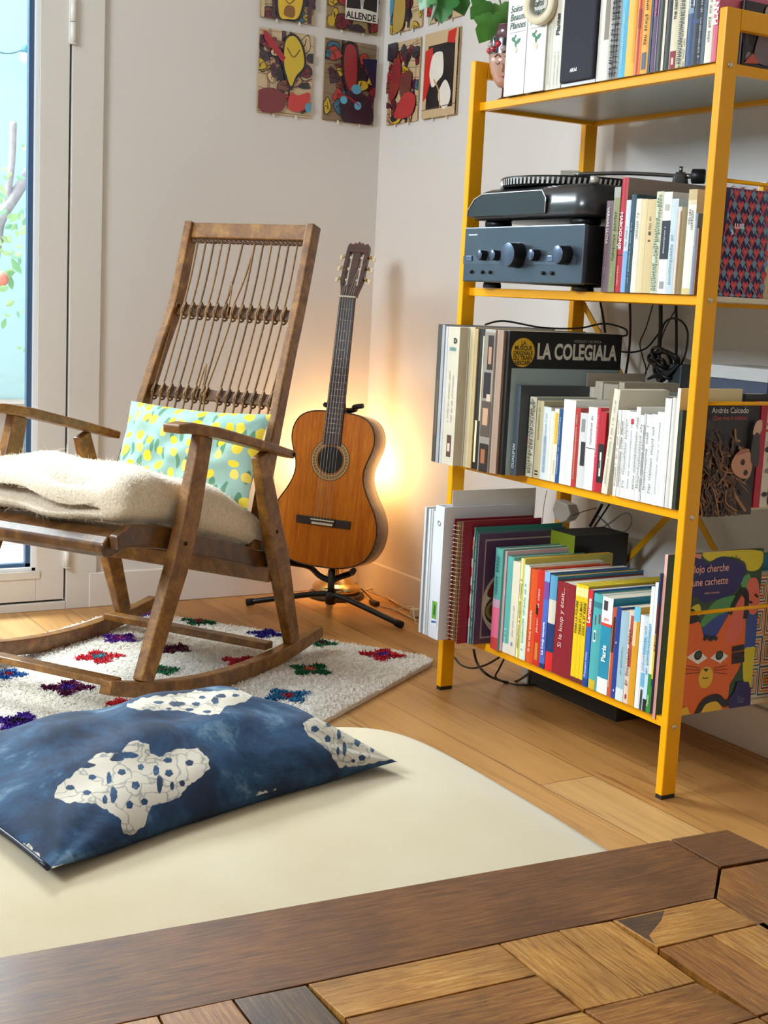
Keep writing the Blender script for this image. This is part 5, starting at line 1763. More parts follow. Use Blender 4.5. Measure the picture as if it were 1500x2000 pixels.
c = mix(nt, leaf.outputs[0], base_c.outputs[0], lin('#5f8f72'))
c = mix(nt, lr.outputs[0], c, hue.outputs[0])
nt.links.new(c, b.inputs['Base Color'])
b.inputs['Roughness'].default_value = 0.85
nf = node(nt, 'ShaderNodeTexNoise', Scale=500.0)
nt.links.new(tc.outputs['Object'], nf.inputs['Vector'])
bump(nt, b, nf.outputs[0], 0.2, 0.0005)
# cushion plane leans on the cords: width across the chair, height up the back
tilt = math.atan2(BK[1][0] - BK[2][0], BK[2][1] - BK[1][1])
upv = Vector((-math.sin(tilt), 0, math.cos(tilt)))
nrm = Vector((math.cos(tilt), 0, math.sin(tilt)))
pcn = Vector((bk(.495), .020, .500)) + nrm * .066
PM = CHM @ frame(pcn, (0, 1, 0), upv, nrm)
cush = superpill(.214, .128, .050, .012, 4)
lem = thing_m('throw_pillow', 'pale green cushion printed with lemons, leaning on the rocking chair back', 'pillow', PM)
cush.build('cover', ml, lem)
pip = MB('#e9efe0', True)
pip.build if False else None

# ---------------------------------------------------------------- folded woolly throw on the seat
def fibre_mat(name, c1, c2):
    m, nt, b = newmat(name)
    nt.nodes.remove(b)
    tc = node(nt, 'ShaderNodeTexCoord')
    n1 = node(nt, 'ShaderNodeTexNoise', Scale=3.0, Detail=3.0)
    nt.links.new(tc.outputs['Object'], n1.inputs['Vector'])
    r = ramp(nt, n1.outputs[0], [(.35, lin(c2)), (.65, lin(c1))])
    d_ = node(nt, 'ShaderNodeBsdfDiffuse')
    t_ = node(nt, 'ShaderNodeBsdfTranslucent')
    nt.links.new(r.outputs[0], d_.inputs[0])
    nt.links.new(r.outputs[0], t_.inputs[0])
    ms = node(nt, 'ShaderNodeMixShader')
    ms.inputs[0].default_value = 0.5
    nt.links.new(d_.outputs[0], ms.inputs[1])
    nt.links.new(t_.outputs[0], ms.inputs[2])
    nt.links.new(ms.outputs[0], nt.nodes['Material Output'].inputs[0])
    return m


mf, nt, b = newmat('mohair')
tc = node(nt, 'ShaderNodeTexCoord')
n1 = node(nt, 'ShaderNodeTexNoise', Scale=9.0, Detail=6.0)
nt.links.new(tc.outputs['Object'], n1.inputs['Vector'])
n2 = node(nt, 'ShaderNodeTexNoise', Scale=160.0, Detail=4.0)
nt.links.new(tc.outputs['Object'], n2.inputs['Vector'])
c = mix(nt, .5, ramp(nt, n1.outputs[0], [(.3, lin('#dac8ab')), (.7, lin('#e9dcc4'))]).outputs[0], ramp(nt, n2.outputs[0], [(.3, lin('#cbb596')), (.7, lin('#f2e8d6'))]).outputs[0])
nt.links.new(c, b.inputs['Base Color'])
b.inputs['Roughness'].default_value = 0.95
b.inputs['Sheen Weight'].default_value = 0.5
bump(nt, b, n2.outputs[0], 0.8, 0.004)
throw = thing('folded_throw', 'fluffy cream mohair throw folded on the seat of the rocking chair', 'blanket', CHM @ Vector((.06, 0, .36)), (0, 0, CH_A))
TI = throw.location.copy()
def seat_top(x):
    if x > .30:
        return .428
    if x > .24:
        return .426
    return .426 - (.24 - x) * .275


rnd = random.Random(2)
tb = MB('#ffffff', True)
rings = []
NY, KA = 60, 300
BX0, BX1 = -.300, .372
Y_FAR, Y_NEAR = -.232, .240
for i in range(NY + 1):
    t = i / NY
    y = Y_FAR + (Y_NEAR - Y_FAR) * t
    ed = min(t, 1 - t) * (Y_NEAR - Y_FAR)
    R_e = .060
    e = 1.0 if ed > R_e else math.sqrt(max(.0006, 1 - (1 - ed / R_e) ** 2))
    near = max(0.0, min(1.0, (t - .66) / .22))
    ring = []
    for k in range(KA):
        a = 2 * PI * k / KA
        ca, sa = math.cos(a), math.sin(a)
        px = math.copysign(abs(ca) ** .42, ca)
        pz = math.copysign(abs(sa) ** .62, sa)
        xc, hx_ = (BX0 + BX1) / 2, (BX1 - BX0) / 2 * (.90 + .10 * e)
        x = xc + hx_ * px
        # creases between the folded layers at the front
        cr_ = math.exp(-(((a if a < PI else a - 2 * PI) + .05 + .06 * math.sin(y * 9)) / .055) ** 2) * (1 - near)
        x -= cr_ * .12
        x += .010 * math.sin(y * 13 + 1.0) * (ca > 0) + .006 * math.sin(y * 31) * (ca > 0)
        th = .114 + .018 * math.sin(PI * min(1, max(0, (x - BX0) / (BX1 - BX0))) * .8) - .050 * max(0, (-x - .02) / .28)
        zl = seat_top(x) + .002
        if x > .33:
            zl -= (x - .33) * .25
        zc = zl + th * .46
        z = zc + (th * .5) * pz * (.35 + .65 * e)
        z += (.006 * math.sin(y * 17 + x * 8) + .005 * math.sin(y * 29 - x * 19 + 2)) * (sa > 0)
        # second, shallow fold running along the top toward the near side
        if abs(a - .62) < .5:
            z -= .008 * math.exp(-((a - .62) / .12) ** 2) * (1 - near)
        ring.append(Vector((x, y, max(z, zl))) - Vector((.06, 0, .36)))
    rings.append(ring)
tb.loft(rings)
thr = tb.build('folds', mf, throw)
thr.data.materials[0] = mf


def strands(name, surf, n, length, width, mat, parent, seed, droop=0.5, wild=0.4, curlf=0.0, filt=None, col='#ffffff', segs=3, offset=None):
    """n thin tapering fibres growing from triangles of the MB surf"""
    rng = np.random.default_rng(seed)
    V = np.array([tuple(p) for p in surf.v])
    tris = []
    for f in surf.f:
        if len(f) > 4:
            continue
        tris.append((f[0], f[1], f[2]))
        if len(f) == 4:
            tris.append((f[0], f[2], f[3]))
    T_ = np.array(tris)
    A_, B_, C_ = V[T_[:, 0]], V[T_[:, 1]], V[T_[:, 2]]
    nr = np.cross(B_ - A_, C_ - A_)
    ar = np.linalg.norm(nr, axis=1)
    ok = ar > 1e-12
    A_, B_, C_, nr, ar = A_[ok], B_[ok], C_[ok], nr[ok], ar[ok]
    idx = rng.choice(len(ar), n, p=ar / ar.sum())
    r1_, r2_ = rng.random(n), rng.random(n)
    sw = r1_ + r2_ > 1
    r1_[sw], r2_[sw] = 1 - r1_[sw], 1 - r2_[sw]
    p = A_[idx] + (B_ - A_)[idx] * r1_[:, None] + (C_ - A_)[idx] * r2_[:, None]
    nn = nr[idx] / ar[idx][:, None]
    if offset is not None:
        ctr = V.mean(axis=0)
        nn = np.where(((nn * (p - ctr)).sum(1) < 0)[:, None], -nn, nn)
    if filt is not None:
        m_ = filt(p, nn)
        p, nn = p[m_], nn[m_]
    n = len(p)
    d = nn + rng.normal(0, wild, (n, 3))
    d /= np.linalg.norm(d, axis=1)[:, None]
    L_ = (rng.random(n) ** 1.5 * .8 + .35) * length
    side = np.cross(d, rng.normal(0, 1, (n, 3)))
    side /= np.linalg.norm(side, axis=1)[:, None]
    kx = rng.normal(0, curlf, (n, 3))
    verts = []
    P_ = p.copy() - nn * length * .05
    rows_ = []
    for s in range(segs + 1):
        w_ = width * (1 - s / (segs + .35))
        rows_.append(P_ - side * w_ / 2)
        rows_.append(P_ + side * w_ / 2)
        dd = d + np.array([0, 0, -droop]) * (s / segs) + kx * (s / segs)
        dd /= np.linalg.norm(dd, axis=1)[:, None]
        P_ = P_ + dd * (L_ / segs)[:, None]
    allv = np.stack(rows_, 1).reshape(-1, 3)
    per = 2 * (segs + 1)
    base = np.arange(n) * per
    q = []
    for s in range(segs):
        q.append(np.stack([base + 2 * s, base + 2 * s + 1, base + 2 * s + 3, base + 2 * s + 2], 1))
    q = np.stack(q, 1).reshape(-1, 4)
    me = bpy.data.meshes.new(name)
    me.vertices.add(len(allv))
    me.vertices.foreach_set('co', allv.astype(np.float32).ravel())
    me.loops.add(len(q) * 4)
    me.loops.foreach_set('vertex_index', q.astype(np.int32).ravel())
    me.polygons.add(len(q))
    me.polygons.foreach_set('loop_start', (np.arange(len(q)) * 4).astype(np.int32))
    me.update(calc_edges=True)
    me.materials.append(mat)
    o = bpy.data.objects.new(name, me)
    C.objects.link(o)
    o.parent = parent
    MW[o.name] = MW[parent.name].copy()
    return o


mfib = fibre_mat('mohair_fibre', '#f8f0e2', '#f0e4cc')
def no_crease(p, nn):
    x, y, z = p[:, 0] + .06, p[:, 1], p[:, 2] + .36
    return ~((x > .16) & (x < .352) & (z > .462) & (z < .512) & (y < .13))


fz = strands('fibres', tb, 70000, .011, .0010, mfib, throw, 5, droop=.5, wild=.9, curlf=.8, segs=3, filt=no_crease)
fz['kind'] = 'stuff'
fz2 = strands('stray_fibres', tb, 5200, .040, .0012, mfib, throw, 6, droop=.3, wild=.8, curlf=1.4, segs=6)
fz2['kind'] = 'stuff'
# ================================================================== RUG
RC = Vector((1.925, 2.905, 0))
E1 = Vector((-.831, -.556, 0)).normalized()
E2 = Vector((-.60, .80, 0)).normalized()
RL, RWd = 1.75, 0.965
rug = thing('rug', 'shaggy white wool rug with coloured flower tufts under the rocking chair', 'rug', RC + E1 * RL / 2 + E2 * RWd / 2)
rg = MB('#f4efe6')
def rug_pt(s, t):
    """rounded rectangle coordinates"""
    return RC + E1 * (s * RL) + E2 * (t * RWd)


out = []
rr_ = .06
for (cs, ct, a0) in ((rr_ / RL, rr_ / RWd, 180), (1 - rr_ / RL, rr_ / RWd, 270), (1 - rr_ / RL, 1 - rr_ / RWd, 0), (rr_ / RL, 1 - rr_ / RWd, 90)):
    for k in range(6):
        a = math.radians(a0 + 18 * k)
        out.append((cs + rr_ / RL * math.cos(a), ct + rr_ / RWd * math.sin(a)))
pts = [rug_pt(*p) for p in out]
n = len(pts)
rg._add([p + Vector((0, 0, .001)) for p in pts] + [p + Vector((0, 0, .0115)) for p in pts], [tuple(range(n))[::-1], tuple(range(n, 2 * n))] + [(i, (i + 1) % n, n + (i + 1) % n, n + i) for i in range(n)], False)
rg.build('backing', P(0.9, noise=0.15, nscale=30), rug, world=True)
mw = fibre_mat('wool_pile', '#fffdf9', '#f3ede2')
# smooth under-pile so no gaps show
M_RUG = frame(RC, E1, E2, (0, 0, 1))
flowers = []
for (x, y, c1_, c2_, s) in [(387, 1213, '#1f6b43', '#b02a36', 30), (517, 1237, '#3a2f96', '#3a2f96', 30), (625, 1255, '#1f7a55', '#6b1734', 24), (745, 1278, '#c81f34', '#3b2b8f', 36),
                            (192, 1282, '#dc3a48', '#4f9fae', 36), (318, 1308, '#1f7a48', '#6a6f66', 26), (605, 1307, '#1c6b40', '#d9705f', 34), (232, 1246, '#6a2f9a', '#c02f4a', 30),
                            (340, 1266, '#5a1733', '#5a1733', 26), (470, 1291, '#d02f42', '#d02f42', 30), (412, 1330, '#4a1430', '#4a1430', 18), (14, 1316, '#2f6fb0', '#a02a4a', 26),
                            (132, 1342, '#6a1a50', '#4a2aa0', 36), (560, 1358, '#226a96', '#a8283c', 34), (32, 1408, '#4a2390', '#2b1547', 36), (62, 1252, '#5d2038', '#7f9f94', 30),
                            (236, 1372, '#d8343f', '#d8343f', 20), (282, 1198, '#5a2f90', '#c02f4a', 22), (480, 1372, '#2a5a3a', '#a8283c', 26)]:
    flowers.append((atz(x, y, .018), c1_, c2_, s))
inv = M_RUG.inverted()
FL = []
for p, a_, b_, s in flowers:
    q = inv @ p
    FL.append((q.x, q.y, a_, b_, s / 560 * .92))
def petals(px, py, F_):
    """0 none, 1 petal, 2 heart for rug coordinates relative to a flower"""
    dx, dy = px - F_[0], py - F_[1]
    r = np.hypot(dx, dy)
    a = np.arctan2(dy, dx)
    R_ = F_[4]
    pet = (r < R_ * (.74 + .26 * np.cos(4 * a + F_[0] * 20))) & (r > R_ * .18)
    core = r < R_ * .30
    return np.where(core, 2, np.where(pet, 1, 0))


def rug_strands(name, P2, mat, length, width, seed, lean=(.35, -.5)):
    rng = np.random.default_rng(seed)
    n = len(P2)
    E1n, E2n = np.array(E1), np.array(E2)
    p = np.array(RC)[None, :] + P2[:, :1] * E1n + P2[:, 1:] * E2n
    p[:, 2] = .0105
    d = np.stack([rng.normal(0, .5, n) + lean[0], rng.normal(0, .5, n) + lean[1], np.ones(n)], 1)
    d /= np.linalg.norm(d, axis=1)[:, None]
    L_ = length * (rng.random(n) * .5 + .7)
    a = rng.random(n) * PI
    side = np.stack([np.cos(a), np.sin(a), np.zeros(n)], 1)
    mid = p + d * (L_ * .5)[:, None]
    d2 = d + rng.normal(0, .35, (n, 3))
    d2[:, 2] *= .6
    tip = mid + d2 / np.linalg.norm(d2, axis=1)[:, None] * (L_ * .5)[:, None]
    tip[:, 2] = np.maximum(tip[:, 2], .0125)
    w_ = width
    vs = np.stack([p - side * w_ / 2, p + side * w_ / 2, mid + side * w_ * .6, mid - side * w_ * .6, tip + side * w_ * .3, tip - side * w_ * .3], 1) - np.array(rug.location)
    b0 = np.arange(n) * 6
    q = np.concatenate([np.stack([b0, b0 + 1, b0 + 2, b0 + 3], 1), np.stack([b0 + 3, b0 + 2, b0 + 4, b0 + 5], 1)], 0)
    allv = vs.reshape(-1, 3)
    me = bpy.data.meshes.new(name)
    me.vertices.add(len(allv))
    me.vertices.foreach_set('co', allv.astype(np.float32).ravel())
    me.loops.add(len(q) * 4)
    me.loops.foreach_set('vertex_index', q.astype(np.int32).ravel())
    me.polygons.add(len(q))
    me.polygons.foreach_set('loop_start', (np.arange(len(q)) * 4).astype(np.int32))
    me.update(calc_edges=True)
    me.materials.append(mat)
    o = bpy.data.objects.new(name, me)
    C.objects.link(o)
    o.parent = rug
    MW[o.name] = MW[rug.name].copy()
    return o


rng = np.random.default_rng(1)
NP_ = 120000
P2 = rng.random((NP_, 2)) * np.array([RL, RWd])
edge = np.minimum.reduce([P2[:, 0], RL - P2[:, 0], P2[:, 1], RWd - P2[:, 1]])
cx = np.minimum(P2[:, 0], RL - P2[:, 0])
cy2 = np.minimum(P2[:, 1], RWd - P2[:, 1])
corner = (cx < rr_) & (cy2 < rr_) & (np.hypot(rr_ - cx, rr_ - cy2) > rr_)
P2 = P2[~corner]
# leave out what lies behind the left edge of the picture by more than half a metre
keep = P2[:, 0] < 1.75
P2 = P2[keep]
tag_ = np.zeros(len(P2), int)
for i, F_ in enumerate(FL):
    k_ = petals(P2[:, 0], P2[:, 1], F_)
    tag_ = np.where(k_ > 0, (i + 1) * 10 + k_, tag_)
pile = rug_strands('pile', P2[tag_ == 0], mw, .0095, .0060, 3, (.2, -.35))
pile['kind'] = 'stuff'


def tuft_mat(col):
    key = 'tuft' + col
    if key not in MATS:
        m, nt, b = newmat(key)
        b.inputs['Base Color'].default_value = lin(col)
        b.inputs['Roughness'].default_value = 0.9
        MATS[key] = m
    return MATS[key]


for i, F_ in enumerate(FL):
    for part, col, nm in ((1, F_[2], 'petal_tufts'), (2, F_[3], 'centre_tufts')):
        pts_ = P2[tag_ == (i + 1) * 10 + part]
        if len(pts_) < 3:
            continue
        pts_ = np.repeat(pts_, 3, axis=0) + np.random.default_rng(i).normal(0, .002, (len(pts_) * 3, 2))
        rug_strands(nm, pts_, tuft_mat(col), .0125, .0050, 10 + i)
    # a coloured bed under the tufts
    bed = MB(F_[2])
    R_ = F_[4]
    for part in (1,):
        ring = [(R_ * max(.25, (.74 + .26 * math.cos(4 * a + F_[0] * 20))) * math.cos(a), R_ * max(.25, (.74 + .26 * math.cos(4 * a + F_[0] * 20))) * math.sin(a)) for a in [2 * PI * k / 48 for k in range(48)]]
        bed.poly([rug_pt(0, 0) + E1 * (F_[0] + u) + E2 * (F_[1] + v) + Vector((0, 0, .0122)) for u, v in ring])
    bed.build('flower_bed', P(0.95), rug, world=True)

# ================================================================== FLOOR CUSHION (low upholstered pouf)
pm, nt, b = newmat('canvas_weave')
tc = node(nt, 'ShaderNodeTexCoord')
wx = node(nt, 'ShaderNodeTexWave', bands_direction='X', Scale=260.0, Distortion=0.6)
wy = node(nt, 'ShaderNodeTexWave', bands_direction='Y', Scale=260.0, Distortion=0.6)
for q_ in (wx, wy):
    nt.links.new(tc.outputs['Object'], q_.inputs['Vector'])
hgt = mix(nt, 0.5, wx.outputs['Color'], wy.outputs['Color'])
n1 = node(nt, 'ShaderNodeTexNoise', Scale=4.0, Detail=4.0)
nt.links.new(tc.outputs['Object'], n1.inputs['Vector'])
c = mix(nt, 0.22, ramp(nt, n1.outputs[0], [(.3, lin('#d6c39a')), (.7, lin('#e0d1b0'))]).outputs[0], hgt, 'MULTIPLY')
nt.links.new(c, b.inputs['Base Color'])
b.inputs['Roughness'].default_value = 0.9
b.inputs['Sheen Weight'].default_value = 0.25
bump(nt, b, hgt, 0.25, 0.0006)
PX0, PX1, PY0, PY1 = -0.35, 1.262, 1.00, 2.045
pouf = thing('floor_cushion', 'large low cream canvas mattress cushion on the floor behind the table', 'cushion', ((PX0 + PX1) / 2, (PY0 + PY1) / 2, 0))
hx, hy = (PX1 - PX0) / 2, (PY1 - PY0) / 2


def pouf_top(x, y):
    a, b_ = abs((x - pouf.location.x) / hx), abs((y - pouf.location.y) / hy)
    d_ = y - 1.74
    b_ = abs(d_) / ((PY1 - 1.74) if d_ > 0 else (1.74 - PY0))
    return .150 + .105 * max(0, 1 - a ** 4.5) ** .5 * max(0, 1 - b_ ** (2.6 if d_ > 0 else 2.0)) ** (.55 if d_ > 0 else .8)


pf = MB('#ffffff', True)
rings = []
K = 96
def sup(a, p_):
    c_, s_2 = math.cos(a), math.sin(a)
    return math.copysign(abs(c_) ** p_, c_), math.copysign(abs(s_2) ** p_, s_2)


lev = [(.90, .0), (.955, .004), (.985, .03), (1.0, .08), (.997, .12), (.985, .145)]
for sc_, z in lev:
    rings.append([Vector((hx * sc_ * sup(2 * PI * k / K, .33)[0], hy * sc_ * sup(2 * PI * k / K, .33)[1], z)) for k in range(K)])
for sc_ in [.965, .93, .88, .82, .75, .67, .58, .48, .38, .28, .18, .08]:
    ring = []
    for k in range(K):
        ux, uy = sup(2 * PI * k / K, .33)
        x, y = hx * sc_ * ux, hy * sc_ * uy
        ring.append(Vector((x, y, pouf_top(x + pouf.location.x, y + pouf.location.y))))
    rings.append(ring)
pf.loft(rings)
pf.build('cover', pm, pouf)

# ---------------------------------------------------------------- indigo batik cushion
bm_, nt, b = newmat('indigo_batik')
tc = node(nt, 'ShaderNodeTexCoord')
n1 = node(nt, 'ShaderNodeTexNoise', Scale=10.0, Detail=8.0, Roughness=0.68, Distortion=0.4)
nt.links.new(tc.outputs['Object'], n1.inputs['Vector'])
dye = ramp(nt, n1.outputs[0], [(.30, lin('#071428')), (.45, lin('#102a48')), (.57, lin('#20486a')), (.72, lin('#7792a0'))])
at = node(nt, 'ShaderNodeAttribute', attribute_name='wax')
sepn = ramp(nt, at.outputs['Fac'], [(.44, (0, 0, 0, 1)), (.56, (1, 1, 1, 1))])
n2 = node(nt, 'ShaderNodeTexNoise', Scale=16.0, Detail=3.0)
nt.links.new(tc.outputs['Object'], n2.inputs['Vector'])
vd = node(nt, 'ShaderNodeTexVoronoi', feature='DISTANCE_TO_EDGE', Scale=26.0)
nt.links.new(mix(nt, .12, tc.outputs['Object'], n2.outputs['Color']), vd.inputs['Vector'])
crk = ramp(nt, vd.outputs['Distance'], [(0, (.25, .33, .45, 1)), (.035, (.8, .8, .78, 1)), (.06, (1, 1, 1, 1))])
resist = mix(nt, .8, lin('#cfc5b2'), crk.outputs[0], 'MULTIPLY')
nt.links.new(mix(nt, sepn.outputs[0], dye.outputs[0], resist), b.inputs['Base Color'])
b.inputs['Roughness'].default_value = 0.8
nf = node(nt, 'ShaderNodeTexNoise', Scale=420.0)
nt.links.new(tc.outputs['Object'], nf.inputs['Vector'])
bump(nt, b, nf.outputs[0], 0.25, 0.0006)
# corner positions read on the cushion's own mid height
A_ = atz(96, 1697, .262); B_ = atz(777, 1482, .262)
A_.z = B_.z = 0
ex = (B_ - A_).normalized()
ey = Vector((-ex.y, ex.x, 0))
wl_, dl_ = (B_ - A_).length, 0.42
ctr = A_ + ex * wl_ / 2 + ey * dl_ / 2
bz = pouf_top(ctr.x, ctr.y)
PMb = frame((ctr.x, ctr.y, bz + .0), ex, ey, (0, 0, 1))
bat = thing_m('throw_pillow', 'indigo blue batik cushion with white spotted patches lying on the cream floor cushion', 'pillow', PMb)
NU, NV = 230, 150
bp_ = superpill(wl_ / 2, dl_ / 2, .062, .010, 9, NU, NV, .8)
# let the cushion sag: flatten its underside onto the pouf
nv_ = (NU + 1) * (NV + 1)
for i, p in enumerate(bp_.v):
    wpt = PMb @ Vector((p.x, p.y, 0))
    g = pouf_top(min(max(wpt.x, PX0 + .02), PX1 - .02), min(wpt.y, PY1 - .02)) - bz
    e = min(1, abs(p.z) / .045)
    if i < nv_:
        p.z = g + .016 + p.z * 1.40 * (.60 + .44 * min(1, p.x / wl_ + .5))
    else:
        p.z = g + .016 + max(p.z * 1.0, -.0145)
# wax resist print: patches and spots, drawn where they sit on the cloth
PATCH = [[(105, 1558), (112, 1535), (135, 1518), (152, 1502), (190, 1495), (172, 1488), (192, 1470), (235, 1470), (248, 1455), (262, 1446), (290, 1452), (292, 1470), (310, 1478), (340, 1464), (385, 1462), (405, 1478), (410, 1500), (392, 1520), (365, 1535), (350, 1558), (318, 1570), (298, 1574), (288, 1592), (282, 1615), (262, 1628), (240, 1630), (236, 1600), (215, 1585), (190, 1572), (160, 1566), (130, 1568)],
         [(592, 1412), (612, 1400), (640, 1402), (668, 1410), (700, 1420), (735, 1448), (762, 1470), (775, 1480), (740, 1488), (700, 1495), (660, 1497), (645, 1470), (620, 1448), (598, 1432)],
         [(245, 1378), (280, 1362), (330, 1358), (380, 1349), (430, 1349), (480, 1347), (500, 1355), (480, 1370), (440, 1380), (430, 1394), (400, 1398), (360, 1388), (300, 1388), (262, 1384)],
         [(450, 1585), (470, 1566), (490, 1560), (505, 1550), (525, 1548), (540, 1538), (538, 1560), (505, 1572), (470, 1584)],
         [(30, 1642), (55, 1648), (75, 1665), (82, 1690), (62, 1682), (40, 1668)],
         [(100, 1690), (128, 1688), (120, 1697), (104, 1698)]]
SPOT = [(137, 1538, 9, 5), (180, 1518, 8, 5), (170, 1548, 8, 5), (205, 1562, 5, 9), (213, 1520, 5, 12), (222, 1552, 7, 16), (238, 1508, 8, 6), (265, 1534, 8, 8), (275, 1498, 6, 6), (253, 1572, 7, 8), (282, 1566, 7, 7), (305, 1505, 6, 10), (312, 1530, 6, 18), (330, 1510, 8, 7), (336, 1535, 4, 9), (356, 1530, 6, 6), (370, 1490, 8, 6), (328, 1485, 9, 5), (248, 1475, 26, 6), (228, 1482, 14, 5),
        (615, 1424, 8, 6), (642, 1416, 6, 4), (640, 1443, 6, 7), (662, 1435, 4, 10), (673, 1462, 4, 14), (682, 1420, 5, 6), (698, 1450, 6, 8), (660, 1467, 3, 9), (707, 1480, 7, 6), (728, 1455, 5, 16), (745, 1462, 3, 5), (718, 1436, 4, 5), (690, 1486, 4, 4), (758, 1474, 3, 3),
        (345, 1375, 16, 5), (383, 1375, 8, 4), (420, 1368, 7, 7), (432, 1359, 10, 4), (395, 1362, 7, 3), (460, 1358, 7, 3), (370, 1386, 8, 3), (310, 1372, 10, 3), (405, 1390, 8, 3), (330, 1384, 6, 2), (47, 1655, 5, 6), (62, 1668, 5, 6)]


def wobble(poly, amp, seed):
    r = random.Random(seed)
    out_ = []
    n = len(poly)
    for i in range(n):
        a, b2 = poly[i], poly[(i + 1) % n]
        L = math.hypot(b2[0] - a[0], b2[1] - a[1])
        m_ = max(1, int(L / 6))
        for j in range(m_):
            t = j / m_
            out_.append((a[0] + (b2[0] - a[0]) * t + r.uniform(-amp, amp), a[1] + (b2[1] - a[1]) * t + r.uniform(-amp, amp)))
    return out_


def sdist(px, py, poly):
    P_ = np.array(poly)
    Q_ = np.roll(P_, -1, axis=0)
    ins = np.zeros(len(px), bool)
    dm = np.full(len(px), 1e9)
    for (x0, y0), (x1, y1) in zip(P_, Q_):
        c_ = ((y0 > py) != (y1 > py)) & (px < (x1 - x0) * (py - y0) / (y1 - y0 + 1e-12) + x0)
        ins ^= c_
        dx, dy = x1 - x0, y1 - y0
        t = np.clip(((px - x0) * dx + (py - y0) * dy) / (dx * dx + dy * dy + 1e-12), 0, 1)
        dm = np.minimum(dm, np.hypot(px - x0 - t * dx, py - y0 - t * dy))
    return np.where(ins, dm, -dm)


W3_ = [PMb @ p - CAM for p in bp_.v[:nv_]]
dpt = [q.dot(_fw) for q in W3_]
PXs = np.array([750 + F_PX * q.dot(RT) / d for q, d in zip(W3_, dpt)])
PYs = np.array([1000 - F_PX * q.dot(UP) / d for q, d in zip(W3_, dpt)])
wax = np.full(nv_, -1e9)
for i, p_ in enumerate(PATCH):
    wax = np.maximum(wax, sdist(PXs, PYs, wobble(p_, 2.2, i)))
for i, (cx_, cy_3, rx, ry) in enumerate(SPOT):
    wv_ = 1 + .12 * np.sin(5 * np.arctan2(PYs - cy_3, PXs - cx_) + i)
    wax = np.minimum(wax, (np.hypot((PXs - cx_) / rx, (PYs - cy_3) / ry) - wv_) * min(rx, ry))
wax = np.clip(.5 + wax / 8.0, 0, 1)
bat_o = bp_.build('cover', bm_, bat)
wa = bat_o.data.attributes.new('wax', 'FLOAT', 'POINT')
wa.data.foreach_set('value', np.concatenate([wax, np.zeros(nv_)]).astype(np.float32))
zp = MB('#101a2a', True)
zz = []
for j in range(26):
    v = j / 25
    a, b2 = -1, 2 * v - 1
    k1 = 1 - .05 * .8 * math.cos(b2 * PI / 2)
    q = Vector((-wl_ / 2 * k1 - .001, b2 * dl_ / 2, 0))
    wpt = PMb @ q
    q.z = pouf_top(wpt.x, wpt.y) - bz + .018
    zz.append(q)
zp.tube(zz, .0035, 6)
zp.build('zipper', P(0.4, metal=0.2), bat)
# ================================================================== GUITAR
def hd(a):
    return math.radians(a)


# axes: normal of the soundboard, long axis, width axis
nh = Vector((-math.sin(hd(53.2)), -math.cos(hd(53.2)), 0))
lean = hd(7.1)
GS = .955
gN = (nh * math.cos(lean) + Vector((0, 0, math.sin(lean)))).normalized()
gV = (-nh * math.sin(lean) + Vector((0, 0, math.cos(lean)))).normalized()
gU = gV.cross(gN).normalized()      # image right
rl_ = hd(0.92)
gV, gU = gV * math.cos(rl_) + gU * math.sin(rl_), gU * math.cos(rl_) - gV * math.sin(rl_)
GO = Vector((1.893, 3.529, 0.137))    # bottom end of the body on the soundboard
GM = frame(GO, gU, gV, gN)
GB = Matrix.Diagonal((GS, GS, GS, 1))
gt = thing_m('acoustic_guitar', 'orange topped classical guitar leaning on a black stand in the corner', 'guitar', GM)
half = [(0, .0), (.05, .001), (.10, .010), (.145, .032), (.172, .070), (.182, .115), (.178, .155), (.162, .195), (.140, .230), (.124, .262), (.1165, .292), (.118, .320), (.128, .350), (.138, .380), (.141, .408), (.135, .436), (.118, .462), (.088, .478), (.05, .484), (0, .485)]
hs = [(p.x, p.y) for p in smooth_open([(a, b2, 0) for a, b2 in half], 4)]
outl = hs + [(-x, y) for x, y in hs[::-1][1:-1]]
spruce = wood('guitar_spruce', '#c05c04', '#dc7a08', '#ee9214', (26, 1.4, 1), 0.38, 'Object', 0.08, 0.12, 0.03, 3.0, 0.2)
rose = wood('guitar_rosewood', '#3a1d10', '#6a4024', '#8f6038', (2, 14, 14), 0.25, 'Object', 0.5, 0.2, 0.04, 3.0)
bd = MB('#ffffff', True)
n = len(outl)
D_ = -.095
bd.loft([[Vector((x, y, -.002)) for x, y in outl], [Vector((x, y, -.05)) for x, y in outl], [Vector((x, y, D_)) for x, y in outl]], True, True)
body = bd.build('body', rose, gt, bevel=0.002)
def ringhole(cx, cy, r, N_=40):
    return [(cx + r * math.cos(2 * PI * k / N_), cy + r * math.sin(2 * PI * k / N_)) for k in range(N_)]


SH = (0, .335)
# soundboard with a real hole: strip between outline and hole
tp_ = MB('#ffffff')
nO = len(outl)
angs = [math.atan2(y - SH[1], x - SH[0]) for x, y in outl]
inner = [(SH[0] + .043 * math.cos(a), SH[1] + .043 * math.sin(a)) for a in angs]
tp_._add([Vector((x, y, .0015)) for x, y in outl] + [Vector((x, y, .0015)) for x, y in inner], [(i, (i + 1) % nO, nO + (i + 1) % nO, nO + i) for i in range(nO)], False)
tp_.build('soundboard', spruce, gt)
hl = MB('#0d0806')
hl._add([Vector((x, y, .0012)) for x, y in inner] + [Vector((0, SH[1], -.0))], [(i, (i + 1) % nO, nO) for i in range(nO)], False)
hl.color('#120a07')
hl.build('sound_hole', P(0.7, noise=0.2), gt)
bi = MB('#2e150c', True)
bi.tube([Vector((x, y, .001)) for x, y in outl] + [Vector((outl[0][0], outl[0][1], .001))], .0022, 6)
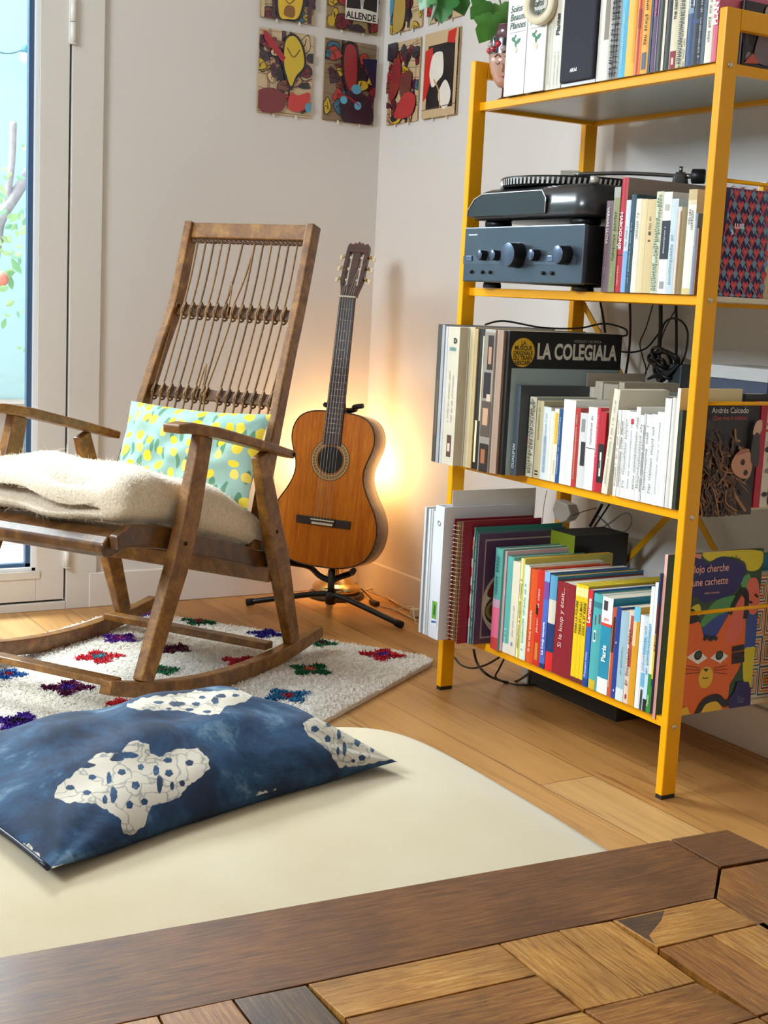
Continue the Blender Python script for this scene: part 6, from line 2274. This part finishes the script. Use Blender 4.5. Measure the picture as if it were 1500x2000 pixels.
bi.build('binding', P(0.3), gt)
ro = MB()
for r0, r1_, col in ((.045, .0475, '#5a2f14'), (.0475, .051, '#c9a25c'), (.051, .060, '#8f6a38'), (.060, .0635, '#c9a25c'), (.0635, .066, '#5a2f14')):
    N_ = 72
    for k in range(N_):
        a0, a1 = 2 * PI * k / N_, 2 * PI * (k + 1) / N_
        ro.color(col if r0 != .051 else ('#7c5a2c' if k % 2 else '#a98a52'))
        ro.quad(*[Vector((SH[0] + r * math.cos(a), SH[1] + r * math.sin(a), .0021)) for r, a in ((r0, a0), (r1_, a0), (r1_, a1), (r0, a1))])
ro.build('rosette', P(0.3, coat=0.4), gt)
bg = MB('#24130d')
bg.box((-.093, .128, .0016), (.093, .153, .0075))
bg.box((-.042, .128, .0075), (.042, .153, .0105))
brg = bg.build('bridge', P(0.35, noise=0.2, nscale=40, coat=0.3), gt, bevel=0.0015)
MB('#efe6cc').box((-.040, .144, .0105), (.040, .1475, .0145)).build('saddle', P(0.4), brg)
MB('#e3d9ba').box((-.036, .131, .0105), (.036, .138, .0125)).build('tie_block', P(0.4), brg)
nk = MB('#ffffff')
Y0n, Y1n = SH[1] + .046, .840
nk._add([Vector(v) for v in ((-.031, Y0n, .0016), (.031, Y0n, .0016), (.026, Y1n, .0016), (-.026, Y1n, .0016), (-.031, Y0n, .0075), (.031, Y0n, .0075), (.026, Y1n, .0075), (-.026, Y1n, .0075))], [(0, 3, 2, 1), (4, 5, 6, 7), (0, 1, 5, 4), (1, 2, 6, 5), (2, 3, 7, 6), (3, 0, 4, 7)], False)
fbm = wood('fingerboard_rosewood', '#1c0d0a', '#38190f', '#4a2417', (30, 2, 2), 0.4, 'Object', 0.2, 0.1, 0.04, 3.0)
fbd = nk.build('fingerboard', fbm, gt, bevel=0.001)
nb = MB('#ffffff', True)
rings = []
for i in range(9):
    t = i / 8
    y = .486 + (Y1n - .486) * t
    w_ = .0305 - .0045 * t
    dp = .021 + (.03 * (1 - t / .12) if t < .12 else 0)
    rings.append([Vector((w_ * math.cos(a), y, .0016 - dp * max(0, math.sin(a)))) for a in [PI * k / 10 for k in range(11)]])
nb.loft(rings, True, True)
nb.build('neck', rose, gt)
scale_len = .65
for k in range(1, 19):
    y = Y1n - scale_len * (1 - 2 ** (-k / 12))
    if y < Y0n + .006:
        break
    t = (y - Y0n) / (Y1n - Y0n)
    w_ = .031 - .005 * t
    MB('#cfc7b4', True).tube([(-w_, y, .0079), (w_, y, .0079)], .0009, 6).build('fret', P(0.25, metal=0.9), gt)
MB('#eee5cb').box((-.026, Y1n, .002), (.026, Y1n + .005, .0105)).build('nut', P(0.4), gt)
# head with two slots, tilted back
HM_ = Matrix.Translation((0, Y1n + .005, .004)) @ Matrix.Rotation(-hd(14), 4, 'X')
hm = MB('#ffffff')
ho = [(-.026, 0), (-.033, .03), (-.036, .06), (-.037, .13), (-.036, .165), (-.033, .172), (-.029, .176), (-.024, .172), (-.018, .172), (-.012, .178), (-.006, .174), (0, .182)]
ho = ho + [(-x, y) for x, y in ho[::-1][1:]]
# build head as frame strips around two slots
xs_ = [-.0245, -.0125, .0125, .0245]
def headslab(z0, z1):
    hm.prism([(-.0245, .035), (-.0375, .05), (-.0375, .145), (-.0245, .145)], z1 - z0, HM_, z0)
    hm.prism([(.0245, .035), (.0375, .05), (.0375, .145), (.0245, .145)], z1 - z0, HM_, z0)
    hm.prism([(-.0125, .035), (-.0125, .145), (.0125, .145), (.0125, .035)], z1 - z0, HM_, z0)
    hm.prism([(-.026, 0), (-.0295, .02), (-.0375, .05), (-.0245, .035), (.0245, .035), (.0375, .05), (.0295, .02), (.026, 0)], z1 - z0, HM_, z0)
    hm.prism([(-.0375, .145)] + [p for p in ho if p[1] > .15] + [(.0375, .145)], z1 - z0, HM_, z0)


headslab(-.018, 0)
headw = wood('guitar_head_wood', '#2c120a', '#4e2415', '#6b3720', (2, 14, 14), 0.35, 'Object', 0.4, 0.2, 0.04, 3.0)
head_o = hm.build('headstock', headw, gt, bevel=0.0012)
for k in range(3):
    y = .055 + k * .037
    for s in (-1, 1):
        tu = MB('#efe8d6', True)
        tu.tube([HM_ @ Vector((s * .0125, y, -.009)), HM_ @ Vector((s * .0245, y, -.009))], .0048, 12)
        tu.build('tuner_roller', P(0.35), head_o)
        tg = MB('#b9a06a', True)
        tg.tube([HM_ @ Vector((s * .0375, y, -.010)), HM_ @ Vector((s * .052, y, -.012))], .002, 8)
        tg.lathe([(.0001, -.004), (.006, -.003), (.006, .003), (.0001, .004)], HM_ @ Matrix.Translation((s * .042, y + .006, -.011)) @ Matrix.Rotation(PI / 2, 4, 'X'), 12, False)
        tg.color('#e3d6b4')
        tg.box((-.004, -.007, -.003), (.004, .007, .003), HM_ @ Matrix.Translation((s * .056, y, -.013)))
        tg.build('tuning_peg', P(0.25, metal=0.6), head_o)
sg = MB('#d9d3c4', True)
for k in range(6):
    x0, x1 = -.027 + k * .0108, -.021 + k * .0084
    sg.tube([(x0, .142, .0150), (x1, Y1n + .003, .0110)], .0005 if k > 2 else .0007, 5)
    s = -1 if k < 3 else 1
    kk = k if k < 3 else 5 - k
    e = HM_ @ Vector((s * (.015 + .002 * kk), .055 + kk * .037, -.004))
    sg.tube([(x1, Y1n + .003, .0110), e], .0005, 5)
sg.build('string', P(0.3), gt)

for ch_ in gt.children_recursive:
    if ch_.type == 'MESH':
        ch_.data.transform(GB)

# ================================================================== GUITAR STAND
M_BLK = P(0.35, noise=0.05, coat=0.2)
hub = atz(672, 1155, .055)
hub = Vector((1.925, 3.505, .0))
st = thing('guitar_stand', 'black tripod guitar stand with padded arms holding the guitar', 'stand', hub)
f1 = atz(484, 1176, .012)
f2 = atz(783, 1220, .012)
q = MB('#121214', True)
top_ = Vector((hub.x, hub.y, .055))
q.tube([top_ + Vector((0, 0, -.025)), top_ + Vector((0, 0, .075))], .011, 14)
q.build('upright', M_BLK, st, world=True)
q = MB('#121214', True)
q.tube([top_ + Vector((0, 0, -.028)), top_ + Vector((0, 0, -.004)), top_ + Vector((0, 0, .010))], [.016, .019, .014], 14)
q.build('hub', M_BLK, st, world=True)
f3 = Vector((hub.x + .055, hub.y + .10, .010))
for f_ in (f1, f2, f3):
    q = MB('#141416', True)
    q.tube(smooth_open([top_, top_.lerp(f_, .25) + Vector((0, 0, .006)), f_]), .0088, 12)
    lg = q.build('leg', M_BLK, st, world=True)
    q = MB('#0b0b0c', True)
    dd = (f_ - top_).normalized()
    q.tube([f_ - dd * .018, f_ + dd * .004], .0108, 12)
    q.build('rubber_foot', P(0.7), lg, world=True)
# cradle arms under the body
def gp(x, y, z):
    return GM @ (Vector((x, y, z)) * GS)


cr = top_ + Vector((0, 0, .07))
for s in (-1, 1):
    q = MB('#0e0e10', True)
    base_ = gp(s * .06, -.012, -.05)
    q.tube(smooth_open([cr + Vector((0, 0, -.03)), cr.lerp(base_, .5) + Vector((0, 0, -.02)), gp(s * .075, -.014, -.09), gp(s * .105, -.004, -.02), gp(s * .128, .006, .022)], 5), .009, 10)
    q.build('cradle_arm', P(0.6, noise=0.1), st, world=True)
q = MB('#121214', True)
q.tube([cr, gp(0, .05, -.115), gp(0, .44, -.118), gp(0, .50, -.10)], .008, 12)
q.build('back_post', M_BLK, st, world=True)
q = MB('#101012', True)
q.tube(smooth_open([gp(-.048, .505, -.02), gp(-.04, .50, -.06), gp(0, .495, -.08), gp(.04, .50, -.06), gp(.052, .506, -.02), gp(.085, .512, -.01)], 4), .0075, 10)
q.build('neck_yoke', P(0.6, noise=0.1), st, world=True)

# ================================================================== LAMP behind the guitar
LP_ = Vector((2.045, 3.690, 0))
lamp = thing('table_lamp', 'small brass based lamp glowing on the floor behind the guitar', 'lamp', LP_)
q = MB('#2a1712', True)
q.lathe([(.001, .0), (.088, .0), (.090, .006), (.086, .014), (.070, .016)], None, 48)
q.build('wooden_foot', P(0.4, noise=0.1, coat=0.3), lamp)
q = MB('#d9bd84', True)
q.lathe([(.075, .016), (.076, .034), (.070, .042), (.058, .046), (.052, .050), (.050, .056), (.038, .062), (.030, .074), (.022, .092), (.015, .104), (.013, .13), (.010, .16), (.010, .24)], None, 48)
q.build('brass_base', P(0.16, metal=1.0, noise=0.05, nscale=12), lamp)
sm, nt, b = newmat('lamp_shade')
b.inputs['Base Color'].default_value = lin('#f3dcb0')
b.inputs['Roughness'].default_value = 0.8
b.inputs['Emission Color'].default_value = lin('#ffb765')
b.inputs['Emission Strength'].default_value = 2.2
q = MB('#ffffff', True)
q.lathe([(.055, .235), (.052, .237), (.050, .375), (.053, .377)], None, 40, False)
q.build('shade', sm, lamp, solid=0.001)
pl_ = bpy.data.lights.new('lamp_bulb', 'POINT')
pl_.energy, pl_.color, pl_.shadow_soft_size = 7.5, (1.0, 0.58, 0.22), 0.035
po_ = bpy.data.objects.new('lamp_bulb', pl_)
C.objects.link(po_)
po_.location = LP_ + Vector((0, 0, .40))
q = MB('#cfa86a', True)
q.lathe([(.0001, .455), (.006, .452), (.008, .444), (.004, .436), (.003, .42)], None, 16)
q.build('finial', P(0.2, metal=1.0), lamp)
# ================================================================== COFFEE TABLE (bottom of the picture)
ZT = 0.40
def T_(x, y, z=ZT):
    return atz(x, y, z)


tw = {}
def twood(name, dark, mid, light, **k):
    return wood(name, dark, mid, light, (1.6, 22, 1), k.get('rough', .34), 'UV', k.get('coat', .12), .38, .35, 5.0)


T1 = twood('table_border_wood', '#4c2808', '#804c1a', '#a66e32')
T2 = twood('table_golden_wood', '#84501a', '#c98a3a', '#e4b468')
T3 = twood('table_brown_wood', '#633812', '#a56929', '#c99147')
T4 = twood('table_burnt_wood', '#2a1a0c', '#5a3c20', '#8f6434')
tcorner = T_(1420, 1621)
ua = (T_(0, 1870.5) - tcorner).normalized()
ub = Vector((ua.y, -ua.x, 0))
if ub.y > 0:
    ub = -ub
table = thing('coffee_table', 'low dark wooden coffee table with a parquet top, nearest the camera', 'table', tcorner + ua * .75 + ub * .45 + Vector((0, 0, -ZT)))


def plank(name, px, mat, along, th=.020, shrink=.0010, world_pts=None, dz=0.0):
    P3 = [Vector(p) for p in (world_pts or [T_(*p) for p in px])]
    c_ = sum(P3, Vector()) / len(P3)
    P3 = [c_ + (p - c_) * (1 - shrink / max((p - c_).length, .01)) for p in P3]
    al = along.normalized()
    ac = Vector((-al.y, al.x, 0))
    a = sum(P3[i].x * P3[(i + 1) % len(P3)].y - P3[(i + 1) % len(P3)].x * P3[i].y for i in range(len(P3)))
    if a < 0:
        P3 = P3[::-1]
    n = len(P3)
    vs = [Vector((p.x, p.y, ZT - th)) for p in P3] + [Vector((p.x, p.y, ZT + dz)) for p in P3]
    fs = [tuple(range(n))[::-1], tuple(range(n, 2 * n))] + [(i, (i + 1) % n, n + (i + 1) % n, n + i) for i in range(n)]
    ro_ = random.uniform(0, 9)
    def uvof(p):
        return (p.dot(al) * 3 + ro_, p.dot(ac) * 3 + ro_ * .7)
    mb = MB('#ffffff')
    mb._add(vs, fs, False, uvs=[[uvof(vs[i]) for i in f] for f in fs])
    return mb.build(name, mat, table, world=True, bevel=0.0006)


# border boards and corner block
plank('border_board', [(1308, 1640), (1405, 1694), (1396, 1753), (975, 1841), (600, 1921), (230, 1999), (-500, 2150), (-500, 1957)], T1, ua)
plank('corner_block', [(1309, 1639.7), (1420, 1621), (1560, 1688), (1500, 1678), (1406, 1694)] and [(1309, 1639.7), (1420, 1621), (1530, 1673), (1407, 1694)], T1, ua, dz=.0008)
plank('border_board', [(1408, 1697), (1532, 1675), (1900, 1850), (2200, 2100), (1720, 1960), (1398, 1753)], T3, ub)
PQ = [([(1195, 1797), (1396, 1754), (1480, 1804), (1285, 1850)], T2, ua, 'burnt'),
      ([(1090, 1816), (1194, 1798), (1360, 1917), (1256, 1945)], T2, ub, 0),
      ([(975, 1842), (1089, 1817), (1255, 1946), (1140, 1972)], T2, ub, 0),
      ([(1286, 1852), (1388, 1827), (1590, 1950), (1481, 1984)], T3, ub, 0),
      ([(1390, 1826), (1481, 1805), (1680, 1925), (1592, 1949)], T2, ub, 0),
      ([(1140, 1973), (1361, 1918), (1480, 1985), (1262, 2050)], T3, ua, 0),
      ([(600, 1922), (975, 1843), (1048, 1903), (672, 1988)], T2, ua, 0),
      ([(673, 1990), (1050, 1905), (1137, 1973), (745, 2068)], T3, ua, 0),
      ([(455, 1951), (598, 1923), (700, 2035), (548, 2075)], T4, ub, 0),
      ([(310, 1982), (453, 1951), (546, 2075), (380, 2120)], T3, ub, 0),
      ([(100, 2027), (308, 1983), (378, 2120), (150, 2180)], T2, ub, 0),
      ([(747, 2070), (1138, 1975), (1260, 2051), (850, 2170)], T2, ua, 0),
      ([(1264, 2051), (1481, 1986), (1600, 2070), (1380, 2150)], T2, ub, 0),
      ([(1483, 1985), (1592, 1951), (1800, 2080), (1700, 2120)], T3, ub, 0),
      ([(1482, 1804), (1490, 1802), (1720, 1961), (1682, 1925)], T3, ub, 0)]
for px, m_, al, fl_ in PQ:
    o = plank('parquet_block', px, m_, al)
    if fl_ == 'burnt':
        # scorch mark on the end of this block
        mk_ = plank('scorch_mark', [(1198, 1797), (1300, 1776), (1296, 1795), (1268, 1830), (1280, 1848)], T4, al, th=.002, shrink=.003, dz=.0003)
core = MB('#2a1a10')
o_ = tcorner
def tq(a, b_, z):
    p = o_ + ua * a + ub * b_
    return Vector((p.x, p.y, z))


M_dk = P(0.5, noise=0.3, nscale=10)
ap = MB('#4a2d18')
b0 = [tq(.012, .012, 0), tq(1.40, .012, 0), tq(1.40, .80, 0), tq(.012, .80, 0)]
ap._add([Vector((p.x, p.y, ZT - .055)) for p in b0] + [Vector((p.x, p.y, ZT - .0203)) for p in b0], [(0, 3, 2, 1), (4, 5, 6, 7), (0, 1, 5, 4), (1, 2, 6, 5), (2, 3, 7, 6), (3, 0, 4, 7)], False)
ap.build('apron', T1, table, world=True)
for a, b_ in ((.02, .02), (1.33, .02), (.02, .73), (1.33, .73)):
    q = [tq(a, b_, 0), tq(a + .06, b_, 0), tq(a + .06, b_ + .06, 0), tq(a, b_ + .06, 0)]
    lg = MB('#4a2d18')
    lg._add([Vector((p.x, p.y, 0)) for p in q] + [Vector((p.x, p.y, ZT - .0555)) for p in q], [(0, 3, 2, 1), (4, 5, 6, 7), (0, 1, 5, 4), (1, 2, 6, 5), (2, 3, 7, 6), (3, 0, 4, 7)], False)
    lg.build('leg', T1, table, world=True)

# ================================================================== PLANT AND FACE POT on the top shelf, trailing leaves
pot = thing('face_pot', 'small ceramic pot shaped as a head with closed eyes and a red flower crown', 'pot', (1.842, 2.637, ZS[0]))
def potpt(x, y):
    return aty(x, y, 2.60)


q = MB('#c79a86', True)
q.lathe([(.010, .030), (.017, .032), (.026, .044), (.035, .062), (.0395, .082), (.041, .10)], None, 36)
q.color('#4a1418')
q.lathe([(.020, 0), (.018, .004), (.008, .010), (.007, .030)], None, 24)
q.color('#1d1a1c')
q.lathe([(.041, .10), (.0415, .118), (.040, .134)], None, 36, False)
q.color('#6a4a50')
q.lathe([(.040, .134), (.036, .138), (.035, .160), (.038, .163), (.037, .165), (.033, .165)], None, 36, False)
pt_o = q.build('body', P(0.22, noise=0.08, coat=0.6), pot)
q = MB('#c4233a', True)
fa = math.atan2(-2.648, -1.85) - .25
for k in range(9):
    a = fa - 1.3 + k * .33
    q.color(['#c4233a', '#b8a0a0', '#a31c2c'][k % 3])
    q.ball((.040 * math.cos(a), .040 * math.sin(a), .110 + .010 * (k % 2)), .008, 10, 6, (1, 1, .9))
q.build('flower_crown', P(0.25, coat=0.6), pot)
q = MB('#1d1412', True)
def onpot(a, z, r=.0):
    # radius of the pot at height z
    prof = [(.030, .010), (.032, .017), (.044, .026), (.062, .035), (.082, .0395), (.10, .041)]
    for (z0, r0), (z1_, r1_) in zip(prof, prof[1:]):
        if z <= z1_:
            rr0 = r0 + (r1_ - r0) * (z - z0) / (z1_ - z0)
            break
    return Vector(((rr0 + .0006) * math.cos(fa + a), (rr0 + .0006) * math.sin(fa + a), z))


for s in (-1, 1):
    q.tube([onpot(s * (.12 + .09 * k), .092 + .005 * math.sin(k * .8)) for k in range(5)], .0013, 6)
    q.tube([onpot(s * (.16 + .07 * k), .080 - .004 * math.sin(k * PI / 4)) for k in range(5)], .0009, 6)
q.color('#b5374a')
q.tube([onpot(-.14, .052), onpot(0, .050), onpot(.14, .052)], .002, 6)
q.color('#b98470')
q.tube([onpot(0, .078), onpot(0, .060)], .0025, 6)
q.build('painted_face', P(0.3, coat=0.5), pot)


def big_leaf(mb, c, U, V, s, cup=.12):
    """lobed ivy-like leaf: U to the tip, V across"""
    W = U.cross(V).normalized()
    prof = [(-.02, .0), (-.16, .20), (-.14, .42), (.02, .52), (.14, .46), (.30, .58), (.44, .50), (.52, .34), (.66, .34), (.80, .20), (1.0, 0)]
    pts = [(a, b_) for a, b_ in prof] + [(a, -b_) for a, b_ in prof[::-1][1:-1]]

    def pp(a, b_):
        return c + U * (a * s) + V * (b_ * s) + W * (-(b_ * b_) * cup * 1.5 * s - cup * s * a * a + .03 * s * math.sin(a * 7 + b_ * 5))
    vs = [pp(a, b_) for a, b_ in pts] + [pp(.28 + (a - .28) * .5, b_ * .5) + W * (.02 * s) for a, b_ in pts] + [pp(.28, 0)]
    n = len(pts)
    fs = [(i, (i + 1) % n, n + (i + 1) % n, n + i) for i in range(n)] + [(n + i, n + (i + 1) % n, 2 * n) for i in range(n)]
    mb._add(vs, fs, True)


M_LEAF = P(0.4, noise=0.25, nscale=45, coat=0.2)
cutt = thing('ivy_plant', 'green leafy cutting growing from the face pot on the top shelf', 'plant', pot.location + Vector((0, 0, .12)))
q = MB('#4f7f2f', True)
pt0 = pot.location + Vector((0, 0, .12))
q.tube(smooth_open([pt0, pt0 + Vector((-.01, .005, .06)), pt0 + Vector((-.02, .02, .12)), pt0 + Vector((.0, .03, .19))]), .0022, 6)
q.tube(smooth_open([pt0 + Vector((0, 0, .04)), pt0 + Vector((-.02, .02, .06)), pt0 + Vector((-.03, .04, .055))]), .0016, 6)
q.build('stem', P(0.5), cutt, world=True)
q = MB('#4a8a35', True)
def lp(x, y, Y=2.63):
    return aty(x, y, Y)


rgt, upv_ = RT.copy(), UP.copy()
for (x, y, ang, s, col) in ((962, 30, -115, .066, '#4f8f37'), (978, 12, -75, .055, '#5c9a3f'), (948, 2, -130, .05, '#3f7d30')):
    a = math.radians(ang)
    U = (rgt * math.cos(a) + upv_ * math.sin(a) + _fw * .2).normalized()
    V = (U.cross(_fw)).normalized()
    V = (V + _fw * .35).normalized()
    q.color(col)
    big_leaf(q, lp(x, y), U, V, s)
q.build('leaves', M_LEAF, cutt, world=True)

hang = thing('trailing_plant', 'green leaves and a pale stem hanging in front of the upper posters', 'plant', lp(868, -60, 3.05))
q = MB('#9fb7a6', True)
q.tube(smooth_open([lp(846, -60, 3.05), lp(850, 0, 3.05), lp(846, 25, 3.05), lp(837, 52, 3.05)]), [.006, .006, .006, .006, .006, .006, .0055, .005, .005, .0045, .004, .004, .0035, .003, .003, .002, .002, .0015, .001][:19], 6)
q.build('stem', P(0.4, coat=0.3), hang, world=True)
q = MB('#3f8a3f', True)
for (x, y, ang, s, col) in ((866, -14, -95, .075, '#3f8a42'), (893, -22, -75, .068, '#357a38'), (838, -16, -120, .050, '#4f9a4a')):
    a = math.radians(ang)
    U = (rgt * math.cos(a) + upv_ * math.sin(a) + _fw * .15).normalized()
    V = (U.cross(_fw)).normalized()
    V = (V - _fw * .3).normalized()
    q.color(col)
    big_leaf(q, lp(x, y, 3.05), U, V, s)
q.build('leaves', M_LEAF, hang, world=True)

# ================================================================== CABLES, PLUGS, SOCKETS
M_CBL = P(0.45, noise=0.03)
def cable(label, pts, r, col, name='cable', k=6, cat='cable', group=None):
    P3 = [Vector(p) for p in pts]
    T = thing(name, label, cat, P3[0], (0, 0, 0), group)
    MB(col, True).tube(smooth_open(P3, k), r, 7).build('cord', M_CBL, T, world=True)
    return T


wx = 2.172
def wp(x, y, X=wx):
    return atx(x, y, X)


cable('black cable looping over the tops of the records', [aty(948, 634, 2.50), aty(985, 627, 2.52), aty(1060, 640, 2.50), aty(1130, 641, 2.46), aty(1180, 632, 2.44), aty(1220, 642, 2.42), aty(1224, 654, 2.42), aty(1212, 657, 2.42)], .0022, '#0e0e10')
cable('straight black cable hanging behind the records from the amplifier', [wp(1172, 588), wp(1178, 620), wp(1182, 650)], .003, '#101214')
cable('dark red brown cable hanging left of the cable knot', [wp(1230, 590), wp(1231, 640), wp(1228, 690), wp(1222, 730)], .003, '#3a1418')
cable('thin black cable curving down to the knot', [wp(1276, 592), wp(1262, 640), wp(1250, 670), wp(1256, 700), wp(1262, 722), wp(1258, 742)], .0016, '#121214')
cable('thick black power cord hanging straight into the cable knot', [wp(1290, 592, 2.15), wp(1290, 640, 2.15), wp(1287, 690, 2.15), wp(1286, 745, 2.15)], .0048, '#0b0b0d')
cable('black power cord right of the thick one', [wp(1320, 592), wp(1321, 640), wp(1320, 700), wp(1312, 730)], .0034, '#0c0c0e')
cable('black cable making a wide arc over the cable knot', [wp(1286, 680, 2.15), wp(1296, 635, 2.15), wp(1312, 622, 2.15), wp(1332, 628, 2.15), wp(1343, 650, 2.15), wp(1339, 690, 2.15), wp(1328, 715, 2.15)], .0024, '#0c0c0e')
cable('thin cable running left from the cable knot to the records', [wp(1208, 686, 2.13), wp(1235, 688, 2.14), wp(1262, 680, 2.15), wp(1280, 660, 2.15), wp(1295, 640, 2.15)], .0022, '#0e0e10')
cable('thin red and black cable pair dropping to the books', [wp(1322, 600), wp(1300, 640), wp(1285, 680), wp(1272, 702), wp(1258, 735)], .0016, '#4a1a1c')
T = thing('cable_knot', 'thick black power cord knotted into a bundle behind the shelf', 'cable', wp(1290, 700, 2.14))
q = MB('#0a0a0c', True)
for k, (a0, rx, ry, cx_, cy_2) in enumerate(((0.2, 30, 14, 1296, 702), (0.9, 26, 18, 1300, 706), (1.6, 24, 13, 1292, 698), (2.3, 28, 20, 1302, 712), (2.9, 22, 12, 1290, 722))):
    pts = []
    for j in range(18):
        a = 2 * PI * j / 17
        u, v = rx * math.cos(a), ry * math.sin(a)
        pts.append(wp(cx_ + u * math.cos(a0 * .5) - v * math.sin(a0 * .5), cy_2 + u * math.sin(a0 * .5) + v * math.cos(a0 * .5), 2.14 + .012 * math.sin(a * 2 + k)))
    q.tube(pts, .0042, 8)
for k in range(5):
    q.tube(smooth_open([wp(1266 + k * 3, 740 - k * 2, 2.14), wp(1290 + k * 2, 730 + k * 2, 2.13), wp(1315 + k * 3, 722 - k * 3, 2.14)]), .0035, 7)
q.build('cord', M_CBL, T, world=True)
T = thing('power_adapter', 'dark grey power adapter behind the right post on the wall', 'adapter', wp(1330, 735, 2.16))
MB('#3b4042').box((-.02, -.022, -.028), (.02, .022, .028)).build('body', P(0.4), T, bevel=0.005)
cable('long thin grey wire hanging between the third and bottom shelf', [wp(1068, 958, 2.16), wp(1062, 990, 2.16), wp(1059, 1022, 2.16)], .001, '#6d7076')
T = thing('plug_socket', 'white angular plug socket block at the back left post under the third shelf', 'socket', wp(1118, 1000, 2.12))
q = MB('#cfc9c0')
q.prism([(0, -.02), (.025, -.028), (.05, -.018), (.066, .0), (.05, .022), (.0, .028), (-.01, .0)], .03, frame((0, .034, 0), (0, -1, 0), (0, 0, 1), (-1, 0, 0)))
q.build('body', P(0.4), T, bevel=0.003)
cable('black cable pair leaning from the plug socket down to the books', [wp(1176, 985, 2.13), wp(1168, 1000, 2.13), wp(1152, 1028, 2.12)], .004, '#0d0d0f')
cable('thin black cable beside the leaning pair', [wp(1190, 985, 2.14), wp(1175, 1008, 2.14), wp(1160, 1030, 2.12)], .0022, '#0d0d0f')
cable('light grey cable looping on the wall above the bottom shelf books', [wp(1158, 1040, 2.15), wp(1190, 1022, 2.16), wp(1215, 1004, 2.17), wp(1230, 1004, 2.175), wp(1233, 1022, 2.175), wp(1220, 1038, 2.175), wp(1200, 1038, 2.17), wp(1182, 1020, 2.16), wp(1168, 1008, 2.15)], .0022, '#a8aaac')
cable('thin brown cable crossing the plug socket', [wp(1094, 1022, 2.10), wp(1125, 1004, 2.10), wp(1165, 992, 2.10)], .0012, '#5a2a1c')
so = thing('wall_socket', 'white double wall socket on the right wall above the bottom shelf', 'socket', wp(1205, 1085, WX - .004))
MB('#dedbd5').box((-.002, -.04, -.04), (.004, .04, .04)).build('plate', P(0.4), so, bevel=0.002)
# loops hanging below the bottom shelf
cable('black cable looping below the bottom shelf onto the floor', [atx(925, 1268, 1.87), atx(932, 1295, 1.87), atx(952, 1318, 1.86), atz(985, 1331, .004), atz(1010, 1330, .004), atx(1036, 1313, 1.90), atx(1050, 1300, 1.93)], .0032, '#0c0c0e')
cable('black cable sagging in a shallow arc from the left post', [atx(888, 1284, 1.88), atx(900, 1298, 1.88), atx(922, 1305, 1.87), atx(950, 1298, 1.87), atx(975, 1284, 1.87)], .0026, '#141416')
cable('black cable crossing the looped one under the bottom shelf', [atx(984, 1288, 1.9), atx(974, 1308, 1.9), atx(968, 1322, 1.89), atz(985, 1332, .004), atz(1020, 1338, .004), atz(1060, 1337, .004)], .0024, '#0c0c0e')
bxs = thing('storage_box', 'black box with white front edge on the floor under the bottom shelf', 'box', (2.095, 2.52, 0))
MB('#2c2b29').box((-.06, -.20, 0.0), (.075, .155, .112)).build('body', P(0.5, noise=0.1), bxs, bevel=0.002)
MB('#d9dbe0').box((-.066, .135, 0.0), (-.0605, .157, .110)).build('edge_strip', P(0.4), bxs, bevel=0.001)
# lamp cords and adaptor along the right skirting
cable('beige lamp cord running along the skirting from the lamp', [LP_ + Vector((.05, -.05, .02)), atz(735, 1150, .015), atz(765, 1172, .01), atz(795, 1188, .006), atz(812, 1196, .006)], .0028, '#d8bf96')
cable('second beige cord on the floor below the first', [atz(745, 1185, .005), atz(770, 1190, .005), atz(800, 1205, .005), atz(818, 1213, .005)], .0028, '#cfb890')
cable('thin cream cord curling up beside the plug on the floor', [atz(765, 1194, .006), aty(790, 1186, 3.36), aty(806, 1186, 3.34), aty(808, 1200, 3.32), atz(812, 1216, .006), atz(822, 1220, .006)], .0018, '#e6dcc4')
cable('dark brown lamp switch cord behind the stand', [atz(705, 1150, .03), atz(718, 1162, .012), atz(735, 1180, .008)], .002, '#2a1510')
T = thing('lamp_switch', 'small dark inline switch lying by the skirting behind the guitar stand', 'switch', atz(731, 1178, .008))
MB('#2a1712').box((-.009, -.02, -.006), (.009, .02, .008)).build('body', P(0.4), T, bevel=0.003)
T = thing('plug', 'cream plug with knotted cord on the floor beside the white binders', 'plug', atz(812, 1196, .014))
MB('#e3d8be').box((-.016, -.012, -.013), (.012, .012, .012)).build('body', P(0.5), T, bevel=0.004)
